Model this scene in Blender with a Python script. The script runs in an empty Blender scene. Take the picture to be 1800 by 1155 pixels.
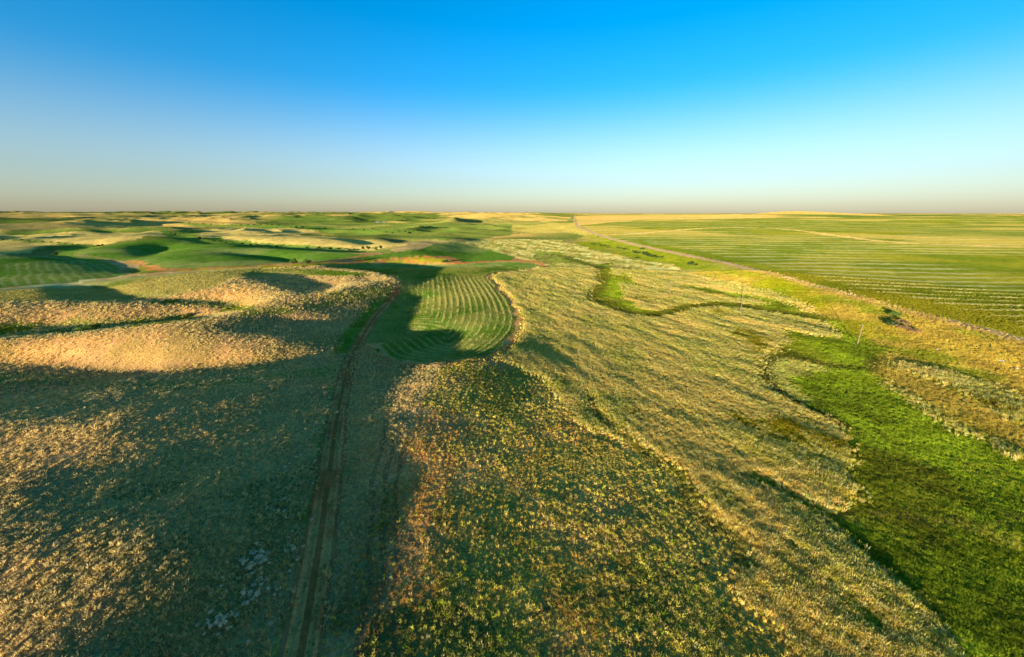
import bpy, bmesh, math, random
import numpy as np
from mathutils import Vector, Matrix

# ------------------------------------------------------------------ camera, sky, sun, exposure
scene = bpy.context.scene
COL = scene.collection
CAM_H = 45.0
cam = bpy.data.cameras.new('camera')
cam.sensor_fit = 'HORIZONTAL'; cam.sensor_width = 36.0; cam.lens = 36.0 * 660 / 1800
cam.clip_start = 0.5; cam.clip_end = 60000
cam_ob = bpy.data.objects.new('camera', cam); COL.objects.link(cam_ob)
cam_ob.location = (0, 0, CAM_H)
cam_ob.rotation_euler = (math.radians(90) - math.atan(202 / 660), 0, 0)
scene.camera = cam_ob

SUN_AZ, SUN_EL = math.radians(31.0), math.radians(4.5)        # direction the light travels to, and its height
TRAVEL = Vector((math.sin(SUN_AZ) * math.cos(SUN_EL), math.cos(SUN_AZ) * math.cos(SUN_EL), -math.sin(SUN_EL)))
world = bpy.data.worlds.new('World'); scene.world = world; world.use_nodes = True
nt = world.node_tree; nt.nodes.clear()
sky = nt.nodes.new('ShaderNodeTexSky'); sky.sky_type = 'NISHITA'; sky.sun_disc = False
sky.sun_elevation = SUN_EL; sky.sun_rotation = SUN_AZ + math.pi
sky.altitude = 900; sky.air_density = 1.0; sky.dust_density = 1.0; sky.ozone_density = 2.9
hsv = nt.nodes.new('ShaderNodeHueSaturation')
# clear evening air: deep blue overhead, pale band of dusty air along the whole horizon
tco = nt.nodes.new('ShaderNodeTexCoord'); sep = nt.nodes.new('ShaderNodeSeparateXYZ'); mrs = nt.nodes.new('ShaderNodeMapRange'); mrs.interpolation_type = 'SMOOTHSTEP'
mrs.inputs['From Min'].default_value = 0.0; mrs.inputs['From Max'].default_value = 0.28; mrs.inputs['To Min'].default_value = 0.6; mrs.inputs['To Max'].default_value = 1.28
nt.links.new(tco.outputs['Generated'], sep.inputs[0]); nt.links.new(sep.outputs['Z'], mrs.inputs['Value']); nt.links.new(mrs.outputs[0], hsv.inputs['Saturation'])
mrv = nt.nodes.new('ShaderNodeMapRange'); mrv.interpolation_type = 'SMOOTHSTEP'; nt.links.new(sep.outputs['Z'], mrv.inputs['Value']); nt.links.new(mrv.outputs[0], hsv.inputs['Value'])
mrv.inputs['From Min'].default_value = 0.0; mrv.inputs['From Max'].default_value = 0.36; mrv.inputs['To Min'].default_value = 0.72; mrv.inputs['To Max'].default_value = 0.97
bg = nt.nodes.new('ShaderNodeBackground'); bg.inputs['Strength'].default_value = 0.106
wo = nt.nodes.new('ShaderNodeOutputWorld')
nt.links.new(sky.outputs[0], hsv.inputs['Color']); nt.links.new(hsv.outputs[0], bg.inputs['Color']); nt.links.new(bg.outputs[0], wo.inputs['Surface'])

sun = bpy.data.lights.new('sun', 'SUN'); sun.energy = 3.6; sun.angle = math.radians(0.5); sun.color = (1.0, 0.94, 0.78)
sun_ob = bpy.data.objects.new('sun', sun); COL.objects.link(sun_ob)
sun_ob.rotation_euler = TRAVEL.to_track_quat('-Z', 'Y').to_euler(); sun_ob.location = (-200, -300, 200)

scene.view_settings.view_transform = 'Standard'; scene.view_settings.look = 'None'
scene.view_settings.gamma = 1.0; scene.view_settings.use_curve_mapping = False
scene.view_settings.exposure = 2.1
scene.cycles.max_bounces = 6; scene.cycles.diffuse_bounces = 4; scene.cycles.transmission_bounces = 2; scene.cycles.transparent_max_bounces = 4

# ------------------------------------------------------------------ survey data of the place, in metres (x east, y north of the viewpoint)
GA_STEPS = [
0,0,0,0,0,0,0,0,0,0,0,0,-1,0,0,0,0,0,0,0,0,0,0,0,0,0,0,0,0,0,0,0,0,0,0,0,1,0,1,0,1,1,2,1,2,3,2,3,4,4,5,5,6,6,7,7,7,7,8,7,7,7,6,5,5,4,3,2,0,-6,-15,-21,-24,-21,-16,-12,-7,-4,-2,-1,0,0,0,0,0,0,0,0,0,0,1,0,0,0,0,0,0,0,0,0,0,0,0,0,0,0,0,0,0,0,0,0,0,1,3,5,7,9,10,11,11,10,10,9,7,5,2,0,0,0,0,0,0,0,0,0,
0,0,0,0,0,0,0,0,0,0,-1,0,1,0,0,0,0,0,0,0,0,0,0,0,0,0,0,0,-1,0,0,1,0,0,0,0,-1,1,-1,1,0,0,-1,1,0,-1,1,0,0,0,0,0,0,0,-1,0,1,0,-1,1,0,0,0,0,0,0,0,-1,1,0,0,-1,1,0,0,0,0,0,0,0,0,0,0,0,0,0,0,0,0,0,-1,0,1,0,0,0,0,0,0,0,0,0,0,0,0,0,0,0,0,0,0,0,0,0,0,0,0,0,0,0,0,0,0,0,0,0,0,0,0,0,0,0,0,0,0,0,
0,0,0,0,0,0,0,0,-1,0,1,0,0,0,0,0,0,0,0,0,0,0,0,0,-1,0,0,0,1,0,0,-1,0,1,0,0,0,0,0,0,0,0,0,0,0,0,0,0,0,0,0,0,0,0,0,0,-1,1,0,0,0,-1,1,0,0,0,-1,1,0,0,0,0,0,0,0,0,0,0,0,0,-1,0,0,1,0,0,0,0,0,0,0,0,-1,1,0,0,0,0,0,0,0,0,0,0,0,0,0,0,0,0,0,0,0,0,0,0,0,0,0,0,0,0,0,0,0,0,0,0,0,0,0,0,0,0,0,0,
0,0,0,0,0,0,0,-1,1,0,0,0,0,0,0,0,0,0,0,0,0,0,-1,0,1,0,0,0,0,0,0,0,0,-1,1,0,0,0,0,0,0,0,0,0,0,0,0,0,0,0,0,0,0,0,0,0,0,0,0,-1,1,0,-1,1,0,0,0,0,-1,1,-1,1,0,0,-1,1,0,-1,0,1,0,0,0,-1,0,0,1,0,0,0,0,0,0,-1,1,0,0,0,0,0,0,0,0,0,0,0,0,0,0,0,0,0,0,0,0,0,0,0,0,0,0,0,0,0,0,0,0,0,0,0,0,0,0,0,0,0,
0,0,0,0,0,-1,0,1,0,0,0,0,0,0,0,0,0,0,0,0,-1,0,1,0,0,0,0,0,0,0,0,0,0,0,0,0,0,0,0,0,0,0,0,0,0,0,0,0,0,0,0,0,-1,1,0,0,0,0,0,0,-1,1,0,0,0,-1,1,0,0,0,0,0,-1,1,0,-1,0,1,0,-1,1,0,0,0,0,0,-1,0,1,0,0,0,0,0,-1,0,1,0,0,0,0,0,0,0,0,0,0,0,0,0,0,0,0,0,0,0,0,0,0,0,0,0,0,0,0,0,0,0,0,0,0,0,0,0,0,0,
0,0,0,0,-1,1,0,0,0,0,0,0,0,0,0,0,0,0,0,-1,1,0,0,0,0,0,0,0,0,0,0,0,0,0,0,0,0,0,0,0,0,0,0,0,0,0,0,0,0,0,0,0,1,-1,0,0,0,0,0,0,0,0,0,0,0,0,0,0,0,-1,1,0,0,-1,1,0,0,0,0,0,0,0,0,0,0,0,0,0,-1,1,0,0,0,0,0,0,-1,1,0,0,0,0,0,0,0,0,0,0,0,0,0,0,0,0,0,0,0,0,0,0,0,1,-1,0,0,0,0,0,0,0,0,0,0,0,0,0,
0,0,0,-1,1,0,0,0,0,0,0,0,0,0,0,0,0,-1,0,1,0,0,0,0,0,0,0,0,0,0,0,0,0,0,0,0,0,0,0,0,0,0,0,0,0,0,0,0,0,0,0,0,0,0,0,0,0,0,0,0,0,0,0,0,-1,1,0,0,0,0,0,-1,1,0,0,0,0,0,0,0,0,-1,1,0,0,0,0,0,0,-1,0,1,0,0,0,0,0,-1,1,0,0,0,0,0,0,0,0,0,0,0,0,0,0,0,0,0,0,0,0,0,0,0,0,0,0,0,0,0,0,0,0,0,0,0,0,0,
0,0,-1,1,0,0,0,0,0,0,0,0,0,0,0,0,-1,1,0,0,0,0,0,0,0,0,0,0,0,0,0,0,0,0,0,0,0,0,0,0,0,0,0,0,0,1,-1,0,0,0,0,0,0,0,0,0,0,0,0,0,1,-1,0,0,1,-1,0,0,0,0,0,0,0,0,0,0,0,0,0,0,-1,1,-1,0,0,1,0,0,0,0,0,-1,1,0,0,0,0,0,-1,1,0,0,0,0,0,0,0,0,0,0,0,0,0,0,0,0,0,0,0,0,0,0,0,0,0,0,0,0,0,0,0,0,0,0,0,0,
-1,0,1,0,0,0,0,0,0,0,0,0,0,0,0,-1,1,0,0,0,0,0,0,0,0,0,0,0,0,0,0,0,0,1,-1,0,0,0,1,-1,0,0,1,-1,0,0,1,0,-1,1,-1,0,0,0,1,0,0,-1,0,1,-1,0,0,0,0,0,0,0,0,0,0,0,0,0,0,0,0,0,0,0,0,0,0,0,0,-1,0,1,0,0,0,0,-1,1,0,0,0,0,0,-1,1,0,0,0,0,0,0,0,0,0,0,0,0,0,0,0,0,0,0,0,0,0,0,0,0,0,0,0,0,0,0,0,0,0,0,0,
0,0,0,0,0,0,0,0,0,0,0,0,0,0,-1,1,0,0,0,0,0,0,0,0,0,0,0,0,0,0,0,0,1,-1,0,0,1,-1,0,1,0,0,-1,1,0,-1,0,0,1,-1,1,0,-1,0,0,0,0,0,1,-1,0,1,0,-1,0,1,-1,0,0,1,-1,1,-1,0,0,0,0,0,-1,1,0,0,0,0,0,0,0,-1,1,0,0,0,0,-1,1,0,0,0,0,0,0,0,0,0,0,0,0,0,0,0,0,0,0,0,0,0,0,0,0,0,0,0,0,0,0,0,0,0,0,0,0,0,0,0,0,0,
0,0,0,0,0,0,0,0,0,0,0,0,0,-1,1,0,0,0,0,0,0,0,0,0,0,0,0,0,0,0,0,1,-1,0,0,1,-1,1,-1,0,0,0,1,-1,0,1,-1,1,-1,0,0,0,1,0,-1,0,0,1,-1,0,0,0,0,0,0,0,1,-1,1,-1,0,0,1,0,-1,0,0,0,1,-1,0,0,0,0,0,0,0,0,-1,0,1,0,0,0,-1,1,0,0,0,0,-1,1,0,0,0,0,0,0,0,0,0,0,0,0,0,0,0,0,0,0,0,0,0,0,0,0,0,0,0,0,0,0,0,0,0,0,
0,0,0,0,0,0,0,0,0,0,0,0,-1,1,0,0,0,0,0,0,0,0,0,0,0,0,0,0,1,0,0,-1,0,0,1,-1,1,-1,1,0,0,0,-1,1,0,-1,1,-1,1,0,0,0,-1,1,0,0,0,-1,0,1,0,-1,0,1,0,-1,0,1,-1,0,1,-1,0,0,0,1,-1,0,0,0,0,0,0,0,0,0,0,0,0,0,-1,1,0,0,0,-1,1,0,0,0,0,-1,1,0,0,0,0,0,0,0,0,0,0,0,0,0,0,0,0,0,0,0,0,0,0,0,0,0,0,0,0,0,0,0,0,0,
0,0,0,0,0,0,0,0,0,0,0,0,0,0,0,0,0,0,0,0,0,0,0,0,0,1,0,0,-1,0,0,0,1,0,-1,1,-1,1,-1,0,0,0,1,0,0,0,0,0,0,0,-1,1,0,-1,1,-1,1,0,0,-1,0,1,0,-1,0,1,0,-1,1,0,-1,1,0,-1,1,-1,0,0,0,0,0,0,0,0,0,0,0,0,0,0,0,-1,1,0,0,0,-1,1,0,0,0,0,-1,1,0,0,0,0,0,0,0,0,0,0,0,0,0,0,0,0,0,0,0,0,0,0,0,0,0,0,0,0,0,0,0,0,
0,0,0,0,0,0,0,0,0,0,0,0,0,0,0,0,0,0,0,0,1,0,0,0,0,-1,0,0,0,1,0,0,-1,1,0,-1,1,-1,1,0,0,0,0,-1,1,0,0,0,0,0,0,-1,1,0,-1,1,-1,1,0,0,0,0,0,0,0,0,-1,1,0,0,1,-1,0,0,0,0,0,0,-1,0,1,-1,0,0,0,0,0,0,0,0,0,0,-1,1,0,0,0,-1,1,0,0,0,0,0,0,0,0,0,0,0,0,0,0,0,0,0,0,0,0,0,0,0,0,0,0,0,0,0,0,0,0,0,0,0,0,0,
0,0,0,0,0,0,0,0,0,0,0,0,1,0,0,0,0,0,0,0,-1,0,0,0,0,0,0,1,0,-1,0,1,0,-1,1,0,0,0,0,0,0,0,0,1,-1,0,0,0,0,0,0,0,0,0,0,0,0,-1,1,0,0,-1,0,1,0,-1,1,0,0,0,0,0,0,1,-1,0,0,0,0,0,-1,0,0,0,0,-1,0,0,1,0,0,0,0,-1,1,0,0,0,-1,1,0,0,0,-1,1,0,0,0,0,0,0,0,0,0,0,0,0,0,0,0,0,0,0,0,0,0,0,0,0,0,0,0,0,0,0,0,
0,0,0,0,0,0,0,0,0,0,0,0,0,0,0,0,0,0,0,0,0,0,0,0,1,0,0,-1,1,0,0,0,0,0,0,0,0,0,0,0,0,0,0,0,0,0,0,0,0,0,1,0,-1,0,1,-1,0,0,0,0,0,0,0,0,0,1,0,-1,0,1,-1,1,-1,0,0,0,0,0,0,0,0,0,-1,0,0,1,-1,0,-1,0,1,0,0,0,-1,1,0,0,0,0,0,0,0,0,-1,1,0,0,0,0,0,0,0,0,0,0,0,0,0,0,0,0,0,0,0,0,0,0,0,0,0,0,0,0,0,0,
0,0,0,0,0,0,0,0,0,0,0,0,0,0,0,0,0,0,0,0,0,1,0,0,-1,0,1,0,-1,1,0,-1,1,0,0,0,0,1,0,-1,1,0,-1,0,0,1,-1,1,-1,0,0,0,1,0,-1,1,0,0,-1,0,0,0,0,0,0,0,0,1,0,0,1,-1,1,-1,0,0,0,-1,0,0,-1,1,0,-1,0,0,0,0,0,0,-1,1,0,0,0,-1,1,0,0,-1,1,0,0,0,0,0,0,0,0,0,0,0,0,0,0,0,0,0,0,0,0,0,0,0,0,0,0,0,0,0,0,0,0,0,0,0,
0,0,0,0,0,0,0,0,0,0,0,0,0,0,0,0,0,0,1,0,0,-1,0,1,0,0,0,0,0,0,0,1,-1,1,-1,1,-1,0,0,1,-1,0,1,0,0,-1,1,-1,1,0,0,0,-1,0,0,0,0,0,0,0,0,0,1,-1,0,0,1,0,1,0,0,1,-1,0,0,-1,0,1,-1,-1,1,-2,0,1,-1,0,0,0,0,0,0,-1,1,0,0,0,-1,1,0,0,-1,1,0,0,0,-1,1,0,0,0,0,0,0,0,0,0,0,0,0,0,0,0,0,0,0,0,0,0,0,0,0,0,0,0,0,0,
0,0,0,0,0,0,0,0,0,0,0,0,0,0,0,0,1,0,-1,0,1,0,0,-1,1,0,0,0,0,0,0,0,0,0,1,-1,1,0,0,0,0,0,0,-1,1,0,0,0,0,0,-1,0,1,0,0,0,-1,0,0,0,0,1,-1,0,0,1,-1,1,1,1,2,0,-1,-1,-1,0,1,-1,0,-1,-1,0,0,-1,0,0,1,-1,0,0,0,0,-1,1,0,0,0,0,0,0,0,0,0,0,0,0,0,0,0,0,0,0,0,0,0,0,0,0,0,0,0,0,0,0,0,0,0,0,0,0,0,0,0,0,0,0,
0,0,0,0,0,0,0,0,0,0,0,0,0,0,1,0,-1,0,1,0,-1,1,0,0,0,0,0,0,1,-1,1,-1,1,0,-1,1,0,-1,0,0,1,0,0,0,0,0,0,0,0,0,0,0,0,-1,1,-1,1,0,0,0,0,-1,0,1,0,-1,1,1,0,3,4,0,-3,-3,-1,1,1,1,-2,-1,-1,0,-1,0,0,-1,0,0,0,0,0,0,0,-1,1,0,0,-1,1,0,0,-1,1,0,0,0,-1,1,0,0,0,0,0,0,0,0,0,0,0,0,0,0,0,0,0,0,0,0,0,0,0,0,0,0,0,0,
0,0,0,0,0,0,0,0,0,0,0,0,1,0,-1,0,0,1,-1,1,0,-1,1,0,0,0,0,0,0,1,-1,1,0,-1,1,0,0,0,0,0,0,0,0,1,-1,0,0,0,0,0,0,0,0,0,0,0,0,0,-1,0,0,0,0,0,0,1,0,0,1,1,2,-1,-2,0,0,1,4,1,-4,-2,-1,-1,0,-1,0,0,0,0,0,0,0,0,0,0,0,0,0,0,0,0,0,0,0,0,0,0,0,0,0,0,0,0,0,0,0,0,0,0,0,0,0,0,0,0,0,0,0,0,0,0,0,0,0,0,0,0,
0,0,0,0,0,0,0,0,0,0,0,1,-1,0,0,1,0,-1,1,-1,1,0,0,0,0,1,-1,1,0,-1,1,0,-1,1,0,0,0,0,0,1,-1,0,0,0,0,0,0,0,0,0,1,-1,0,0,0,0,0,-1,1,0,-1,1,-1,0,0,0,0,1,0,2,-8,2,3,1,1,1,1,-2,2,-2,-1,-1,0,0,0,0,-1,1,-1,0,0,0,0,0,-1,1,0,0,-1,1,0,0,-1,1,0,0,0,-1,1,0,0,0,0,0,0,0,0,0,0,0,0,0,0,0,0,0,0,0,0,0,0,0,0,0,0,0,
0,0,0,0,0,0,0,0,0,1,0,-1,0,1,0,-1,1,0,0,0,0,0,0,1,-1,0,1,-1,0,1,0,-1,1,0,0,0,0,1,0,-1,0,1,-1,0,0,1,0,0,-1,0,0,1,-1,1,-1,0,0,0,0,-1,1,-1,1,-1,0,0,0,0,1,0,7,-3,-2,-1,-1,0,-2,2,1,-1,-1,1,-1,0,-1,0,0,0,0,0,0,0,0,0,0,-1,1,0,0,0,0,0,0,0,0,0,0,0,0,0,0,0,0,0,0,0,0,0,0,0,0,0,0,0,0,0,0,0,0,0,0,0,0,0,0,0,
0,0,0,0,0,0,0,0,1,-1,0,0,1,-1,0,1,-1,1,-1,1,0,0,0,0,1,-1,0,1,0,0,0,0,0,0,0,0,0,0,0,0,0,0,1,-1,1,-1,0,0,1,0,-1,0,0,0,0,0,0,0,-1,1,-1,0,-1,1,-1,0,1,-1,1,2,3,5,-7,-2,0,-1,-2,2,1,1,-1,-1,0,0,0,0,0,-1,0,0,0,0,0,0,0,0,0,0,0,-1,1,0,0,0,0,0,0,0,0,0,0,0,0,0,-1,1,0,0,0,0,0,0,0,0,0,0,0,0,0,0,0,0,0,0,0,0,
0,0,0,0,0,0,0,1,-1,0,0,1,-1,1,0,0,0,0,0,0,0,1,-1,0,0,1,0,0,0,0,0,0,0,0,0,0,0,0,0,0,1,-1,0,1,-1,1,-1,1,-1,0,1,0,0,-1,0,0,-1,1,0,-1,0,0,0,-1,0,0,-1,0,-4,1,1,-2,5,0,1,0,0,0,1,0,0,-1,0,-1,0,0,0,0,1,-1,0,0,0,0,0,0,0,0,0,0,0,0,0,-1,1,0,0,0,-1,1,0,0,0,0,0,0,0,0,0,0,0,0,0,0,0,0,0,0,0,0,0,0,0,0,0,0,
0,0,0,0,0,0,1,-1,0,0,1,-1,1,-1,1,-1,1,0,0,0,0,0,1,0,0,0,0,0,0,0,0,1,-1,0,0,0,0,0,0,0,0,0,0,0,0,0,1,-1,1,0,-1,0,0,1,-1,0,0,0,0,0,-1,-1,0,-1,-5,-4,-1,-1,1,-3,-3,2,8,6,2,0,0,0,0,0,0,0,0,0,0,0,-1,1,-1,0,0,0,0,0,0,0,-1,1,0,0,0,0,0,0,0,0,0,0,0,0,0,0,0,-1,1,0,0,0,0,0,0,0,0,0,0,0,0,0,0,0,0,0,0,0,0,0,
0,0,0,0,0,1,-1,0,0,1,-1,1,-1,1,-1,1,0,0,0,0,0,0,0,0,0,0,0,1,0,0,0,0,1,0,-1,0,0,0,0,0,0,0,0,0,0,0,0,1,-1,0,1,-1,1,-1,1,-1,0,-1,0,0,0,-1,-3,-8,1,0,0,0,1,0,-1,2,5,4,1,2,1,-3,-1,1,-1,0,0,0,0,-1,1,-1,0,1,-1,0,0,0,0,0,0,0,0,0,-1,1,0,0,0,0,0,0,0,0,0,0,0,0,0,0,0,0,0,0,0,0,0,0,0,0,0,0,0,0,0,0,0,0,0,0,
0,0,0,0,1,-1,0,0,1,-1,1,-1,1,-1,1,0,0,0,0,0,0,1,0,0,0,0,0,-1,1,0,0,0,0,-1,1,0,0,0,0,0,-1,1,0,0,0,0,0,0,0,1,-1,1,-1,0,0,0,0,0,0,-1,0,-1,-7,0,0,-1,-1,0,0,0,2,3,3,6,0,0,1,-3,-1,-1,1,0,-1,0,0,0,-1,0,0,0,0,0,0,0,0,0,0,0,0,0,0,0,0,0,-1,1,0,0,0,-1,1,0,0,0,0,0,0,0,0,0,0,0,0,0,0,0,0,0,0,0,0,0,0,0,0,0,
0,0,0,1,-1,0,0,1,-1,1,-1,1,-1,1,0,0,0,0,1,0,0,-1,0,0,1,0,0,0,-1,0,0,0,0,1,0,0,0,-1,0,0,0,0,0,0,0,0,1,-1,1,0,0,0,0,0,-1,1,0,-1,0,0,-1,0,-4,-2,-1,0,-2,0,-1,1,3,3,4,3,3,3,-3,-2,-2,-1,0,-1,0,0,0,0,0,0,0,-1,1,-1,0,0,0,0,0,0,0,0,0,0,0,0,0,0,0,0,0,0,0,0,0,0,0,0,0,0,0,0,0,0,0,0,0,0,0,0,0,0,0,0,0,0,0,0,
0,0,1,-1,0,0,1,-1,1,-1,1,-1,1,0,0,0,0,0,0,0,0,0,0,1,-1,0,1,0,0,0,0,0,0,0,-1,0,0,0,0,0,0,-1,0,0,1,0,0,1,0,-1,1,0,-1,1,0,-1,0,0,0,0,0,0,6,-2,-7,-5,0,-2,0,0,3,3,3,4,8,5,-5,-6,-2,-1,-1,0,0,-1,0,-1,1,-1,0,0,0,0,0,0,0,0,0,0,0,0,0,0,0,0,0,0,0,0,0,0,0,0,0,0,0,0,0,0,0,0,0,0,0,0,0,0,0,0,0,0,0,0,0,0,0,0,
0,0,0,0,0,1,-1,0,0,1,-1,1,0,0,-1,0,0,1,0,0,0,0,1,-1,0,1,-1,0,0,0,0,0,0,-1,1,-1,0,0,0,-1,0,0,-1,1,0,0,1,0,1,1,-1,0,1,-1,0,0,-1,0,0,0,1,0,2,-2,-1,-6,-2,0,-1,0,2,3,4,7,13,-9,-3,0,-3,-1,-1,-1,-1,1,-1,0,-1,1,0,0,-1,1,-1,0,0,0,0,0,0,0,0,0,0,0,0,0,0,0,0,0,0,0,0,0,0,0,0,0,0,0,0,0,0,0,0,0,0,0,0,0,0,0,0,0,0,0,
0,1,-1,0,1,-1,0,1,-1,0,1,0,-1,0,1,0,0,0,0,0,0,1,-1,0,1,-1,0,0,1,-1,0,0,-1,0,0,0,-1,0,-1,0,0,-1,0,-1,0,2,1,1,0,0,1,-1,0,0,0,-1,0,0,0,0,1,0,-7,2,0,3,-4,-2,-1,0,0,4,3,2,3,3,1,1,-1,-3,-1,0,-1,-1,0,0,0,-1,0,0,0,0,1,-1,0,0,0,0,0,0,0,0,0,0,0,0,0,0,0,0,0,0,0,0,0,0,0,0,0,0,0,0,0,0,0,0,0,0,0,0,0,0,0,0,0,0,
1,-1,0,0,0,0,1,-1,1,0,-1,0,1,0,0,0,0,-1,1,0,0,0,0,0,0,0,0,0,-1,1,-1,0,0,0,-2,0,0,-1,0,-1,-1,0,-1,-1,0,3,1,1,1,0,-1,1,0,-1,0,-7,-2,-2,-2,4,4,4,2,-2,1,-1,-2,-2,0,-2,1,1,2,3,-2,6,4,0,0,-1,-2,-1,0,-1,0,0,0,0,0,-1,1,-1,0,1,-1,0,1,-1,0,0,0,0,0,0,0,0,0,0,0,0,-1,1,0,0,0,0,0,0,0,0,0,0,0,0,0,0,0,0,0,0,0,0,0,0,0,0,
0,0,0,1,-1,1,-1,1,-1,0,1,0,0,0,0,0,0,0,0,0,0,-1,1,0,-1,0,1,-1,0,0,0,-1,-1,0,0,-1,-1,0,-1,-1,-1,-2,-3,-2,-2,-1,0,0,1,-1,2,0,1,-1,-2,6,-1,1,0,-3,-2,1,7,4,2,0,0,-5,-1,0,-1,1,1,1,0,4,5,3,0,0,-2,-1,-1,0,-1,0,-1,1,-1,1,-1,0,0,0,1,0,-1,0,0,0,0,0,0,0,0,0,0,0,0,0,0,0,0,0,0,0,0,0,0,0,0,0,0,0,0,0,0,0,0,0,0,0,0,0,0,0,
0,0,1,-1,1,-1,1,-1,1,0,0,0,0,0,0,0,0,0,-1,1,0,0,-1,1,0,0,-1,0,0,-1,-1,0,0,-2,0,-1,-1,-1,-1,-1,-2,-2,2,1,0,-3,-1,1,0,2,-1,0,-1,2,1,1,0,-1,0,-1,-1,-1,4,6,0,2,-1,-1,-4,-1,-1,0,0,-2,5,3,3,3,2,0,-1,-2,-1,0,0,0,0,-1,1,-1,0,1,-1,0,0,0,0,0,0,0,0,0,0,0,0,0,0,0,0,0,0,0,0,0,0,0,0,0,0,0,0,0,0,0,0,0,0,0,0,0,0,0,0,0,0,0,
3,1,-1,1,-1,1,-1,1,0,0,0,-1,0,1,-1,1,0,0,0,-1,1,0,0,-1,0,-1,0,0,-1,0,0,-2,-1,0,-2,-1,-1,-2,-1,-2,1,3,0,0,-1,-2,-1,0,0,0,1,0,0,0,1,-1,2,-1,0,-1,-2,1,2,3,2,1,1,0,-4,-1,-1,-1,0,3,-1,2,4,3,2,0,0,-1,-1,-1,0,0,0,0,-1,1,0,-1,0,0,0,0,0,0,0,0,0,0,0,0,0,0,0,0,0,0,0,0,0,0,0,0,0,0,0,0,0,0,0,0,0,0,0,0,0,0,0,0,0,0,0,0,
7,0,0,0,0,0,1,-1,0,0,0,1,0,-1,1,-1,0,0,0,1,-1,-1,0,0,0,0,-1,0,-1,-1,-1,-1,-1,-2,-1,-2,-3,-1,-2,3,1,0,0,0,0,-1,-3,0,0,1,-1,1,0,0,0,1,0,1,-2,0,0,-2,0,3,5,0,2,0,0,-4,-2,-1,1,3,-2,2,2,2,3,2,0,-2,0,-1,0,-1,0,0,0,0,0,0,1,-1,0,0,0,0,0,0,1,-1,0,0,0,0,0,0,0,0,0,0,0,0,0,0,0,0,0,0,0,0,0,0,0,0,0,0,0,0,0,0,0,0,0,0,
10,0,0,0,0,0,0,0,0,0,0,0,0,0,0,0,0,0,0,-1,0,1,-1,0,-1,0,-1,0,-1,-2,-1,-1,-3,-2,-2,-3,-3,1,3,1,0,0,0,-1,0,-1,0,-3,0,0,1,0,0,0,0,1,0,0,1,-1,-1,-1,0,1,3,4,0,1,-1,-2,-2,-1,-2,1,3,1,1,3,2,1,1,-1,-1,0,0,0,0,0,0,0,-1,1,-1,1,-1,0,0,0,0,0,0,0,0,0,0,0,0,0,0,0,0,0,0,0,0,0,0,0,0,0,0,0,0,0,0,0,0,0,0,0,0,0,0,0,0,0,
13,-1,1,-1,1,-1,0,1,0,0,0,0,0,0,0,0,0,0,-1,0,-1,0,0,-1,0,-1,0,-2,-1,-1,-2,-3,-2,-3,-5,0,5,0,-1,0,-1,0,0,1,-1,0,-1,-2,-1,0,0,1,0,0,0,0,0,1,0,-1,0,-1,-1,0,3,3,2,1,1,-1,-3,-2,0,-2,2,1,2,2,2,2,1,1,-2,0,-1,0,0,0,0,0,1,-1,0,0,1,-1,0,0,0,1,-1,0,0,0,0,0,0,0,0,0,0,0,0,0,0,0,0,0,0,0,0,0,0,0,0,0,0,0,0,0,0,0,0,0,0,0,
13,1,-1,1,0,0,0,0,0,0,0,0,0,0,0,0,-1,0,0,0,0,-1,-1,0,-1,-1,-1,0,-2,-2,-4,-3,-4,-3,4,2,-1,0,0,-1,0,0,0,-1,0,0,-1,-1,-2,0,1,-1,1,0,0,0,1,0,0,1,-2,0,-1,-1,0,4,3,1,2,-1,-2,-2,-1,0,0,2,1,1,2,2,1,0,0,0,0,0,0,0,0,-1,0,0,1,-1,0,1,0,0,0,-1,0,0,0,0,0,0,0,0,0,0,0,0,0,0,0,0,0,0,0,0,0,0,0,0,0,0,0,0,0,0,0,0,0,0,0,0,
15,-1,1,-1,0,1,0,0,-1,0,0,0,0,0,0,0,1,-1,0,-1,-1,-1,0,-1,-1,0,-1,-1,-1,-4,-5,-6,2,4,0,0,-1,0,-1,-1,0,0,0,0,0,-1,0,-1,-1,-3,0,1,1,0,0,0,0,0,1,0,0,-1,-1,0,0,1,3,3,0,1,0,-3,-1,0,-1,1,1,2,1,2,1,1,0,-1,0,0,0,0,0,1,-1,1,-1,0,0,0,0,0,0,0,0,0,0,0,1,-1,0,0,0,0,0,0,0,0,0,0,0,0,0,0,0,0,0,0,0,0,0,0,0,0,0,0,0,0,0,0,
14,1,-1,1,0,-1,0,0,1,0,0,0,0,0,0,-1,0,0,-1,0,-1,0,-2,-1,-2,-1,0,0,-1,-6,-6,5,0,-1,0,-1,0,-1,0,0,-1,0,0,0,0,0,-1,0,-2,-1,0,0,0,2,0,-1,0,0,1,0,0,-1,-1,-1,-1,0,2,2,3,2,0,0,-4,-2,0,-1,0,3,3,1,2,2,0,-1,0,0,0,0,0,0,1,-1,0,1,-1,0,0,0,0,0,0,0,0,0,0,0,0,0,0,0,0,0,0,0,0,0,0,0,0,0,0,0,0,0,0,0,0,0,0,0,0,0,0,0,0,0,
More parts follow.
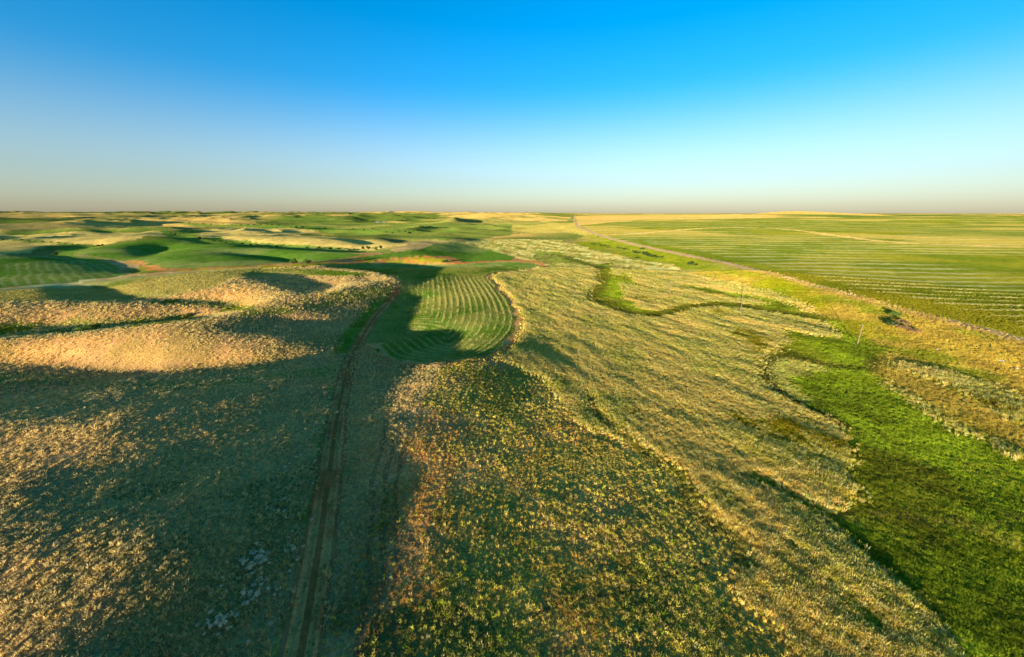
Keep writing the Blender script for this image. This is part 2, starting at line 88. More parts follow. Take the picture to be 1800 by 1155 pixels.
14,-1,1,0,-1,1,0,0,0,0,0,0,0,0,-1,1,-1,0,0,-2,0,-2,-1,-2,-1,-2,-2,2,3,6,0,-7,-5,-1,-1,-1,0,0,-1,-1,0,-1,0,0,0,0,0,0,0,-1,0,3,3,21,-4,-2,-5,-8,3,-8,3,-6,-2,-2,-1,1,0,2,1,2,3,0,-2,-9,-5,-2,1,7,6,4,1,1,1,0,0,0,0,0,0,0,0,0,0,0,1,-1,0,0,0,0,0,0,0,0,0,0,0,0,0,0,0,0,0,0,0,0,0,0,0,0,0,0,0,0,0,0,0,0,0,0,0,0,0,0,0,0,
12,1,-1,0,1,0,-1,0,0,0,0,0,0,0,1,-1,0,-1,0,-1,-1,-2,-2,-3,-3,-4,-7,5,8,7,8,3,-2,-8,-9,-1,-1,-2,0,0,-1,0,-1,0,1,2,4,4,1,9,21,12,7,-15,4,-2,-1,1,-11,-1,-12,-9,-15,-2,-3,-1,1,1,1,1,1,2,1,-6,-6,-1,2,-3,8,4,4,1,1,0,-1,1,0,0,1,-1,0,0,1,-1,0,0,0,0,0,0,0,0,0,1,-1,0,0,0,0,0,1,-1,0,0,0,0,0,0,0,0,0,0,0,0,0,0,0,0,0,0,0,0,0,0,0,0,
10,0,0,0,0,0,1,0,0,0,0,0,-1,0,0,0,-1,0,-1,0,-2,-2,-3,-4,-6,-2,5,-7,0,6,13,9,8,4,-1,-10,-9,-5,-1,-1,2,2,4,6,5,21,8,13,8,0,-12,-9,-8,-7,-3,-1,-3,-2,-3,-2,-3,1,0,-20,-6,-2,0,0,1,1,2,2,1,0,-9,-1,-1,4,0,3,3,3,1,0,1,-1,1,0,0,0,0,1,-1,0,0,1,-1,0,0,0,0,0,1,-1,0,0,0,0,0,0,0,0,0,0,0,0,0,0,0,0,0,-1,1,0,0,0,0,0,0,0,0,0,0,0,0,0,
7,0,1,-1,0,0,0,0,0,0,0,0,1,-1,0,0,0,0,-1,-1,-2,-4,-5,-5,5,2,0,-2,-6,0,2,11,8,9,11,9,6,1,-5,9,4,4,3,2,5,-11,1,-7,-1,-3,-8,-6,-4,-5,-4,-2,-1,-2,-1,-1,0,-1,-2,2,-17,-4,-1,1,1,1,1,2,1,1,-3,-8,0,4,-1,3,2,3,1,1,0,1,0,0,0,0,0,0,0,1,-1,0,1,0,-1,0,0,1,-1,0,0,0,0,0,0,0,0,0,0,0,0,0,0,0,0,0,0,0,0,0,0,0,0,0,0,0,0,0,0,0,0,0,
4,-1,0,1,0,-1,0,0,0,1,-1,0,0,1,-1,0,1,-1,1,-1,-2,-9,1,5,-1,1,-1,-1,-3,-3,-2,-2,8,10,3,11,7,8,10,-3,1,0,1,0,-2,-3,-3,-2,-2,-2,-3,-4,-5,-4,-3,-1,-1,-1,-3,0,3,-8,0,-1,2,-8,-1,1,1,2,1,1,1,0,0,-6,-1,2,-1,0,2,2,3,1,0,0,0,1,0,1,0,-1,0,0,0,0,0,0,1,0,0,-1,0,0,0,0,0,0,0,0,0,0,0,0,0,0,0,0,0,0,0,0,0,0,0,0,0,0,0,0,0,0,0,0,0,0,
0,1,-1,0,0,1,0,0,0,-1,1,0,0,0,0,0,-1,1,0,1,2,8,-12,-1,0,-2,0,-1,-1,-3,0,-2,-6,-2,12,3,6,6,4,3,2,1,0,1,-1,0,-2,-1,-1,-1,-1,-2,-2,-8,-9,-1,-1,1,1,0,-2,9,1,2,2,-10,-4,0,3,1,2,1,1,0,-1,4,2,-8,-3,-1,2,1,2,1,2,1,0,0,0,0,0,0,0,0,0,0,0,0,0,0,0,0,0,0,0,0,0,0,0,1,-1,0,0,0,0,0,0,0,0,0,0,1,-1,0,0,0,0,0,0,0,0,0,0,0,0,0,
0,0,1,-1,0,0,0,0,0,0,0,0,0,0,0,0,1,0,0,1,2,2,8,-8,-7,0,-1,-1,-1,-2,-2,0,0,-2,-5,-1,3,5,2,3,2,3,0,1,1,-1,0,1,1,1,0,0,0,-5,-4,-3,1,1,1,1,0,1,3,0,1,0,-10,-3,0,3,2,0,2,1,0,-4,4,-3,-1,-1,-1,1,2,3,0,1,1,-1,0,1,0,0,0,0,1,-1,0,0,0,0,0,0,0,0,0,0,0,0,0,0,0,0,0,0,0,0,0,0,0,0,0,0,0,0,0,0,0,0,0,0,0,0,0,0,0,0,
0,0,0,1,0,0,0,0,0,0,0,0,0,-1,1,0,0,0,0,1,1,3,4,5,-2,-13,-1,-1,-1,-1,-3,-1,0,0,-1,-1,-3,-3,-1,1,2,1,2,-2,3,2,0,2,0,3,3,3,2,7,-10,-5,-1,0,2,0,0,1,1,2,0,1,-7,-5,-1,0,2,3,0,1,2,-1,-1,1,-1,-1,-1,1,0,2,2,0,0,1,0,0,0,0,1,-1,0,0,0,0,0,0,0,0,0,0,0,0,0,0,1,-1,0,0,0,0,0,0,0,0,0,0,0,-1,1,0,0,0,0,0,0,0,0,0,0,0,0,0,
1,-1,0,0,0,0,0,0,0,0,0,0,0,1,-1,0,0,1,0,0,1,2,4,2,3,3,-15,-2,-1,-2,-2,-2,0,0,-1,0,0,-2,0,-2,-2,-2,0,2,-1,1,3,-1,0,2,1,5,8,2,1,-7,-3,0,1,0,1,0,2,2,1,0,1,-11,-4,0,1,3,2,1,1,0,-1,2,-1,0,0,0,1,1,0,1,0,0,0,0,0,0,0,0,0,1,-1,0,0,0,0,0,0,0,0,0,0,0,0,0,0,0,0,0,0,0,0,0,0,0,0,0,0,0,0,0,0,0,0,0,0,0,0,0,0,0,
0,1,-1,0,0,0,0,0,0,0,0,0,0,0,1,0,0,0,1,0,0,1,2,3,4,6,7,-15,-10,-2,-1,-3,-1,-1,0,0,-1,0,0,-3,0,0,0,0,-1,-2,-1,0,2,-3,5,11,2,4,2,-5,-4,-1,-1,1,0,1,0,2,1,2,0,-3,-8,-2,-1,1,3,3,1,3,1,-1,0,-1,0,0,0,0,1,-1,1,0,0,-1,1,0,0,0,0,0,0,0,0,0,0,0,0,0,0,0,0,1,-1,0,0,0,0,0,0,0,0,0,0,0,0,0,0,0,0,0,0,0,0,0,0,0,0,0,0,0,
0,0,0,0,0,0,0,0,0,0,0,0,0,0,0,0,0,0,0,1,1,0,2,3,2,3,4,10,-5,-19,-3,-3,-3,0,0,-1,0,-1,-1,1,-3,0,-1,-2,-1,1,3,0,-1,7,7,-4,1,4,12,-8,-5,-4,1,2,-2,1,-1,1,2,1,1,0,-9,-4,-1,0,2,4,3,5,1,-3,-1,0,-1,0,1,0,0,0,0,0,0,0,0,0,0,0,0,0,1,-1,0,0,0,0,0,0,0,0,0,0,0,0,0,0,0,0,0,0,0,0,0,0,0,1,-1,0,0,0,0,0,0,0,0,0,0,0,0,0,
0,0,1,-1,0,0,0,0,0,0,0,0,0,0,0,1,0,0,0,0,0,2,1,1,3,2,3,4,7,9,-10,-19,-5,-1,-2,-1,-2,-1,-1,0,-1,-1,-1,0,1,-1,-2,0,0,8,2,-6,-4,14,8,12,1,-2,-4,-4,-3,-10,0,0,2,1,1,1,0,-10,-1,0,7,1,10,3,-8,-2,-1,-2,1,-1,0,0,-1,1,-1,1,0,0,0,0,0,0,0,0,0,0,0,0,0,0,0,0,0,0,1,-1,0,0,0,0,0,0,0,0,0,0,0,0,0,0,0,0,0,0,0,0,0,0,0,0,0,0,0,0,
0,0,0,1,-1,0,0,0,0,0,0,0,0,0,0,0,0,0,1,0,1,0,0,2,2,2,3,2,5,8,5,12,-2,-5,-6,0,-12,-17,-7,-3,0,-2,0,0,-2,0,-2,1,6,7,-9,-2,11,0,6,9,2,-3,-5,-2,2,-7,-3,0,1,1,2,1,1,3,8,1,-5,2,-3,-1,-3,-2,-2,-1,-1,0,0,0,0,0,0,-1,1,0,0,0,0,0,0,0,0,0,0,0,0,0,0,0,0,0,0,0,0,0,0,0,0,0,0,0,0,0,0,0,0,0,0,0,0,0,0,0,0,0,0,0,0,0,0,0,
1,-1,0,0,1,-1,0,0,0,0,0,0,0,0,0,-1,1,0,0,0,0,1,1,1,1,2,1,3,4,3,5,7,3,2,3,-5,3,1,-18,-22,-4,-2,-1,-1,0,0,0,9,9,-15,-5,16,3,-3,1,6,3,-6,-10,-4,-2,10,-2,0,0,2,1,1,2,11,-4,0,-1,-2,-1,-1,-1,-3,-1,0,0,-1,0,-1,1,0,0,0,0,0,0,0,0,0,0,0,0,0,0,0,0,0,0,0,0,1,-1,0,0,0,0,0,0,0,0,0,0,0,0,0,0,0,0,0,0,0,0,0,0,0,0,0,0,0,0,0,
0,0,0,0,0,0,0,0,0,0,0,0,0,0,0,0,0,0,0,1,0,0,1,0,1,1,1,1,2,2,4,2,2,1,1,0,3,5,7,1,-29,-12,-5,0,-1,0,6,7,-8,-10,13,8,-1,-1,0,4,3,0,-9,-2,0,2,0,-3,0,0,2,2,0,4,1,0,-1,0,-1,0,-2,0,-1,-1,-1,1,-1,0,0,-1,1,0,0,0,-1,1,0,0,0,0,0,0,0,0,0,0,0,0,0,0,0,0,0,0,0,0,0,1,-1,0,0,0,0,0,0,0,0,0,0,0,0,0,0,0,0,0,0,0,0,0,
0,1,-1,0,0,0,0,0,0,0,0,0,-1,0,0,1,-1,0,0,0,1,0,0,1,1,0,2,0,1,0,1,2,2,0,0,2,2,3,6,6,11,-16,-15,-11,-4,0,13,-13,-9,6,18,-2,-2,-2,1,1,3,4,-4,-6,-2,0,1,-3,0,0,1,2,1,-2,4,1,-1,0,0,-1,0,-1,-1,0,0,-1,0,0,0,0,0,0,-1,1,0,0,-1,1,0,0,-1,1,0,0,0,0,0,0,0,0,0,0,0,0,0,0,0,0,0,0,0,0,0,0,0,0,0,0,0,0,0,0,0,0,0,0,0,0,0,0,
0,0,0,0,0,0,0,0,0,0,-1,0,1,0,-1,0,0,1,0,0,-1,1,1,0,0,0,-1,-1,-1,-2,0,3,2,1,1,2,1,2,4,5,8,14,3,-3,-5,-7,-24,-16,2,32,-7,-7,-4,-1,0,1,3,6,6,-13,-4,0,1,0,-4,0,0,1,3,2,-1,-1,1,-1,0,0,-1,0,0,0,-1,0,0,0,0,0,-1,1,0,-1,1,0,0,0,0,0,0,0,0,0,0,0,0,0,1,-1,0,0,0,0,0,0,0,0,0,0,0,0,0,0,0,0,0,0,0,0,0,0,0,0,0,0,0,0,0,0,
0,0,0,0,0,0,0,0,-1,0,1,-1,0,0,0,0,0,-1,0,0,1,0,0,0,-1,-1,-11,-1,-1,3,0,-1,2,0,1,3,3,4,1,4,5,4,5,1,-4,-13,-14,5,26,-4,-5,-5,-3,-2,1,1,2,4,9,-7,-7,-3,0,1,-2,-1,0,1,2,0,1,0,0,0,0,0,0,-1,0,-1,0,0,-1,1,-1,1,0,-1,1,0,0,-1,1,0,0,-1,1,0,0,0,0,0,0,0,0,0,0,0,0,0,0,0,0,-1,2,-1,0,0,0,0,0,0,0,0,0,0,0,0,0,0,0,0,0,0,0,0,
0,0,1,-1,0,0,0,0,0,0,-1,1,-1,0,0,-1,0,1,0,0,0,-1,0,-1,-9,-6,10,2,1,1,-1,-3,-4,0,0,-2,-2,-1,2,2,3,3,2,0,-4,3,5,20,6,-10,-6,-6,-3,-3,-11,3,10,6,8,12,-16,-8,-1,1,1,-4,0,0,1,3,-1,1,0,0,-1,0,0,0,-1,0,0,0,0,0,0,-1,1,0,-1,1,-1,1,0,0,-1,1,0,0,0,0,0,0,0,0,0,0,0,0,0,0,0,0,0,1,-1,0,0,0,0,0,0,0,0,0,0,0,0,0,0,0,0,0,0,0,0,0,
1,-1,0,0,0,0,0,-1,1,-1,0,0,0,-1,0,0,0,-1,0,1,-1,0,-2,-13,6,7,1,0,1,-1,0,-1,-1,0,0,-1,1,1,0,-1,-1,0,-1,1,5,4,12,20,-13,-9,-8,-3,-3,-12,4,-1,-2,12,9,9,6,-17,-5,-1,1,0,-3,0,2,3,-1,-1,0,0,0,0,0,-1,1,-1,0,0,0,-1,1,0,-1,1,0,0,0,0,0,-1,1,0,0,0,0,0,0,0,0,0,0,0,0,0,0,0,0,0,0,0,0,0,0,0,0,0,0,0,0,0,0,0,0,0,0,0,0,0,0,0,0,0,
0,0,0,0,0,0,-1,1,-1,0,1,-1,0,0,-1,0,0,0,0,-2,0,-1,-9,7,2,0,0,1,0,0,1,1,0,0,8,1,-1,6,-6,-5,-1,2,0,0,5,23,17,-21,-10,-8,-6,-4,-12,4,2,-3,4,4,7,8,9,2,-19,-3,-1,1,-3,1,4,-2,0,0,0,0,0,0,0,0,-1,1,-1,-1,1,0,-1,0,1,-1,1,-1,1,0,-1,1,0,0,0,0,0,0,0,0,0,0,-1,1,0,0,0,0,0,0,0,0,0,0,0,0,0,0,0,0,0,0,0,0,0,0,0,0,0,0,0,0,0,0,
0,0,0,0,0,0,0,-1,1,0,-1,-1,0,0,0,0,-1,0,-1,-1,-7,-8,8,6,0,1,1,1,0,2,0,10,13,5,-3,2,4,-6,6,4,0,2,1,8,5,-9,-13,-10,-9,-6,-5,-14,5,3,1,0,2,1,4,8,8,6,-10,-11,0,0,1,-5,-4,8,0,0,0,0,0,0,0,0,-1,0,0,0,-1,0,1,0,-1,1,-1,1,-1,0,1,0,0,0,0,0,0,0,0,0,0,0,0,0,0,0,0,0,0,0,0,0,-1,1,0,0,0,0,0,0,0,0,0,0,0,0,0,0,0,0,0,0,0,0,
0,1,-1,0,0,0,0,0,-1,0,-1,1,-1,-1,0,-1,1,-1,-3,-12,4,7,2,0,1,0,1,1,7,10,7,0,-5,1,-1,1,-1,1,2,3,4,0,4,-1,-2,-5,-5,-6,-6,-6,-10,2,1,1,0,2,3,-2,2,6,6,8,11,-23,-5,0,0,-1,5,-4,1,-1,0,0,0,0,0,0,0,-1,0,0,0,0,-1,0,1,-1,1,-1,1,0,0,0,0,0,0,0,0,0,0,0,0,0,0,0,0,0,0,0,0,0,0,0,1,-1,0,0,0,0,0,0,0,0,0,0,0,0,0,0,0,0,0,0,0,0,
0,0,0,0,-1,1,0,0,-1,0,0,-1,0,0,-1,0,-2,-2,-5,4,1,1,0,1,0,0,1,9,8,-1,2,-1,0,-1,0,0,0,1,1,1,1,0,1,0,-2,-3,-3,-5,-3,-15,3,3,1,0,0,3,1,-1,1,4,6,7,7,2,-21,-2,1,2,3,-2,-2,0,-1,0,0,0,0,0,-1,0,-1,0,0,1,0,0,-1,1,-1,1,0,0,-1,0,0,0,0,1,0,0,0,0,0,0,0,0,0,0,0,0,0,0,0,0,0,0,0,0,0,0,0,0,0,0,0,0,0,0,0,0,0,0,0,0,0,0,
1,-1,0,0,0,-1,0,0,1,-1,0,0,-1,-1,0,-2,-4,-11,6,7,1,0,0,0,2,1,9,6,-3,0,0,0,0,0,0,-1,1,0,0,1,0,1,-1,-1,0,-2,-3,-2,-11,4,-1,1,-2,0,0,4,1,-1,1,1,5,6,6,11,-18,-7,-1,2,4,-3,-1,0,-1,-1,0,0,0,0,-1,0,0,0,0,-1,0,0,1,-1,1,0,-1,0,1,0,0,0,0,-1,0,1,0,0,0,0,0,-1,1,0,0,0,0,0,0,0,0,0,0,0,0,0,0,0,0,0,0,0,0,0,0,0,0,0,0,0,0,0,
0,0,0,0,0,0,0,0,-1,0,0,-1,0,-1,-1,-2,-11,10,0,1,0,0,1,1,4,14,0,-5,-2,0,1,0,-1,0,0,0,-1,0,1,0,0,-1,0,-1,-1,-1,-2,-4,-6,4,0,-1,-1,0,1,6,-2,-1,-1,2,3,5,7,8,11,-27,-4,2,3,-1,-1,-1,-1,0,-1,0,0,0,0,-1,0,0,0,0,0,0,-1,1,-1,0,1,0,0,0,0,0,0,0,0,0,0,0,0,0,0,0,0,0,0,0,0,0,0,0,0,0,0,0,0,0,0,0,0,0,0,0,0,0,0,0,0,0,0,0,0,0,
0,0,0,0,0,0,0,-1,1,0,-1,0,-1,-1,-4,-11,12,0,1,-1,1,0,2,12,6,-6,-1,-1,0,-1,-1,0,0,0,-1,0,0,0,0,0,-1,0,0,-1,-1,-2,-10,-4,10,1,0,-1,0,-2,1,4,0,0,-1,0,3,3,5,8,9,-8,-15,-3,6,1,-1,-2,0,-2,1,-1,0,-1,1,-1,0,0,-1,0,0,1,0,-1,1,0,0,0,-1,1,0,0,0,0,0,-1,1,0,0,0,0,0,0,0,0,0,0,0,0,0,-1,1,0,0,0,0,0,0,0,0,0,0,0,0,0,0,0,0,0,0,0,0,
0,0,0,0,0,0,0,0,-1,0,1,0,-1,0,0,-3,-1,1,-1,1,0,6,13,-4,-3,0,-1,-1,-1,0,0,-1,0,-1,0,0,0,0,-1,0,0,0,-1,-1,-12,-4,6,5,2,-1,0,-1,-1,1,2,2,-1,-1,0,-4,3,5,4,5,9,17,-10,-10,-3,-4,-3,-2,-1,-1,-1,0,0,0,-1,0,0,-1,1,0,0,-1,1,0,0,-1,0,0,1,-1,0,1,0,0,0,0,-1,1,0,0,0,0,0,0,0,0,0,0,0,0,1,-1,0,0,0,0,0,0,0,0,0,0,0,0,0,0,0,0,0,0,0,0,
0,0,0,0,0,0,0,0,0,0,-1,0,1,0,0,5,-6,-1,5,-1,13,-1,-5,-1,-1,-1,0,-1,0,-1,-1,0,-1,0,0,-1,0,0,0,-1,0,-1,-3,-12,7,3,2,-1,1,1,-1,1,-1,-1,2,3,-2,0,-3,-8,8,3,5,4,7,9,10,2,-18,-8,-3,-1,-2,0,-1,-1,0,0,0,-1,0,0,0,0,0,0,-1,1,-1,1,0,0,0,0,0,-1,1,0,0,0,0,0,0,0,0,0,-1,1,0,0,0,0,0,0,0,0,0,0,0,0,0,0,0,0,0,0,0,0,0,0,0,0,0,0,0,0,
0,0,0,0,0,0,-1,1,0,0,0,0,1,0,2,9,6,0,-1,4,-9,0,-4,-1,-1,-1,-1,0,-1,0,0,-1,0,0,-1,0,-1,0,-1,1,0,-5,-11,9,2,0,0,1,0,0,1,-1,0,1,7,-2,-2,-3,-8,8,-2,2,2,5,6,6,5,-1,-6,-4,-4,-2,-1,-1,0,0,-1,0,-1,1,-1,0,0,-1,0,0,1,-1,1,0,0,0,0,0,0,0,-1,1,0,0,0,0,0,0,0,0,0,0,0,0,0,0,0,0,0,0,0,0,0,0,0,0,0,0,0,0,0,0,0,0,0,0,0,0,0,0,
0,0,0,0,0,-1,1,-1,1,0,1,0,0,1,2,1,3,3,-2,0,-1,0,-1,-2,0,0,-1,-1,0,-1,-1,0,0,-1,0,0,0,-1,1,-1,-6,-9,10,1,0,0,0,1,0,0,1,1,4,17,-2,-14,-4,-5,-5,12,-6,1,2,3,2,-4,11,3,-2,-3,-2,-2,-1,-1,-1,0,0,-1,1,-1,0,0,-1,1,0,0,0,0,0,0,-1,0,1,0,0,0,0,-1,1,0,0,-1,1,0,0,0,0,0,0,0,0,0,0,0,0,0,0,0,0,0,0,0,0,0,0,0,0,0,0,0,0,0,0,0,0,0,
0,0,0,0,-1,1,0,0,-1,1,0,0,1,1,1,2,1,0,1,0,0,-1,-1,0,-1,-1,0,-1,0,0,0,-1,-1,0,0,-1,0,0,-1,-2,-8,7,0,0,1,0,0,-1,1,1,2,13,10,-8,-5,-5,-5,-10,9,-2,1,-1,1,-2,-2,6,6,5,-1,-2,-1,-1,-1,-1,-1,0,-1,0,0,0,0,-1,0,0,0,0,-1,1,0,-1,1,0,-1,0,1,0,0,0,0,0,0,0,0,0,0,0,0,0,0,0,0,0,0,0,0,0,0,0,0,0,0,0,0,0,0,0,0,0,0,0,0,0,0,0,0,0,
0,0,0,-1,1,0,-1,1,0,-1,1,1,0,0,1,1,1,1,1,0,-1,0,-1,0,-1,0,-1,0,-1,0,-1,0,0,-1,0,-1,0,-1,-3,-13,10,4,1,0,-1,0,1,0,1,7,12,-1,-3,-3,-3,-4,-7,-3,11,-4,-2,-1,-1,-9,1,11,4,4,3,-1,-2,-2,-1,0,0,-1,-1,0,-1,0,0,0,1,-1,0,0,0,0,-1,1,0,0,0,0,0,0,0,0,0,0,0,0,0,0,0,0,0,-1,1,0,0,0,0,0,-1,1,0,0,0,0,0,0,0,0,0,0,0,0,0,0,0,0,0,0,0,0,
0,-1,0,1,-1,0,0,0,0,1,-1,1,0,1,1,0,1,1,0,0,0,0,0,-1,0,-1,0,0,-1,-1,0,0,-1,0,-1,1,-1,-2,-9,7,0,1,0,0,1,0,0,1,1,14,-2,-1,-1,-1,-3,-1,-9,18,-7,-5,-2,-2,-5,0,3,4,4,4,0,1,0,-2,-1,-1,-1,-1,1,-1,0,0,-1,1,-1,0,0,0,0,0,0,0,0,0,0,0,-1,1,0,0,-1,1,0,0,-1,1,0,0,0,0,0,0,0,0,0,0,1,-1,0,0,0,0,0,0,0,0,0,0,0,0,0,0,0,0,0,0,0,0,
-1,1,-1,0,0,0,0,0,0,0,0,0,1,1,0,1,0,0,0,0,1,0,-1,0,0,0,-1,0,0,0,-1,0,0,-1,-1,-1,-2,-6,0,5,1,0,1,0,-1,1,1,8,12,-9,-1,0,-1,-1,-1,-1,9,-5,-4,-3,-2,-2,-10,6,3,3,1,4,2,1,0,0,-2,-1,0,-1,-1,0,0,-1,1,-1,0,0,0,0,0,0,0,0,0,0,0,0,0,0,0,0,0,0,0,0,0,0,0,0,0,0,0,0,0,0,0,-1,1,0,0,0,0,0,0,0,0,0,0,0,0,0,0,0,0,0,0,0,0,0,
0,-1,0,0,0,0,0,-1,1,-1,1,0,0,0,0,1,1,1,0,0,0,0,0,0,-1,0,0,-1,0,0,0,-1,0,0,-1,-1,-12,1,9,0,0,0,0,1,1,0,5,10,-4,-1,-1,-1,-1,0,0,1,3,-4,-2,-2,-2,-8,1,2,3,1,2,5,0,1,0,0,-1,0,-2,0,-1,0,0,0,-1,1,-1,1,-1,0,0,0,0,0,0,0,0,0,0,0,0,0,0,0,0,0,0,0,0,0,0,0,0,0,0,0,0,1,-1,0,0,0,0,0,0,0,0,0,0,0,0,0,0,0,0,0,0,0,0,0,
-1,0,0,0,0,-1,0,0,0,0,0,0,0,0,1,1,1,-1,1,1,0,-1,1,-1,1,-1,0,0,0,-1,0,0,-1,-1,0,-4,-2,2,0,1,0,0,1,0,1,10,7,-7,-1,-1,-1,-1,0,-1,0,0,0,0,-1,-2,-10,-1,5,2,1,2,1,2,1,1,1,1,0,-1,0,-1,-1,0,-2,1,0,-1,1,-1,0,0,0,0,0,0,0,0,0,0,0,-1,1,0,0,0,0,0,0,0,0,0,0,0,0,0,0,0,0,0,0,0,0,0,0,0,0,0,0,0,0,0,0,0,0,0,0,0,0,0,0,0,
-2,1,0,-1,0,0,0,0,-1,0,0,0,0,1,0,1,0,2,0,0,0,0,0,0,0,0,0,-1,0,0,0,-1,0,0,-1,1,-3,0,0,-1,1,0,0,1,3,10,-3,-2,0,-1,-1,-1,0,-1,0,1,0,-1,-6,-5,-2,3,3,1,1,1,0,1,3,1,1,0,1,0,-1,-1,0,-1,0,-1,1,-1,0,0,1,-1,1,-1,0,0,0,0,0,0,0,0,0,0,0,0,0,0,0,0,0,0,0,0,0,0,0,0,0,0,-1,1,0,0,0,0,0,0,0,0,0,0,0,0,0,0,0,0,0,0,0,0,
-1,-1,0,0,0,-1,0,0,0,0,-1,0,0,0,-1,2,2,1,0,0,0,1,0,0,-1,0,0,1,-1,0,0,0,-1,0,0,0,9,-5,-5,-1,2,0,6,5,8,-11,-1,-1,-2,-1,0,-1,-1,0,0,-1,-2,-9,1,-1,6,0,0,1,1,0,1,1,1,2,1,1,0,0,0,0,-1,-1,1,-1,-1,1,-1,0,0,1,-1,0,1,-1,0,0,0,0,0,0,0,0,0,0,0,0,0,0,0,0,0,0,0,0,0,0,0,0,0,0,0,0,0,0,0,0,0,0,0,0,0,0,0,0,0,0,0,0,0,0,
-2,0,0,-1,0,0,0,-1,-1,0,0,-1,0,-1,3,3,1,-1,1,1,0,0,-1,1,0,0,-1,0,0,0,0,0,0,0,0,1,5,5,3,0,0,3,-3,-1,-5,-2,-2,-1,-1,-1,-1,-1,0,0,-2,-7,-1,1,1,3,1,0,0,0,0,0,3,-2,2,1,2,0,1,0,1,-1,0,0,-1,0,0,-1,1,0,-1,0,0,0,0,0,0,0,0,0,0,1,-1,0,0,0,0,0,0,0,0,0,0,0,0,0,0,0,0,-1,1,0,0,0,0,0,0,0,0,0,0,0,0,0,0,0,0,0,0,0,0,0,
-2,-1,0,0,-1,0,-1,0,0,-1,0,0,-7,2,12,-2,0,1,1,-1,0,0,1,-1,0,0,1,-1,0,0,0,0,1,0,0,0,2,2,2,2,-1,0,-1,0,-2,-1,-1,-2,0,-1,-1,0,-2,-2,-8,2,-1,7,0,1,-1,0,0,0,0,0,-1,1,2,2,0,2,0,1,0,0,0,-1,0,0,-1,1,-1,0,0,0,0,0,0,0,0,0,0,0,0,0,0,0,0,0,0,0,0,0,0,0,0,0,0,0,0,0,0,0,0,0,0,0,0,0,0,0,0,0,0,0,0,0,0,0,0,0,0,0,0,0,
-3,1,-1,-1,0,0,-1,0,-1,0,-5,-5,9,14,-7,0,0,1,-1,1,0,0,-1,0,0,0,0,0,0,0,0,0,0,0,1,1,1,1,1,1,0,-1,1,-1,-1,-2,-1,-1,-1,-1,-1,-2,-1,-4,0,2,3,0,1,-1,1,-1,1,-1,0,0,2,-2,1,2,1,0,2,0,0,1,-1,0,0,0,0,-1,1,-1,1,-1,0,1,-1,1,-1,0,0,0,0,0,0,0,0,0,0,0,0,0,0,0,0,0,0,0,0,0,0,1,-1,0,0,0,0,0,0,0,0,0,0,0,0,0,0,0,0,0,0,0,0,0,
-3,-1,0,0,0,-1,0,-1,-3,-4,-3,6,13,-3,0,1,0,-1,0,0,0,0,0,1,0,-1,0,0,0,0,0,0,0,1,0,1,1,0,1,0,0,0,-1,-1,0,-1,-1,-1,-1,-1,-1,-6,-5,0,8,1,0,1,0,1,0,0,-1,1,-1,0,4,-3,0,0,2,1,0,1,1,0,0,0,0,-1,0,1,-1,1,-1,1,0,-1,0,0,1,-1,0,0,1,-1,0,0,0,0,0,0,0,0,0,0,0,0,0,0,0,0,0,0,0,0,0,0,0,0,0,0,0,0,0,0,0,0,0,0,0,0,0,0,0,0,
-3,-1,-1,0,-1,0,-1,-2,-7,2,9,10,1,-4,-1,0,-1,0,1,-1,0,0,1,-1,0,0,0,0,0,0,0,0,1,0,0,0,1,1,0,0,0,0,-1,0,-2,-1,-1,0,-3,-4,-1,-1,0,4,0,2,0,0,1,0,-1,1,0,-1,0,-1,-4,5,1,1,0,1,1,0,0,1,0,1,-1,1,0,-1,0,0,0,0,0,0,0,0,0,1,0,0,-1,0,0,0,0,0,0,0,0,0,0,0,0,0,0,0,0,0,0,0,0,0,0,0,0,0,0,0,0,0,0,0,0,0,0,0,0,0,0,0,0,0,
-5,0,0,0,-1,-5,-1,-7,11,3,9,6,-7,-1,0,-1,0,0,-1,1,0,-1,0,0,0,0,0,0,0,0,0,1,-1,0,1,0,0,0,0,0,0,0,0,-2,0,0,-2,-2,-7,1,-4,4,4,0,1,0,1,0,0,0,1,0,-1,0,0,0,4,-4,1,0,0,1,1,1,1,-1,1,0,0,0,0,0,0,0,0,0,0,0,1,-1,0,0,0,0,0,0,0,0,1,-1,0,0,0,0,0,0,0,0,0,0,0,0,0,-1,1,0,0,0,0,0,0,0,0,0,0,0,0,0,0,0,0,0,0,0,0,0,
-4,-1,-1,-1,-4,-5,1,10,1,6,9,-7,0,-1,-1,-1,1,-1,0,-1,0,1,-1,0,0,0,0,0,0,0,0,-1,1,0,0,1,-1,1,0,0,0,-1,-1,0,-1,-2,-8,-2,3,-1,3,2,0,0,1,0,0,1,0,1,0,-1,1,0,-1,1,-1,0,0,0,2,0,1,0,0,1,0,0,1,0,0,0,0,0,1,-1,0,0,0,0,0,0,0,0,0,0,0,0,0,0,0,0,0,0,0,0,0,0,0,0,0,0,0,0,0,0,0,0,0,0,0,0,0,0,0,0,0,0,0,0,0,0,0,0,0,0,
-6,0,-1,-11,1,10,2,1,14,5,-9,-1,-2,0,-1,0,-1,0,-1,1,-1,0,0,0,-1,1,-1,0,1,-1,0,1,-1,1,0,0,1,-1,0,0,0,0,-1,-1,-5,-2,-3,0,3,2,1,-1,1,0,-1,1,0,0,1,0,0,1,0,0,0,0,0,0,-1,1,0,1,0,1,0,1,0,0,1,-1,1,0,0,0,0,0,0,1,-1,1,-1,0,0,0,0,0,0,0,0,0,0,0,1,-1,0,0,0,0,0,0,0,0,0,0,0,0,0,0,0,0,0,0,0,0,0,0,0,0,0,0,0,0,0,0,0,0,
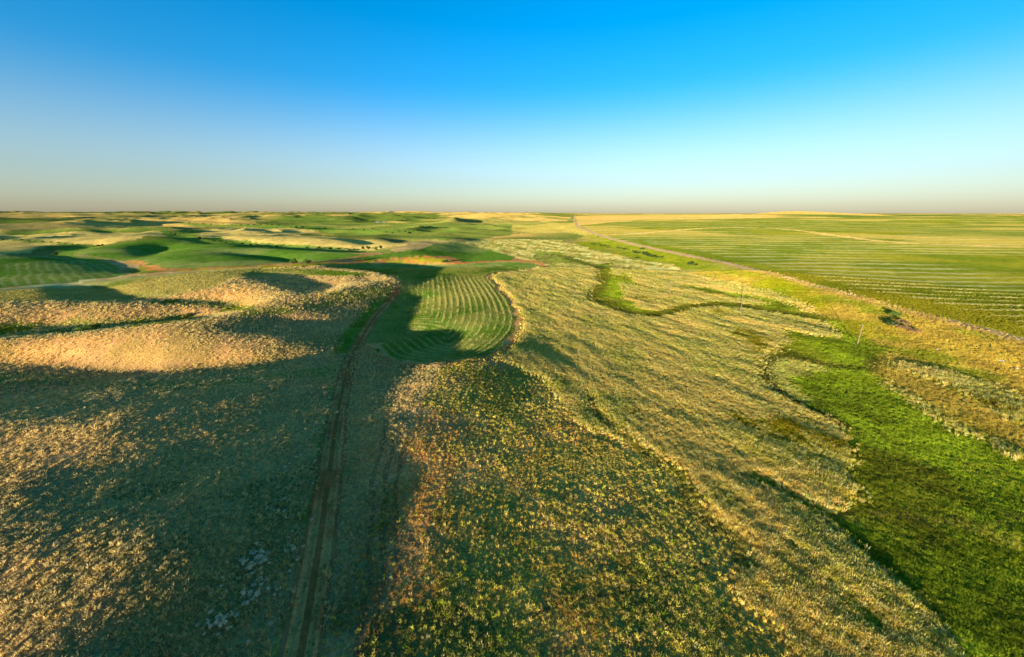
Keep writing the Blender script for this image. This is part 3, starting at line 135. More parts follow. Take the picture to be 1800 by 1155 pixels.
-7,-6,-8,11,4,1,2,8,3,-2,-1,0,-1,-1,0,-1,-1,0,0,-1,0,0,0,-1,1,-1,1,0,-1,1,0,-1,1,-1,0,1,-1,1,0,0,-1,-1,0,-1,-9,-3,9,0,0,0,-1,1,-1,1,0,-1,1,1,0,0,1,0,0,-1,1,-1,1,-1,1,0,0,0,0,1,1,0,1,0,0,1,-1,1,0,0,0,1,0,-1,0,0,1,-1,0,0,0,0,0,1,-1,0,0,0,0,0,0,0,0,0,0,0,0,0,0,0,0,0,0,0,0,0,0,0,0,0,0,0,0,0,0,0,0,0,0,0,0,0,
-20,5,9,1,1,2,15,2,-8,-1,0,-2,0,-2,0,-1,0,0,0,-1,1,-1,-1,1,-1,1,-1,0,0,0,0,0,0,0,1,-1,1,-1,1,-1,0,0,-1,-4,-2,2,0,1,0,0,0,-1,0,-1,1,0,0,0,0,1,0,1,-1,1,0,3,-3,0,0,-1,0,1,1,0,0,0,0,1,0,1,1,0,0,0,0,0,0,0,0,0,0,1,-1,0,0,0,1,-1,0,0,0,0,0,0,0,0,0,0,0,0,0,0,0,0,0,0,0,0,0,0,0,0,0,0,0,0,0,0,0,0,0,0,0,0,0,0,
-8,2,1,1,2,14,-4,-1,-1,0,-2,0,-1,0,-1,0,-1,-1,0,0,-1,0,1,-1,1,-1,0,0,0,-1,0,1,-1,1,-1,0,1,0,0,0,0,0,-1,1,-2,-1,0,-1,0,-1,0,0,0,0,-1,0,0,1,0,0,1,0,1,0,0,5,-4,-1,-1,1,0,0,0,0,1,0,1,0,1,0,0,0,1,0,0,0,0,0,1,-1,0,0,1,0,0,0,-1,0,0,0,0,0,0,0,0,0,0,0,0,0,0,0,0,1,-1,0,0,0,0,0,0,0,0,0,0,0,0,0,0,0,0,0,0,0,0,0,
-6,1,1,4,16,-6,-3,0,-1,-1,0,-2,0,-1,-1,0,0,0,-1,0,0,0,-1,1,-1,0,0,-1,0,1,-1,0,0,-1,1,1,-1,1,0,0,0,-1,1,0,8,-10,-2,0,0,0,-1,1,-1,0,0,0,0,-1,1,1,-1,1,1,0,0,4,-3,-1,0,0,0,0,0,1,-1,1,0,1,0,0,1,1,0,0,0,0,0,0,0,0,0,0,0,0,0,0,0,0,0,0,0,1,-1,0,0,0,0,0,0,0,0,0,0,-1,1,0,0,0,0,0,0,0,0,0,0,0,0,0,0,0,0,0,0,0,0,0,
-4,1,2,11,-2,0,-1,-1,0,-1,-2,1,-2,0,0,-1,0,-1,0,0,0,-1,0,0,0,-1,0,1,-1,-1,1,-1,0,0,0,0,1,1,0,0,0,0,-1,1,-2,0,-1,0,-1,0,0,-1,0,0,0,0,0,0,0,0,1,-1,1,1,0,-2,2,0,0,0,0,0,0,0,1,0,0,0,1,1,0,0,1,0,0,0,0,1,-1,1,-1,0,0,0,0,0,0,0,0,0,0,0,0,0,0,0,0,0,0,0,0,0,0,0,0,0,0,0,0,0,0,0,0,0,0,0,0,0,0,0,0,0,0,0,0,0,
-2,5,16,-5,-7,0,-1,-1,-1,0,0,-2,0,0,-1,0,-1,0,0,0,-1,0,0,-1,0,0,0,-1,0,0,-1,0,0,0,-2,2,1,1,0,2,-1,1,-1,0,4,-4,-2,-1,-1,0,0,0,0,-1,0,-1,1,0,0,0,0,1,0,0,1,3,-2,0,-1,-1,0,0,1,0,0,1,0,1,-1,2,1,0,-1,1,0,0,0,0,0,0,0,0,0,0,0,0,0,0,0,0,1,-1,0,0,0,0,0,0,0,0,0,0,0,0,0,0,0,0,0,0,0,0,0,0,0,0,0,0,0,0,0,0,0,0,0,0,
12,5,-8,-1,0,-2,0,-1,-1,-1,0,0,-1,-1,0,-1,0,0,0,-1,0,0,0,0,-1,0,-1,0,0,0,-1,0,-1,0,-5,5,3,1,0,0,1,-1,1,-1,1,-1,-1,-2,0,-1,0,-1,0,0,-1,1,-1,0,0,1,0,1,-1,1,2,-1,1,0,0,-1,0,0,-1,1,0,0,1,0,1,0,1,0,1,0,0,0,0,0,0,0,1,-1,0,0,0,0,0,0,0,1,-1,0,0,0,0,0,0,1,-1,0,0,0,0,0,0,0,0,0,0,0,0,0,0,0,0,0,0,0,0,0,0,0,0,0,0,0,
11,-2,-1,-1,-1,0,-1,-1,0,-1,-1,0,0,-1,0,0,-1,0,-1,0,0,0,-1,-1,1,0,-1,0,-1,-1,0,0,-2,-3,5,3,0,0,2,0,0,0,0,0,1,7,-10,-1,-1,0,-1,0,0,0,0,-1,0,0,0,-1,1,0,1,0,3,-1,0,0,0,0,0,0,0,-1,1,-1,1,0,2,0,0,1,0,0,0,0,1,-1,1,-1,0,1,-1,0,0,0,0,0,1,-1,0,0,0,0,0,0,0,0,0,0,0,0,0,1,-1,0,0,0,0,0,0,-1,1,0,0,0,0,0,0,0,0,0,0,0,0,0,
8,0,-1,0,-1,-1,-1,0,-1,0,-1,-1,0,0,-1,0,0,-1,0,0,-1,0,0,0,-1,-1,1,-1,0,-1,0,-1,-4,-2,11,0,1,0,0,0,0,1,0,0,-1,4,-2,-5,0,-2,0,0,-1,0,0,0,0,-1,1,0,0,0,1,1,4,-2,0,0,0,0,-1,0,1,0,-1,1,0,1,0,1,0,0,0,0,0,0,0,0,0,0,0,0,1,0,-1,0,0,1,-1,0,0,0,0,0,0,0,0,0,0,0,0,0,0,-1,1,0,0,0,0,0,0,0,0,0,0,0,0,0,0,0,0,0,0,0,0,0,
8,0,-1,-1,0,-1,-1,-1,0,-1,0,-1,-1,0,0,-1,0,0,0,-1,0,-1,0,0,-1,0,-1,0,0,0,-3,-4,2,5,8,-3,0,0,0,0,1,0,0,0,1,0,8,-11,-2,0,-1,-1,0,0,-1,0,0,0,-1,0,0,1,0,1,5,-2,1,0,-1,0,0,1,-1,0,0,1,-1,1,0,0,0,0,0,1,0,0,0,0,0,0,0,0,0,0,1,0,0,-1,0,0,0,0,0,0,0,0,0,0,0,0,0,0,0,0,0,0,0,0,0,0,0,0,0,0,0,0,0,0,0,0,0,0,0,0,0,0,
8,-2,0,-1,-1,0,-1,0,-1,0,-1,0,0,-1,-1,0,0,0,-1,0,0,0,-1,-1,0,0,0,-1,-2,-2,-4,0,5,20,-10,-1,-1,1,0,0,0,0,1,0,0,1,1,3,-9,-1,-1,0,0,-1,0,0,-1,0,0,0,0,0,1,2,1,0,1,0,0,0,0,-1,1,0,0,-1,1,0,0,1,0,0,0,0,0,0,0,0,0,1,-1,0,0,0,0,0,0,0,0,0,0,0,0,0,0,0,1,-1,0,0,0,0,0,0,0,0,0,0,0,0,0,1,-1,0,0,0,0,0,0,0,0,0,0,0,0,0,
7,-1,-1,0,-1,-1,0,-1,0,-1,0,-1,0,0,0,-1,0,-1,0,0,-1,-1,0,0,0,-1,-1,0,-4,-4,6,5,17,-11,-1,0,-1,0,0,0,0,1,0,1,0,1,0,6,-10,-2,-1,-1,-1,0,0,-1,0,0,0,0,0,0,1,4,1,0,-1,0,0,0,1,0,-1,0,1,0,0,-1,1,-1,1,0,0,0,0,0,0,0,0,0,0,0,0,0,0,0,0,0,0,0,0,0,0,0,0,0,0,0,0,0,0,0,0,0,0,0,0,0,0,0,0,-1,1,0,0,0,0,0,0,0,0,0,0,0,0,0,
5,0,0,-1,-1,0,-1,0,-1,0,-1,0,-1,0,0,0,-1,0,-1,0,0,-1,0,-1,0,-1,-4,0,-1,3,1,13,-3,0,0,-1,0,-1,0,0,0,0,1,1,1,0,2,1,8,-15,-2,-1,-1,-1,0,0,-1,0,0,0,1,0,1,11,-6,0,0,0,0,-1,-1,0,1,0,-1,0,0,1,0,0,-1,1,0,0,0,0,0,1,-1,0,1,-1,0,0,0,0,0,0,0,0,0,0,0,0,0,1,-1,0,0,0,0,0,0,0,0,0,0,0,0,0,0,0,0,0,0,0,0,0,0,0,0,0,0,0,0,0,
5,0,-1,-1,0,-1,0,-1,0,-1,0,0,0,-1,-1,0,-1,0,0,-1,-1,1,-1,0,-2,0,-4,-3,7,4,17,-4,-6,-1,-1,0,0,0,-1,1,0,0,0,1,1,1,1,2,5,5,-17,-3,-1,-1,0,-1,1,-1,0,0,0,2,10,-2,-1,-1,-1,-1,-1,1,-1,0,-1,0,1,0,0,0,-1,1,0,0,0,0,0,0,0,0,0,0,0,0,0,0,0,0,0,0,0,0,0,0,0,0,0,0,0,0,0,0,0,0,0,1,-1,0,0,0,0,0,0,0,0,0,0,0,0,0,0,0,0,0,0,0,0,0,
5,-2,0,0,-1,0,-1,0,-1,0,0,-1,-1,0,0,-1,0,-1,0,-1,1,-1,-1,-3,-2,-3,6,-1,2,14,-3,0,0,-1,0,-1,-1,0,1,-1,1,0,1,0,1,1,2,2,2,4,4,-15,-4,-1,-2,0,-1,0,0,1,3,19,-3,-9,-3,-1,-1,-1,0,-1,1,-1,0,0,0,0,0,0,0,0,0,0,0,0,0,1,-1,0,0,0,0,1,-1,0,0,0,0,0,0,0,0,0,0,0,0,0,0,0,0,0,0,0,0,-1,1,0,0,0,0,0,0,0,0,0,0,0,0,0,0,0,0,0,0,0,0,0,
3,1,-1,-1,0,-1,0,-1,0,0,-1,0,-1,0,-1,0,0,-1,0,0,-2,-1,-2,-1,-1,0,1,6,9,3,-3,-1,-1,0,-1,0,0,-1,0,1,0,0,0,1,1,2,1,1,2,4,8,9,-7,-18,-5,-1,-1,0,1,5,14,-7,-3,-2,-1,-3,-1,0,-1,0,-1,1,0,-1,0,0,0,-1,1,0,0,0,0,0,0,0,0,0,0,0,0,0,0,0,0,0,0,0,0,0,0,0,0,0,1,-1,0,0,0,0,0,0,0,0,0,0,0,0,0,0,0,0,0,0,0,0,0,0,0,0,0,0,0,0,0,0,
3,-1,0,0,-1,0,0,-1,0,-1,-1,0,0,-1,0,-1,-1,1,-2,0,0,-6,2,-3,6,0,3,4,11,-6,-1,0,0,-2,0,-1,0,1,-1,0,0,1,1,0,1,1,1,2,2,2,4,4,5,10,-18,-4,-1,8,1,11,-10,-9,-3,-3,-2,-1,-1,-1,0,-1,0,-1,0,0,0,0,0,0,0,-1,1,0,0,-1,1,0,0,0,0,0,0,0,1,-1,0,0,0,0,0,0,0,0,0,0,0,0,0,0,0,0,0,0,0,0,0,0,0,0,0,0,0,0,0,0,0,0,0,0,0,0,0,0,0,0,0,0,
3,-1,-1,0,0,-1,0,0,-1,-1,0,-1,0,-1,0,0,0,-2,0,-3,-6,7,-4,4,-2,6,6,14,-11,0,-1,-1,-1,1,-1,0,0,-1,0,0,1,0,0,1,0,1,2,2,2,1,3,2,3,4,18,0,0,-6,-1,-14,-5,-4,-2,-2,-2,-1,-1,-1,-1,0,0,-1,0,0,0,0,-1,1,0,0,0,-1,1,0,0,0,0,0,0,0,0,0,0,1,-1,0,0,0,0,0,0,0,0,1,-1,0,0,0,0,0,0,0,0,0,0,0,0,0,0,0,0,0,0,0,0,0,0,0,0,0,0,0,0,0,0,0,
2,0,0,-1,0,-1,-1,0,-1,0,0,-1,-1,0,-1,0,-1,0,-3,-5,5,-5,5,4,1,2,12,-4,-1,-1,0,-1,0,-1,0,-1,0,0,0,0,0,0,1,0,2,0,1,1,1,3,2,3,2,3,2,2,0,-3,-2,-3,-3,-2,-3,-1,-2,-1,-1,-1,-1,0,-1,1,-1,1,-1,0,0,0,0,0,0,0,0,0,0,0,0,0,1,-1,0,0,0,0,0,0,0,0,0,0,0,0,1,-1,0,0,0,0,0,0,0,0,0,1,-1,0,0,0,0,0,0,0,0,0,0,0,0,0,0,0,0,0,0,0,0,0,
1,0,0,0,-1,0,-1,-1,0,-1,-1,0,0,-1,-1,-5,0,-2,-1,2,1,5,1,2,9,14,-9,-5,0,-2,-1,0,-1,-1,0,0,-1,0,1,0,-1,1,0,1,0,1,1,1,2,1,1,2,3,1,2,1,0,-1,-2,-2,-2,-2,-2,-2,-1,-1,-1,0,0,-1,0,-1,1,-1,0,0,0,0,0,0,0,0,0,0,0,0,0,0,0,0,0,0,0,0,1,-1,0,0,0,0,0,0,0,0,0,0,0,0,0,0,0,0,0,0,0,0,0,0,0,0,0,0,0,0,0,0,0,0,0,0,0,0,0,0,0,0,
2,-1,-1,0,-1,0,0,-1,-1,0,-1,0,-1,-1,-5,3,-4,-3,4,5,1,1,2,7,9,-7,0,-1,-1,-1,-1,-1,0,0,-1,0,0,-1,0,0,0,1,0,0,1,1,0,1,1,2,1,1,1,2,1,0,0,0,-1,-2,-2,-1,-1,-1,-1,-1,-1,-1,0,0,0,0,-1,0,0,0,0,0,0,0,0,0,0,0,0,-1,1,0,0,0,0,0,0,0,0,1,-1,0,0,0,0,1,-1,0,0,0,0,0,0,0,0,0,0,-1,1,0,0,0,0,0,0,0,0,0,0,0,0,0,0,0,0,0,0,0,0,0,
1,0,0,-2,1,-2,0,-1,0,-1,0,-2,-2,-5,3,-3,4,2,1,1,2,2,10,7,-8,-1,-1,-1,-1,0,-1,-1,-1,-1,0,0,0,0,-1,0,1,0,0,1,0,0,2,1,0,1,1,2,0,1,1,1,-1,0,-1,-1,-1,-2,-1,-1,0,-1,0,0,-1,-1,0,0,0,0,0,0,0,0,-1,1,0,0,0,0,0,0,0,0,0,0,0,0,0,0,0,0,1,-1,0,1,0,-1,0,0,0,0,0,0,0,0,0,0,0,0,0,0,0,0,0,0,0,0,0,0,0,0,0,0,0,0,0,0,0,0,0,0,
1,0,-1,0,-1,0,-2,0,-1,-1,-1,-3,-4,4,0,0,1,4,0,2,5,16,-4,-7,-1,0,-1,-1,-2,-1,0,-1,0,0,-1,-1,0,0,0,0,0,0,0,1,0,2,-1,1,2,0,1,0,2,0,0,0,1,-1,0,-1,0,-1,-1,0,-2,0,0,-1,0,0,-1,0,0,0,0,-1,1,0,0,0,-1,1,0,0,0,0,0,0,-1,1,0,0,0,0,0,0,0,1,0,-1,0,0,0,0,0,0,0,0,0,0,0,0,0,0,0,0,0,0,0,0,0,0,0,0,0,0,0,0,0,0,0,0,0,0,0,0,
1,-1,-1,0,-1,-1,0,-1,-1,0,-4,-7,7,-2,2,4,1,1,2,8,11,-10,1,-1,-1,-2,-1,-1,0,-1,-1,0,-1,-1,0,0,-1,0,0,0,0,0,1,0,1,0,1,1,0,1,0,1,0,1,0,1,-1,0,0,0,-1,-1,0,-1,0,0,-1,0,0,0,0,0,-1,0,0,0,0,0,0,0,0,0,-1,1,0,0,0,0,0,0,0,0,0,0,0,0,0,0,0,0,0,0,0,0,0,0,0,0,0,0,0,0,0,0,0,0,0,0,0,0,0,0,0,0,0,0,0,0,0,0,0,0,0,0,0,0,
0,0,0,-1,-1,-1,-1,0,-1,-9,-3,10,-2,4,1,2,0,11,11,-2,-9,0,-2,0,-1,-1,-1,-1,-1,0,-1,-1,-1,0,0,-1,0,0,0,-1,0,0,0,1,1,0,2,0,0,1,1,0,1,0,0,0,0,0,-1,0,0,0,-1,0,0,-1,0,0,-1,0,0,0,0,0,0,0,0,-1,1,0,0,0,0,0,0,0,0,0,0,0,0,0,0,0,0,0,0,0,0,0,0,0,0,0,0,0,0,0,0,0,0,0,0,1,-1,0,0,0,0,0,0,0,0,0,0,0,0,0,0,0,0,0,0,0,0,0,
1,-1,-1,0,-1,-1,-1,-1,-8,2,6,0,1,1,2,5,16,-5,-5,0,-1,-2,0,-2,-1,0,-1,-1,-1,-1,-1,0,0,-1,0,-1,0,0,-1,0,0,0,1,0,1,1,0,1,1,0,1,0,0,0,1,0,0,0,0,0,-1,0,0,0,-1,0,0,-1,1,-1,0,0,0,0,0,0,0,0,0,-1,1,-1,1,0,-1,1,0,0,0,0,0,0,0,0,0,0,0,0,0,0,0,0,0,0,0,0,0,0,0,0,0,0,0,-1,1,0,0,0,0,0,0,0,0,0,0,0,0,0,0,0,0,0,0,0,0,0,
0,0,0,-2,0,-1,-2,-13,8,6,2,1,1,1,14,4,-10,1,-1,-1,-1,0,-2,0,-1,-2,-1,0,0,-1,-1,0,-1,0,-2,1,-1,-1,0,-2,-1,-2,2,3,2,2,1,0,1,0,0,1,0,0,0,0,1,-1,0,0,0,0,0,-1,0,0,-1,1,-1,0,0,0,0,0,-1,1,-1,1,0,0,0,0,0,0,0,0,0,-1,1,0,0,0,0,0,0,0,0,0,0,0,0,0,0,0,0,0,0,0,0,0,0,0,0,0,0,0,0,0,0,0,0,0,0,0,0,0,0,0,0,0,0,0,0,0,0,0,
1,-1,0,0,-1,-10,-2,13,-1,10,-5,9,4,7,-10,-4,0,-1,-1,-1,-1,-1,0,-2,-1,0,-1,-1,-1,-1,0,-1,0,-1,0,-1,0,0,-1,-1,0,2,-2,4,1,0,1,1,0,0,1,0,0,1,0,0,-1,1,0,-1,0,0,0,-1,1,-1,1,-1,0,1,-1,0,0,0,0,0,0,0,-1,1,-1,1,0,-1,1,0,0,0,0,0,0,0,0,0,0,0,0,0,0,0,0,0,0,0,0,0,0,0,0,0,0,0,0,0,0,0,0,0,0,0,0,0,0,0,0,0,0,0,0,0,0,0,0,0,0,0,
1,0,-1,-5,-3,6,11,8,3,-6,7,-5,-1,-4,-1,0,-2,-1,0,-1,-1,-1,-1,0,-1,-1,-1,0,-1,-1,0,-2,-1,-1,0,1,0,-1,-3,2,0,1,1,2,0,1,1,0,0,1,0,0,1,0,0,0,0,0,0,0,0,0,-1,1,-1,1,-1,0,0,-1,1,-1,1,-1,1,-1,1,0,0,0,0,0,0,0,0,0,-1,1,0,0,0,0,0,0,0,0,0,0,0,0,0,0,0,0,0,0,0,0,0,0,0,0,0,0,0,0,0,0,0,0,0,0,0,0,0,0,0,0,0,0,0,0,0,0,0,0,
1,0,-12,17,7,6,-5,-6,2,0,1,-1,0,0,-1,-1,-1,-1,-1,-1,0,-1,-1,-1,-1,-1,0,-1,-1,0,-1,0,-1,-3,-3,4,0,0,-5,4,1,-4,11,-3,1,1,-1,1,1,0,0,1,-1,0,1,-1,1,0,-1,1,0,-1,1,-1,0,0,0,0,0,0,0,0,0,0,0,0,0,-1,1,-1,1,0,-1,1,0,0,0,0,0,0,0,0,0,0,0,0,0,0,0,0,0,0,0,0,0,0,0,0,0,0,0,0,0,1,-1,0,0,0,0,0,0,0,0,0,0,0,0,0,0,0,0,0,0,0,0,0,
2,-3,17,-10,-2,2,1,1,0,0,0,1,-1,0,-1,-1,0,-1,-1,-1,-1,0,-1,-1,0,-1,-1,-1,-1,0,-1,-1,0,0,0,-2,1,-1,0,2,-4,4,2,1,1,0,1,0,0,1,0,0,1,0,-1,1,-1,0,1,-1,0,0,0,1,-1,0,0,0,0,0,0,0,-1,1,-1,1,-1,1,0,0,0,-1,1,0,0,-1,1,0,0,0,0,0,0,0,0,0,0,0,0,0,0,0,0,0,0,0,0,0,0,0,0,0,0,0,0,0,0,0,0,0,0,0,0,0,0,0,0,0,0,0,0,0,0,0,0,0,
2,4,-3,0,2,0,1,1,0,0,0,-1,1,-2,0,-1,0,-1,-1,0,-1,-1,-1,0,-1,-1,0,-1,0,-2,0,0,-8,7,0,0,0,-6,6,-6,6,-3,7,1,0,1,0,0,1,0,0,0,0,0,0,0,1,-1,0,0,0,1,-1,0,0,0,0,0,0,0,-1,1,0,0,0,0,0,0,-1,1,0,0,0,0,0,0,0,0,0,0,0,0,0,0,0,0,0,0,0,0,0,0,0,0,0,0,0,0,0,0,0,0,0,-1,1,0,0,0,0,0,0,0,0,0,0,0,0,0,0,0,0,0,0,0,0,0]
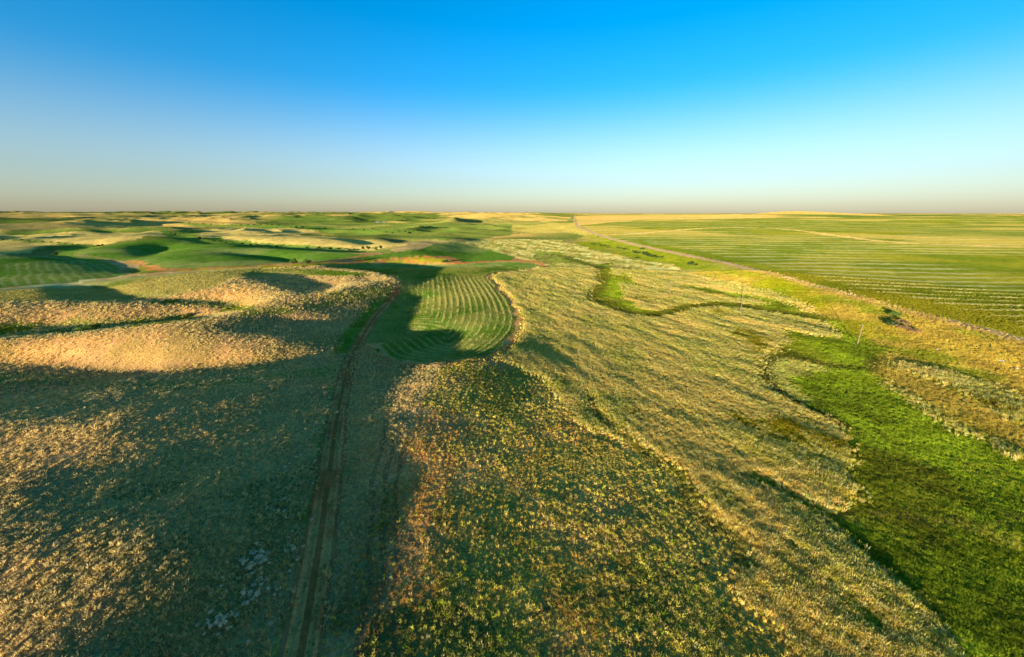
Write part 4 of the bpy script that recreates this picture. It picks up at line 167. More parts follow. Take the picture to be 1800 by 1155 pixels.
GB_STEPS = [
0,0,0,0,0,0,0,0,0,0,0,0,0,0,0,0,0,0,0,0,0,0,0,0,0,0,0,0,0,0,0,0,0,0,0,0,0,0,0,0,0,0,0,0,0,0,0,0,1,1,2,4,7,11,15,20,22,21,17,8,-20,-66,-35,-7,-1,0,0,0,0,0,0,0,0,0,0,9,26,32,26,7,0,0,0,0,0,0,0,0,0,0,0,0,0,0,0,0,0,
0,0,0,0,0,0,0,0,0,0,0,0,0,0,0,0,0,0,0,0,0,0,0,0,0,0,0,0,0,0,0,0,0,0,0,0,0,0,0,0,0,0,0,0,0,0,0,0,-1,0,0,0,0,0,1,0,0,0,-1,1,-1,1,-1,0,1,0,0,0,0,0,0,0,0,0,0,0,0,0,0,0,0,0,0,0,0,0,0,0,0,0,0,0,0,0,0,0,0,
0,0,0,0,0,0,0,0,0,0,0,0,0,0,0,0,0,0,0,0,0,0,0,0,0,0,0,0,0,0,0,0,0,0,0,0,0,0,0,0,0,0,0,0,-1,0,0,0,1,0,0,0,0,0,-1,0,0,0,1,-1,1,-1,1,0,0,0,0,0,0,0,0,0,0,0,0,0,0,0,0,0,0,0,0,0,0,0,0,0,0,0,0,0,0,0,0,0,0,
0,0,0,0,0,0,0,0,0,0,0,0,0,0,0,0,0,0,0,0,0,0,0,0,0,0,0,0,0,0,0,0,0,0,0,0,0,0,0,0,0,0,-1,0,1,0,0,0,-1,0,0,0,0,0,1,0,0,0,-1,1,-1,1,-1,0,0,0,0,1,0,0,0,0,0,0,0,0,0,0,0,0,0,0,0,0,0,0,0,0,0,0,0,0,0,0,0,0,0,
0,0,0,0,0,0,0,0,0,0,0,0,0,0,0,0,0,0,0,0,0,0,0,0,0,0,0,0,0,0,0,0,0,0,0,0,0,0,0,0,-1,0,1,0,0,-1,0,0,1,0,0,0,0,0,0,-1,0,0,1,-1,1,-1,1,0,-1,1,0,-1,1,0,0,0,0,0,0,0,0,0,0,0,0,0,0,0,0,0,0,0,0,0,0,0,0,0,0,0,0,
0,0,0,0,0,0,0,0,0,0,0,0,0,0,0,0,0,0,0,0,0,0,0,0,0,0,0,0,0,0,0,0,0,0,0,0,0,0,-1,0,1,0,0,-1,0,1,0,0,0,0,0,0,0,0,0,0,0,0,0,0,-1,0,0,0,1,-1,0,1,-1,1,0,0,0,0,0,0,0,1,-1,0,0,0,0,0,0,0,0,0,0,0,0,0,0,0,0,0,0,
0,0,0,0,0,0,0,0,0,0,0,0,0,0,0,0,0,0,0,0,0,0,0,0,0,0,0,0,0,0,0,0,0,0,0,0,0,-1,1,0,0,0,-1,1,0,0,0,0,0,0,0,0,1,0,-1,1,-1,0,0,0,0,0,0,0,-1,0,1,-1,1,-1,1,0,0,0,0,0,0,0,0,0,0,0,0,0,0,0,0,0,0,0,0,0,0,0,0,0,0,
0,0,0,0,0,0,0,0,0,0,0,0,0,0,0,0,0,0,0,0,0,0,0,0,0,0,0,0,0,0,0,0,0,0,0,0,-1,1,0,0,0,-1,1,0,0,0,1,0,0,0,1,0,-1,0,0,0,0,0,0,0,0,0,-1,0,0,0,-1,1,-1,1,-1,1,0,0,0,0,0,0,0,0,0,0,0,0,0,0,0,0,0,0,0,0,0,0,0,0,0,
0,0,0,0,0,0,0,0,0,0,0,0,0,0,0,0,0,0,0,0,0,0,0,0,0,0,0,0,0,0,0,0,0,0,0,-1,1,0,0,0,0,1,0,0,0,0,0,1,0,0,0,1,0,0,0,-1,1,-1,0,0,1,0,-1,-1,-1,-1,1,-1,1,-1,1,-1,1,0,0,0,0,0,0,0,0,0,0,0,0,0,0,0,0,0,0,0,0,0,0,0,0,
0,0,0,0,0,0,0,0,0,0,0,0,0,0,0,0,0,0,0,0,0,0,0,0,0,0,0,0,0,0,0,0,0,0,-1,1,0,0,0,0,0,0,0,1,0,1,0,1,0,1,0,0,0,0,0,0,-1,0,0,2,2,-1,-1,-2,-2,0,-2,0,0,1,-1,1,0,0,0,0,0,0,0,0,0,0,0,0,0,0,0,0,0,0,0,0,0,0,0,0,0,
0,0,0,0,0,0,0,0,0,0,0,0,0,0,0,0,0,0,0,0,0,0,0,0,0,0,0,0,0,0,0,0,0,0,0,0,0,0,0,0,0,1,0,1,1,0,1,0,1,0,1,0,0,0,0,-1,-1,0,0,3,15,-11,6,-9,-5,-3,0,0,0,-1,1,0,-1,1,0,0,0,0,0,0,0,0,0,0,0,0,0,0,0,0,0,0,0,0,0,0,0,
0,0,0,0,0,0,0,0,0,0,0,0,0,0,0,0,0,0,0,0,0,0,0,0,0,0,0,0,0,0,0,0,0,-1,1,0,0,0,0,0,1,0,1,0,1,1,1,0,1,1,-1,0,1,0,-1,0,-1,-1,-2,1,8,-4,-3,4,-5,-1,-2,0,-1,1,0,0,0,0,0,0,0,0,0,0,0,0,0,0,0,0,0,0,0,0,0,0,0,0,0,0,0,
0,0,0,0,0,0,0,0,0,0,0,0,0,0,0,0,0,0,0,0,0,0,0,0,0,0,0,0,0,0,0,0,-1,1,0,0,0,0,0,1,0,1,1,0,1,1,1,1,-1,0,1,0,0,0,1,-2,-1,-4,-17,-7,-7,30,7,-2,-2,-2,0,-1,0,0,-1,0,1,0,0,0,0,0,0,0,0,0,0,0,0,0,0,0,0,0,0,0,0,0,0,0,0,
0,0,0,0,0,0,0,0,0,0,0,0,0,0,0,0,0,0,0,0,0,0,0,0,0,0,0,0,0,0,0,0,0,0,0,0,0,0,1,0,1,0,1,1,0,1,0,0,0,-1,-1,0,2,1,-1,0,-1,-3,-17,-11,8,32,12,-19,-2,-2,-1,-1,0,0,0,0,0,-1,1,0,0,0,0,0,0,0,0,0,0,0,0,0,0,0,0,0,0,0,0,0,0,
0,0,0,0,0,0,0,0,0,0,0,0,0,0,0,0,0,0,0,0,0,0,0,0,0,0,0,0,0,0,0,-1,1,0,0,0,0,1,0,0,0,1,0,1,1,0,-1,-1,-3,-3,-4,-4,8,5,0,-10,-7,14,-5,-16,-1,29,16,-8,-8,-2,-1,-1,-1,0,0,0,0,0,0,0,0,0,0,0,0,0,0,0,0,0,0,0,0,0,0,0,0,0,0,0,0,
3,0,0,0,1,-1,1,-1,1,-1,1,-1,1,-1,1,-1,1,-1,1,0,0,0,0,0,0,0,-1,0,0,0,0,1,0,-1,0,1,0,0,0,1,1,0,0,-1,0,-2,-2,-5,-6,-9,-9,-3,-11,3,2,7,0,-9,30,-3,-14,3,25,13,-10,-2,-2,0,0,-1,0,0,0,0,0,0,0,0,0,0,0,0,0,0,0,0,0,0,0,0,0,0,0,0,0,0,0,
29,0,0,0,-1,1,-1,1,-1,1,-1,1,-1,1,-1,1,-1,1,-1,0,0,0,0,0,0,0,1,0,0,0,0,-1,0,1,0,-1,1,0,1,0,0,0,0,-1,-3,-3,-7,-13,-21,-6,4,0,-7,-5,2,2,1,-7,14,13,-14,-3,12,19,-3,-3,0,0,0,-1,1,-1,0,0,0,0,0,0,0,0,0,0,0,0,0,0,0,0,0,0,0,0,0,0,0,0,0,
42,0,0,0,0,0,0,0,0,0,0,0,0,0,0,0,0,0,0,0,0,0,0,0,0,0,0,0,0,0,-1,1,0,0,0,1,-1,1,0,0,0,0,-1,-3,-7,-8,-7,-31,2,-2,-4,-1,-3,-11,3,1,3,-3,-6,19,5,-13,3,17,7,-2,0,0,-1,1,-1,0,0,0,0,0,0,0,0,0,0,0,0,0,0,0,0,0,0,0,0,0,0,0,0,0,0,
36,0,0,0,0,0,0,0,0,0,0,0,0,0,0,0,0,0,0,0,0,0,0,0,-1,0,0,0,0,0,1,0,-1,0,1,-1,1,0,0,1,0,-1,-2,-5,-15,-27,7,45,-15,-29,-3,10,41,34,17,-9,-29,-37,-51,2,13,-11,-22,33,16,0,2,0,0,-1,0,1,-1,0,0,0,0,-1,1,0,0,0,0,0,0,0,0,0,0,0,0,0,0,0,0,0,0,
10,0,0,0,0,0,0,0,0,0,0,0,0,0,0,0,0,0,0,0,0,0,0,0,1,0,0,-1,0,0,0,0,1,0,-1,1,0,0,0,0,0,1,-1,-1,-23,4,-15,1,53,57,25,12,-16,-20,-35,-37,-8,0,-11,-26,13,8,-13,-5,18,7,1,0,0,1,0,-1,0,1,-1,0,0,1,-1,0,0,0,0,0,0,0,0,0,0,0,0,0,0,0,0,0,0,
0,0,0,0,0,0,0,0,0,0,0,0,0,0,0,0,0,0,0,0,0,0,0,0,0,0,-1,1,0,0,0,0,0,0,0,0,1,-1,1,0,0,0,1,3,27,-17,-24,-15,-9,-2,5,5,8,9,22,-24,2,4,12,-34,3,13,0,-5,3,10,1,1,1,-1,0,0,0,0,0,0,0,-1,1,0,0,0,0,0,0,0,0,0,0,0,0,0,0,0,0,0,0,
0,0,0,0,0,0,0,0,0,0,0,0,0,0,0,0,0,0,0,0,0,0,0,0,-1,0,1,0,0,0,0,0,0,0,1,0,-1,1,-1,0,0,0,2,2,9,27,5,-51,-13,-7,-8,-5,-3,13,14,43,-19,-14,7,4,-36,21,19,-11,0,0,1,0,0,0,0,0,1,-1,0,0,0,1,-1,0,0,0,0,0,0,0,0,0,0,0,0,0,0,0,0,0,0,
0,0,0,0,0,0,0,0,0,0,0,0,0,0,0,0,0,0,0,0,0,0,-1,0,1,0,0,0,0,0,0,0,0,1,-1,0,1,-1,1,-1,0,0,0,2,4,12,22,48,-1,-22,-75,-23,1,6,34,22,-25,-3,-7,12,26,-6,-13,-11,-3,-1,1,0,0,0,0,0,0,0,0,0,0,0,0,0,0,0,0,0,0,0,0,0,0,0,0,0,0,0,0,0,0,
0,0,0,0,0,0,0,0,0,0,0,0,0,0,0,0,0,0,0,0,-1,0,1,0,0,0,0,0,0,0,0,1,0,-1,1,0,-1,1,-1,0,-1,-1,-1,0,3,0,-13,6,9,22,50,-18,-58,29,-17,0,33,-42,-6,4,10,-1,-2,-4,-3,1,-1,0,1,0,0,0,0,0,0,0,0,0,0,0,0,0,0,0,0,0,0,0,0,0,0,0,0,0,0,0,0,
0,0,0,0,0,0,0,0,0,0,0,0,0,0,0,0,0,0,-1,0,1,0,0,0,0,0,0,0,1,0,0,-1,1,0,0,0,0,-1,0,-1,-1,-2,-2,-1,-14,-7,16,-3,3,2,-7,7,70,-25,-51,-17,58,5,-27,-8,9,0,-1,-2,-1,-2,1,1,-1,1,0,0,0,0,0,0,0,0,0,0,0,0,0,0,0,0,0,0,0,0,0,0,0,0,0,0,0,
0,0,0,0,0,0,0,0,0,0,0,0,0,0,0,0,0,-1,1,0,0,0,0,0,0,0,1,0,-1,0,1,0,0,0,0,0,0,0,-2,0,-3,-3,-4,-21,8,9,29,29,9,2,22,15,-37,-66,-14,10,11,59,-50,-4,5,-2,0,-3,-2,1,-1,1,0,1,0,0,0,0,0,0,0,0,0,0,0,0,0,0,0,0,0,0,0,0,0,0,0,0,0,0,0,
0,0,0,0,0,0,0,0,0,0,0,0,0,0,0,-1,0,1,0,0,0,0,0,0,0,1,-1,0,1,0,0,0,0,1,-1,0,0,-1,0,-2,-1,-6,-23,13,5,34,3,-1,-2,-1,1,-4,-22,-8,-5,14,-4,28,47,-61,7,-8,-1,-3,-1,0,0,0,1,-1,1,0,0,0,0,0,0,0,0,0,0,0,0,0,0,0,0,0,0,0,0,0,0,0,0,0,0,
0,0,0,0,0,0,0,0,0,0,0,0,0,-1,0,1,0,0,0,0,0,0,0,1,0,-1,1,0,0,1,-1,1,0,-1,1,-1,-1,0,0,0,-1,1,12,7,13,-13,-6,-4,-3,-2,-2,-25,4,8,-3,15,-20,15,47,28,-53,-11,-4,-2,-1,-2,1,0,0,1,-1,1,-1,1,0,0,0,0,0,0,0,0,0,0,0,0,0,0,0,0,0,0,0,0,0,0,0,
0,0,0,0,0,0,0,0,0,0,0,0,-1,1,0,0,0,0,0,0,0,1,0,-1,1,0,0,1,-1,0,1,-1,0,0,0,0,-1,0,-1,0,2,4,13,4,-6,-5,-5,-4,-3,-4,-23,14,1,10,39,-27,-19,-2,-5,46,-11,-10,-5,-2,-1,0,-1,0,1,-1,1,0,0,0,0,0,0,0,0,0,0,0,0,0,0,0,0,0,0,0,0,0,0,0,0,0,0,
0,0,0,0,0,0,0,0,0,0,0,-1,1,0,0,0,0,0,0,1,0,-1,1,0,0,1,-1,0,1,0,0,0,-1,0,-1,0,-1,-1,-1,-1,1,4,5,2,0,-3,-3,-3,-5,-23,13,3,8,32,-9,-7,-1,-28,3,28,5,-8,-6,-2,-2,0,0,0,-1,1,0,0,0,0,0,0,0,0,0,0,0,0,0,0,0,0,0,0,0,0,0,0,0,0,0,0,0,
0,0,0,0,0,0,0,0,0,-1,0,1,0,0,0,0,0,0,1,-1,1,0,0,0,0,0,1,0,0,0,-1,0,0,0,-1,-2,0,-2,-1,-2,-2,1,7,4,1,-2,-1,-2,-4,-2,-3,13,24,-16,-6,-2,-18,-12,15,9,12,2,-5,-4,-1,0,0,-1,0,0,0,0,0,0,0,0,0,0,0,0,0,0,0,0,0,0,0,0,0,0,0,0,0,0,0,0,0,
0,0,0,0,0,0,0,0,-1,1,0,0,0,0,0,0,1,0,-1,1,0,0,0,1,0,0,0,0,0,-1,0,0,-1,-1,-1,-1,-2,-2,-4,-3,-8,11,10,3,-1,0,-1,0,2,18,8,-3,-17,-9,-9,-19,11,3,0,1,13,6,0,-2,-1,-2,0,0,0,0,0,0,0,0,0,0,0,0,0,0,0,0,0,0,0,0,0,0,0,0,0,0,0,0,0,0,0,
0,0,0,0,0,0,-1,0,1,0,0,0,0,0,1,0,-1,1,0,0,0,1,0,0,0,0,0,0,-1,0,0,-1,-1,-2,-2,-2,-2,-4,-3,-18,17,21,-2,-1,0,-1,0,1,2,4,1,-5,-8,-18,-10,16,3,2,-3,1,5,7,3,0,-1,1,0,0,0,-1,0,0,0,0,0,0,0,0,0,0,0,0,0,0,0,0,0,0,0,0,0,0,0,0,0,0,0,
0,0,0,0,-1,0,1,0,0,0,0,0,0,1,-1,1,0,0,1,0,0,0,0,0,0,0,0,-1,0,-1,-1,-1,-2,-1,-2,-3,-4,-10,-10,30,26,-13,-5,-3,-1,-1,0,-1,1,2,-1,-6,-24,5,5,1,4,2,0,-1,3,4,4,2,1,1,-1,0,0,1,-1,0,0,0,0,0,0,0,0,0,0,0,0,0,0,0,0,0,0,0,0,0,0,0,0,0,0,
0,0,0,-1,1,0,0,0,0,0,0,0,1,-1,1,-1,1,0,0,0,1,0,0,0,0,-1,0,-1,0,-1,-2,-2,-2,-3,-3,-4,-18,9,36,19,-14,-8,-4,-3,-2,0,-2,0,0,1,0,-5,-7,-1,-2,-1,1,4,2,0,-1,3,2,4,4,0,1,0,0,-1,0,0,0,0,0,0,0,0,0,0,0,0,0,0,0,0,0,0,0,0,0,0,0,0,0,0,0,
0,-1,0,1,0,0,0,0,0,0,0,1,-1,1,0,1,0,0,0,0,-1,1,0,-1,0,0,-2,0,-2,-2,-1,-3,-3,-4,-11,-8,20,32,6,-7,-6,-5,-4,-2,-2,-3,-2,-3,-8,15,2,-1,-6,-6,-2,-2,0,3,5,1,-3,1,3,5,3,1,0,0,0,0,1,-1,0,0,0,0,0,0,0,0,0,0,0,0,0,0,0,0,0,0,0,0,0,0,0,0,0,
-1,1,0,0,0,0,0,0,0,0,1,-1,1,0,0,0,0,1,0,0,0,-1,-1,1,-2,-1,0,-2,-2,-2,-4,-3,-11,-9,10,16,36,-2,-7,-7,-5,-4,-3,-3,-3,-3,-3,-10,20,1,3,1,8,-22,-4,-2,-1,1,16,-4,-2,0,1,5,1,1,1,0,0,0,-1,0,0,0,0,0,0,-1,1,0,0,0,0,0,0,0,0,0,0,0,0,0,0,0,0,0,0,
0,0,0,0,0,0,0,0,0,0,0,1,0,0,1,0,0,-1,0,0,0,-1,0,-2,-1,-1,-3,-2,-3,-3,-12,-9,9,12,18,32,-11,-7,-6,-4,-5,-3,-3,-3,-4,-4,-13,18,17,-4,0,5,6,-19,-8,-3,-2,1,16,0,-1,0,0,1,1,0,0,0,0,0,0,0,1,-1,0,0,0,0,0,0,0,0,0,0,0,0,0,0,0,0,0,0,0,0,0,0,0,
0,0,0,0,0,0,0,0,1,0,0,0,0,1,-1,1,0,0,-1,-1,-1,-1,-2,-1,-2,-2,-3,-4,-14,-6,10,10,6,29,8,-9,-2,-4,-5,-5,-3,-4,-4,-4,-7,-12,23,27,-11,-3,2,3,11,27,-26,-29,-1,37,-14,-10,-3,-2,1,0,0,1,-1,1,-1,0,0,0,0,0,0,0,0,0,0,0,0,0,0,0,0,0,0,0,0,0,0,0,0,0,0,0,0,
0,0,0,0,0,0,0,1,-1,1,0,1,0,0,0,-1,0,0,-1,-1,-2,-2,-2,-3,-3,-4,-9,-9,12,8,5,26,10,-16,-8,9,-2,-3,-3,-4,-5,-5,-4,-14,-2,18,34,-11,-4,-2,0,4,9,16,28,17,-4,-39,-20,-9,-4,-1,-2,0,1,0,1,-1,0,0,0,1,-1,0,0,0,0,0,0,0,0,0,0,0,0,0,0,0,0,0,0,0,0,0,0,0,0,
0,0,0,0,0,1,0,0,0,0,1,-1,1,0,0,0,-1,-2,-1,-3,-3,-3,-4,-3,-13,-6,10,24,20,9,5,-19,-11,-16,31,-7,-2,-4,-4,-6,-5,-12,-8,9,25,32,-19,-8,-5,-2,0,4,6,10,12,10,-6,-15,-10,-6,-3,-2,0,0,0,-1,1,0,1,-1,1,-1,0,0,0,0,0,0,0,0,0,0,0,0,0,0,0,0,0,0,0,0,0,0,0,0,0,
0,0,0,0,1,-1,1,0,1,0,0,0,0,0,0,-1,-1,-2,-3,-3,-6,-9,-13,-1,13,12,32,6,-7,-4,-8,-11,-20,46,-10,-4,-4,-3,-6,-6,-21,7,11,37,8,-14,-9,-6,-4,-3,-1,3,6,6,6,2,-2,-4,-5,-3,-2,-1,0,0,-1,1,-1,1,0,1,-1,0,0,0,0,0,0,0,0,0,0,0,0,0,0,0,0,0,0,0,0,0,0,0,0,0,0,
0,0,1,0,0,1,0,0,0,0,0,1,-1,-1,0,-1,-2,-2,-4,-6,-20,2,13,3,14,32,-10,-6,-6,-6,-8,-20,33,9,-5,-4,-3,-4,-5,-18,20,25,17,-14,-8,-9,-7,-6,-5,-3,-6,8,9,4,3,2,0,-2,-2,-2,-1,0,-1,0,1,0,0,0,0,0,0,0,0,0,0,0,0,0,0,0,0,0,0,0,0,0,0,0,0,0,0,0,0,0,0,0,0,
1,0,0,0,0,0,1,0,0,1,-1,0,0,0,-2,-1,-2,-4,-4,-21,15,2,2,29,18,-14,-8,-7,-6,-7,-20,19,38,-14,-6,-3,-2,-3,8,24,7,-11,-8,-8,-7,-7,-7,-6,-9,2,-3,15,5,4,2,0,0,-1,-1,0,0,-1,0,0,0,0,1,0,0,0,0,0,0,0,0,0,0,0,0,0,0,0,0,0,0,0,0,0,0,0,0,0,0,0,0,0,0,
0,1,0,1,0,1,-1,0,1,-1,1,-1,0,-2,0,-3,-2,-4,-9,3,1,3,37,2,-8,-8,-8,-6,-6,-19,16,40,-10,-7,-4,-4,0,6,1,4,0,-3,-5,-5,-7,-6,-5,-9,5,-9,7,17,2,2,0,1,0,0,0,-1,0,0,1,-1,1,0,0,0,0,0,0,0,0,0,0,0,0,0,0,0,0,0,0,0,0,0,0,0,0,0,0,0,0,0,0,0,0,
2,0,0,0,0,0,0,1,-1,0,-1,0,-1,0,-2,-2,-4,-5,-14,14,3,33,-1,-5,-7,-7,-6,-6,-14,8,26,14,-9,-7,-5,-1,-2,0,2,0,0,-4,-4,-7,-11,-5,-2,2,8,-5,29,-6,1,0,1,-1,1,0,-1,0,0,0,0,1,-1,1,-1,0,0,1,0,0,0,0,0,0,0,0,0,0,0,0,0,0,0,0,0,0,0,0,0,0,0,0,0,0,0,
1,1,0,0,1,-1,1,-1,0,0,-1,-1,-1,-1,-2,-3,-4,-19,17,2,19,8,0,-7,-6,-6,-6,-13,1,19,36,-14,-8,-6,-4,-4,-1,-2,-1,0,-2,-6,-7,-3,3,-1,0,2,-9,11,20,1,-2,-1,0,0,-1,0,0,0,0,0,0,0,1,-1,1,0,0,0,0,0,0,0,0,0,0,0,0,0,0,0,0,0,0,0,0,0,0,0,0,0,0,0,0,0,0,
2,0,0,1,-1,1,-1,0,-1,-1,-1,-1,-1,-2,-2,-2,-7,3,2,3,28,-1,-10,-6,-7,-6,-17,4,16,44,-15,-8,-7,-5,-4,-4,-4,-2,-10,8,-7,-1,-5,0,2,4,2,3,2,18,11,-8,-3,-2,-2,0,-1,0,1,0,-1,0,0,1,-1,1,0,0,0,0,0,0,0,0,0,0,0,0,0,0,0,0,0,0,0,0,0,0,0,0,0,0,0,0,0,0,0,
3,-1,1,-1,0,-1,0,-1,0,-1,-1,-2,-2,-2,-1,-4,-15,16,2,22,7,-5,-9,-7,-8,-13,3,11,41,-9,-8,-7,-5,-5,-5,-5,-12,4,10,-11,-9,2,9,2,1,1,3,10,39,15,-31,-11,-6,-2,-1,-1,0,0,-1,0,1,0,0,0,0,0,0,0,0,0,0,0,0,0,0,0,0,0,0,0,0,0,0,0,0,0,0,0,0,0,0,0,0,0,0,0,0,
2,1,-1,0,0,-1,-1,-1,-2,-1,-2,-2,-2,-2,-1,-16,17,1,8,28,-6,-10,-7,-10,-9,-8,14,37,-2,-8,-7,-6,-6,-5,-9,-6,11,-3,-10,-5,10,4,2,4,10,29,17,12,-18,-12,-12,-8,-4,-2,-2,0,0,-1,1,0,0,0,0,-1,1,0,0,0,0,0,0,0,0,0,0,0,0,0,0,0,0,0,0,0,0,0,0,0,0,0,0,0,0,0,0,0,0,
3,-1,0,-1,-1,-1,-1,-1,-2,-2,-2,-2,-2,-3,-10,9,5,4,29,5,-11,-7,-9,-9,-18,17,28,6,-7,-8,-6,-4,-5,-5,0,3,-4,-10,-6,4,11,13,29,17,9,-14,-6,-9,-7,-5,-5,-4,-2,-2,1,-1,0,0,0,0,0,0,0,0,0,0,0,0,0,0,0,0,0,0,0,0,0,0,0,0,0,0,0,0,0,0,0,0,0,0,0,0,0,0,0,0,0,
1,0,-1,0,-1,-1,-2,-2,-2,-2,-2,-3,-4,-17,8,13,4,23,20,-12,-8,-6,-7,-15,5,21,17,-10,-9,-6,-7,-4,-1,0,-1,-5,-17,3,12,19,32,13,-9,-4,-5,-8,-9,-12,-2,5,-1,-2,0,0,-1,1,0,1,0,0,0,0,0,1,-1,0,0,0,0,0,0,0,0,0,0,0,0,0,0,0,0,0,0,0,0,0,0,0,0,0,0,0,0,0,0,0,0,
1,-1,-1,-2,-1,-2,-2,-2,-1,-3,-4,-17,0,18,1,3,10,38,-8,-10,-6,-4,-2,-3,-1,30,-12,-11,-8,-8,-11,8,-1,-7,-12,1,12,7,37,17,-10,-6,-5,-4,-7,-7,-11,-14,17,1,-4,-4,7,0,0,1,2,1,0,0,0,0,0,0,0,0,0,0,0,0,0,0,0,0,0,0,0,0,0,0,0,0,0,0,0,0,0,0,0,0,0,0,0,0,0,0,0,
-1,-1,-1,-2,-2,-2,-2,-2,-4,-10,-9,17,2,2,5,25,39,-20,-13,-8,-4,-2,3,14,24,-25,-14,-9,-9,-7,11,-9,-8,-7,12,3,15,42,-5,-9,-8,-5,-5,-5,-5,-9,-16,6,14,-4,-5,5,0,0,-3,5,3,2,0,1,0,1,0,-1,1,-1,0,0,1,-1,0,0,0,0,0,0,0,0,0,0,0,0,0,0,0,0,0,0,0,0,0,0,0,0,0,0,0,
-2,-2,-2,-2,-2,-2,-3,-4,-17,8,11,2,3,13,46,8,-17,-14,-9,-5,-4,0,4,12,2,-14,-12,-11,-16,21,-5,-17,-1,15,8,33,25,-17,-9,-7,-5,-4,-4,-4,-7,-16,4,18,-3,-6,-13,9,4,-1,-9,13,4,2,1,0,1,-1,0,0,0,1,-1,0,0,0,0,0,0,0,0,0,0,0,0,0,0,0,0,0,0,0,0,0,0,0,0,0,0,0,0,0,0,
-6,-2,-2,-1,-3,-4,-17,0,18,1,3,6,43,23,-19,-9,-9,-6,-7,-4,-3,-1,1,2,-2,-9,-7,-7,22,-16,-16,6,10,30,25,-3,-10,-7,-6,-5,-4,-4,-3,-5,-7,-4,9,15,-11,-8,-9,13,-2,-3,-1,9,3,2,1,1,-1,0,0,1,-1,0,1,0,-1,0,0,0,0,0,0,0,0,0,0,0,0,0,0,0,0,0,0,0,0,0,0,0,0,0,0,0,0,
-9,-2,-2,-4,-10,-8,16,2,2,5,24,41,-11,-10,-9,-8,-5,-4,-4,-4,-2,-2,-3,-2,-4,-15,-3,25,-10,-13,6,11,38,3,-2,-5,-5,-6,-4,-3,-3,-3,-4,-5,-15,16,3,13,-12,-9,15,-9,-4,-3,11,0,4,0,1,0,0,1,0,-1,0,0,0,0,0,0,0,0,0,0,0,0,0,0,0,0,0,0,0,0,0,0,0,0,0,0,0,0,0,0,0,0,0,
-12,-3,-4,-16,7,10,3,3,13,45,10,-19,-10,-7,-6,-4,-5,-3,-3,-3,-4,-4,-8,-5,-6,22,13,-19,-11,1,18,43,-7,-7,-5,-5,-4,-2,-3,-3,-3,-3,-4,-18,15,4,28,-15,-13,-18,9,8,-4,-5,8,9,1,1,1,-1,1,-1,0,0,0,0,0,0,0,0,0,0,0,0,0,0,0,0,0,0,0,0,0,0,0,0,0,0,0,0,0,0,0,0,0,0,0,
-18,-17,0,17,2,3,6,43,23,-18,-10,-8,-7,-6,-4,-3,-3,-4,-2,-4,-4,-14,-1,5,26,-6,-20,-5,6,21,45,-15,-8,-6,-5,-2,-3,-3,-2,-2,-2,-4,-6,0,5,24,0,-13,-14,-5,3,9,-9,-11,33,-4,-1,-1,-1,1,-1,0,0,0,0,0,0,0,0,0,0,0,0,0,0,0,0,0,0,0,0,0,0,0,0,0,0,0,0,0,0,0,0,0,0,0,0,
-35,16,2,2,5,24,41,-12,-9,-9,-8,-5,-4,-4,-3,-4,-3,-3,-4,-4,-10,4,9,18,-22,-5,-1,5,41,25,-22,-7,-6,-4,-3,-3,-1,-2,-1,-2,-4,-3,-14,14,18,8,-8,-13,-20,12,10,6,9,23,-14,-12,-4,-2,-1,-1,0,0,0,0,0,0,0,0,0,0,0,0,0,0,0,0,0,0,0,0,0,0,0,0,0,0,0,0,0,0,0,0,0,0,0,0,0,
-17,2,3,13,45,10,-19,-9,-8,-6,-4,-5,-3,-3,-3,-3,-4,-4,-13,-7,10,11,16,-29,-2,3,16,44,1,-7,-10,-7,-4,-4,-1,-2,-1,-1,-1,-3,-3,-10,2,10,24,-7,-11,-12,-2,3,16,4,16,10,-14,-11,-5,-2,-1,-1,0,0,0,0,0,0,0,0,0,0,0,0,0,0,0,0,0,0,0,0,0,0,0,0,0,0,0,0,0,0,0,0,0,0,0,0,0,
-14,7,43,23,-18,-10,-9,-6,-6,-4,-3,-3,-4,-2,-4,-4,-9,-3,1,9,12,6,-25,1,7,11,47,-8,-8,-10,-6,-5,-3,-1,-2,-1,-1,0,-2,-1,-6,-13,16,34,-14,-9,-10,-18,14,2,18,0,4,1,-3,-5,-3,-2,-1,0,0,0,0,0,0,0,0,0,0,0,0,0,0,0,0,0,0,0,0,0,0,0,0,0,0,0,0,0,0,0,0,0,0,0,0,0,0,
13,42,-12,-9,-9,-8,-4,-5,-4,-3,-4,-2,-3,-5,-4,-11,-1,3,13,16,-12,-21,3,13,27,36,-16,-9,-9,-5,-4,-3,-2,-2,0,-1,0,0,0,0,-9,21,22,-14,-10,-10,-8,-1,2,5,15,-3,-1,0,-2,-2,-2,0,-1,0,0,0,-1,0,1,0,0,0,0,0,0,0,0,0,0,0,0,0,0,0,0,0,0,0,0,0,0,0,0,0,0,0,0,0,0,0,0,
57,-20,-9,-9,-5,-5,-4,-3,-3,-3,-3,-5,-4,-12,-6,9,10,18,-2,-28,-7,13,11,41,12,-13,-9,-7,-5,-4,-3,-1,-2,0,-2,1,0,0,2,3,19,9,-9,-11,-9,-8,-19,15,1,17,6,-5,-3,-2,-2,-1,-1,-1,1,0,-1,0,1,0,0,0,-1,1,0,0,0,0,0,0,0,0,0,0,0,0,0,0,0,0,0,0,0,0,0,0,0,0,0,0,0,0,0,
30,-8,-6,-5,-5,-2,-4,-4,-2,-4,-4,-9,-3,1,8,13,6,-23,-13,10,10,25,38,-10,-11,-8,-7,-5,-3,-3,-2,-1,-1,0,0,0,0,0,2,3,5,4,-1,-5,-7,-7,-2,3,5,44,-23,-10,-5,-2,-1,-1,0,0,-1,0,0,1,0,0,0,-1,1,0,0,0,0,0,0,0,0,0,0,0,0,0,0,0,0,0,0,0,0,0,0,0,0,0,0,0,0,0,0,
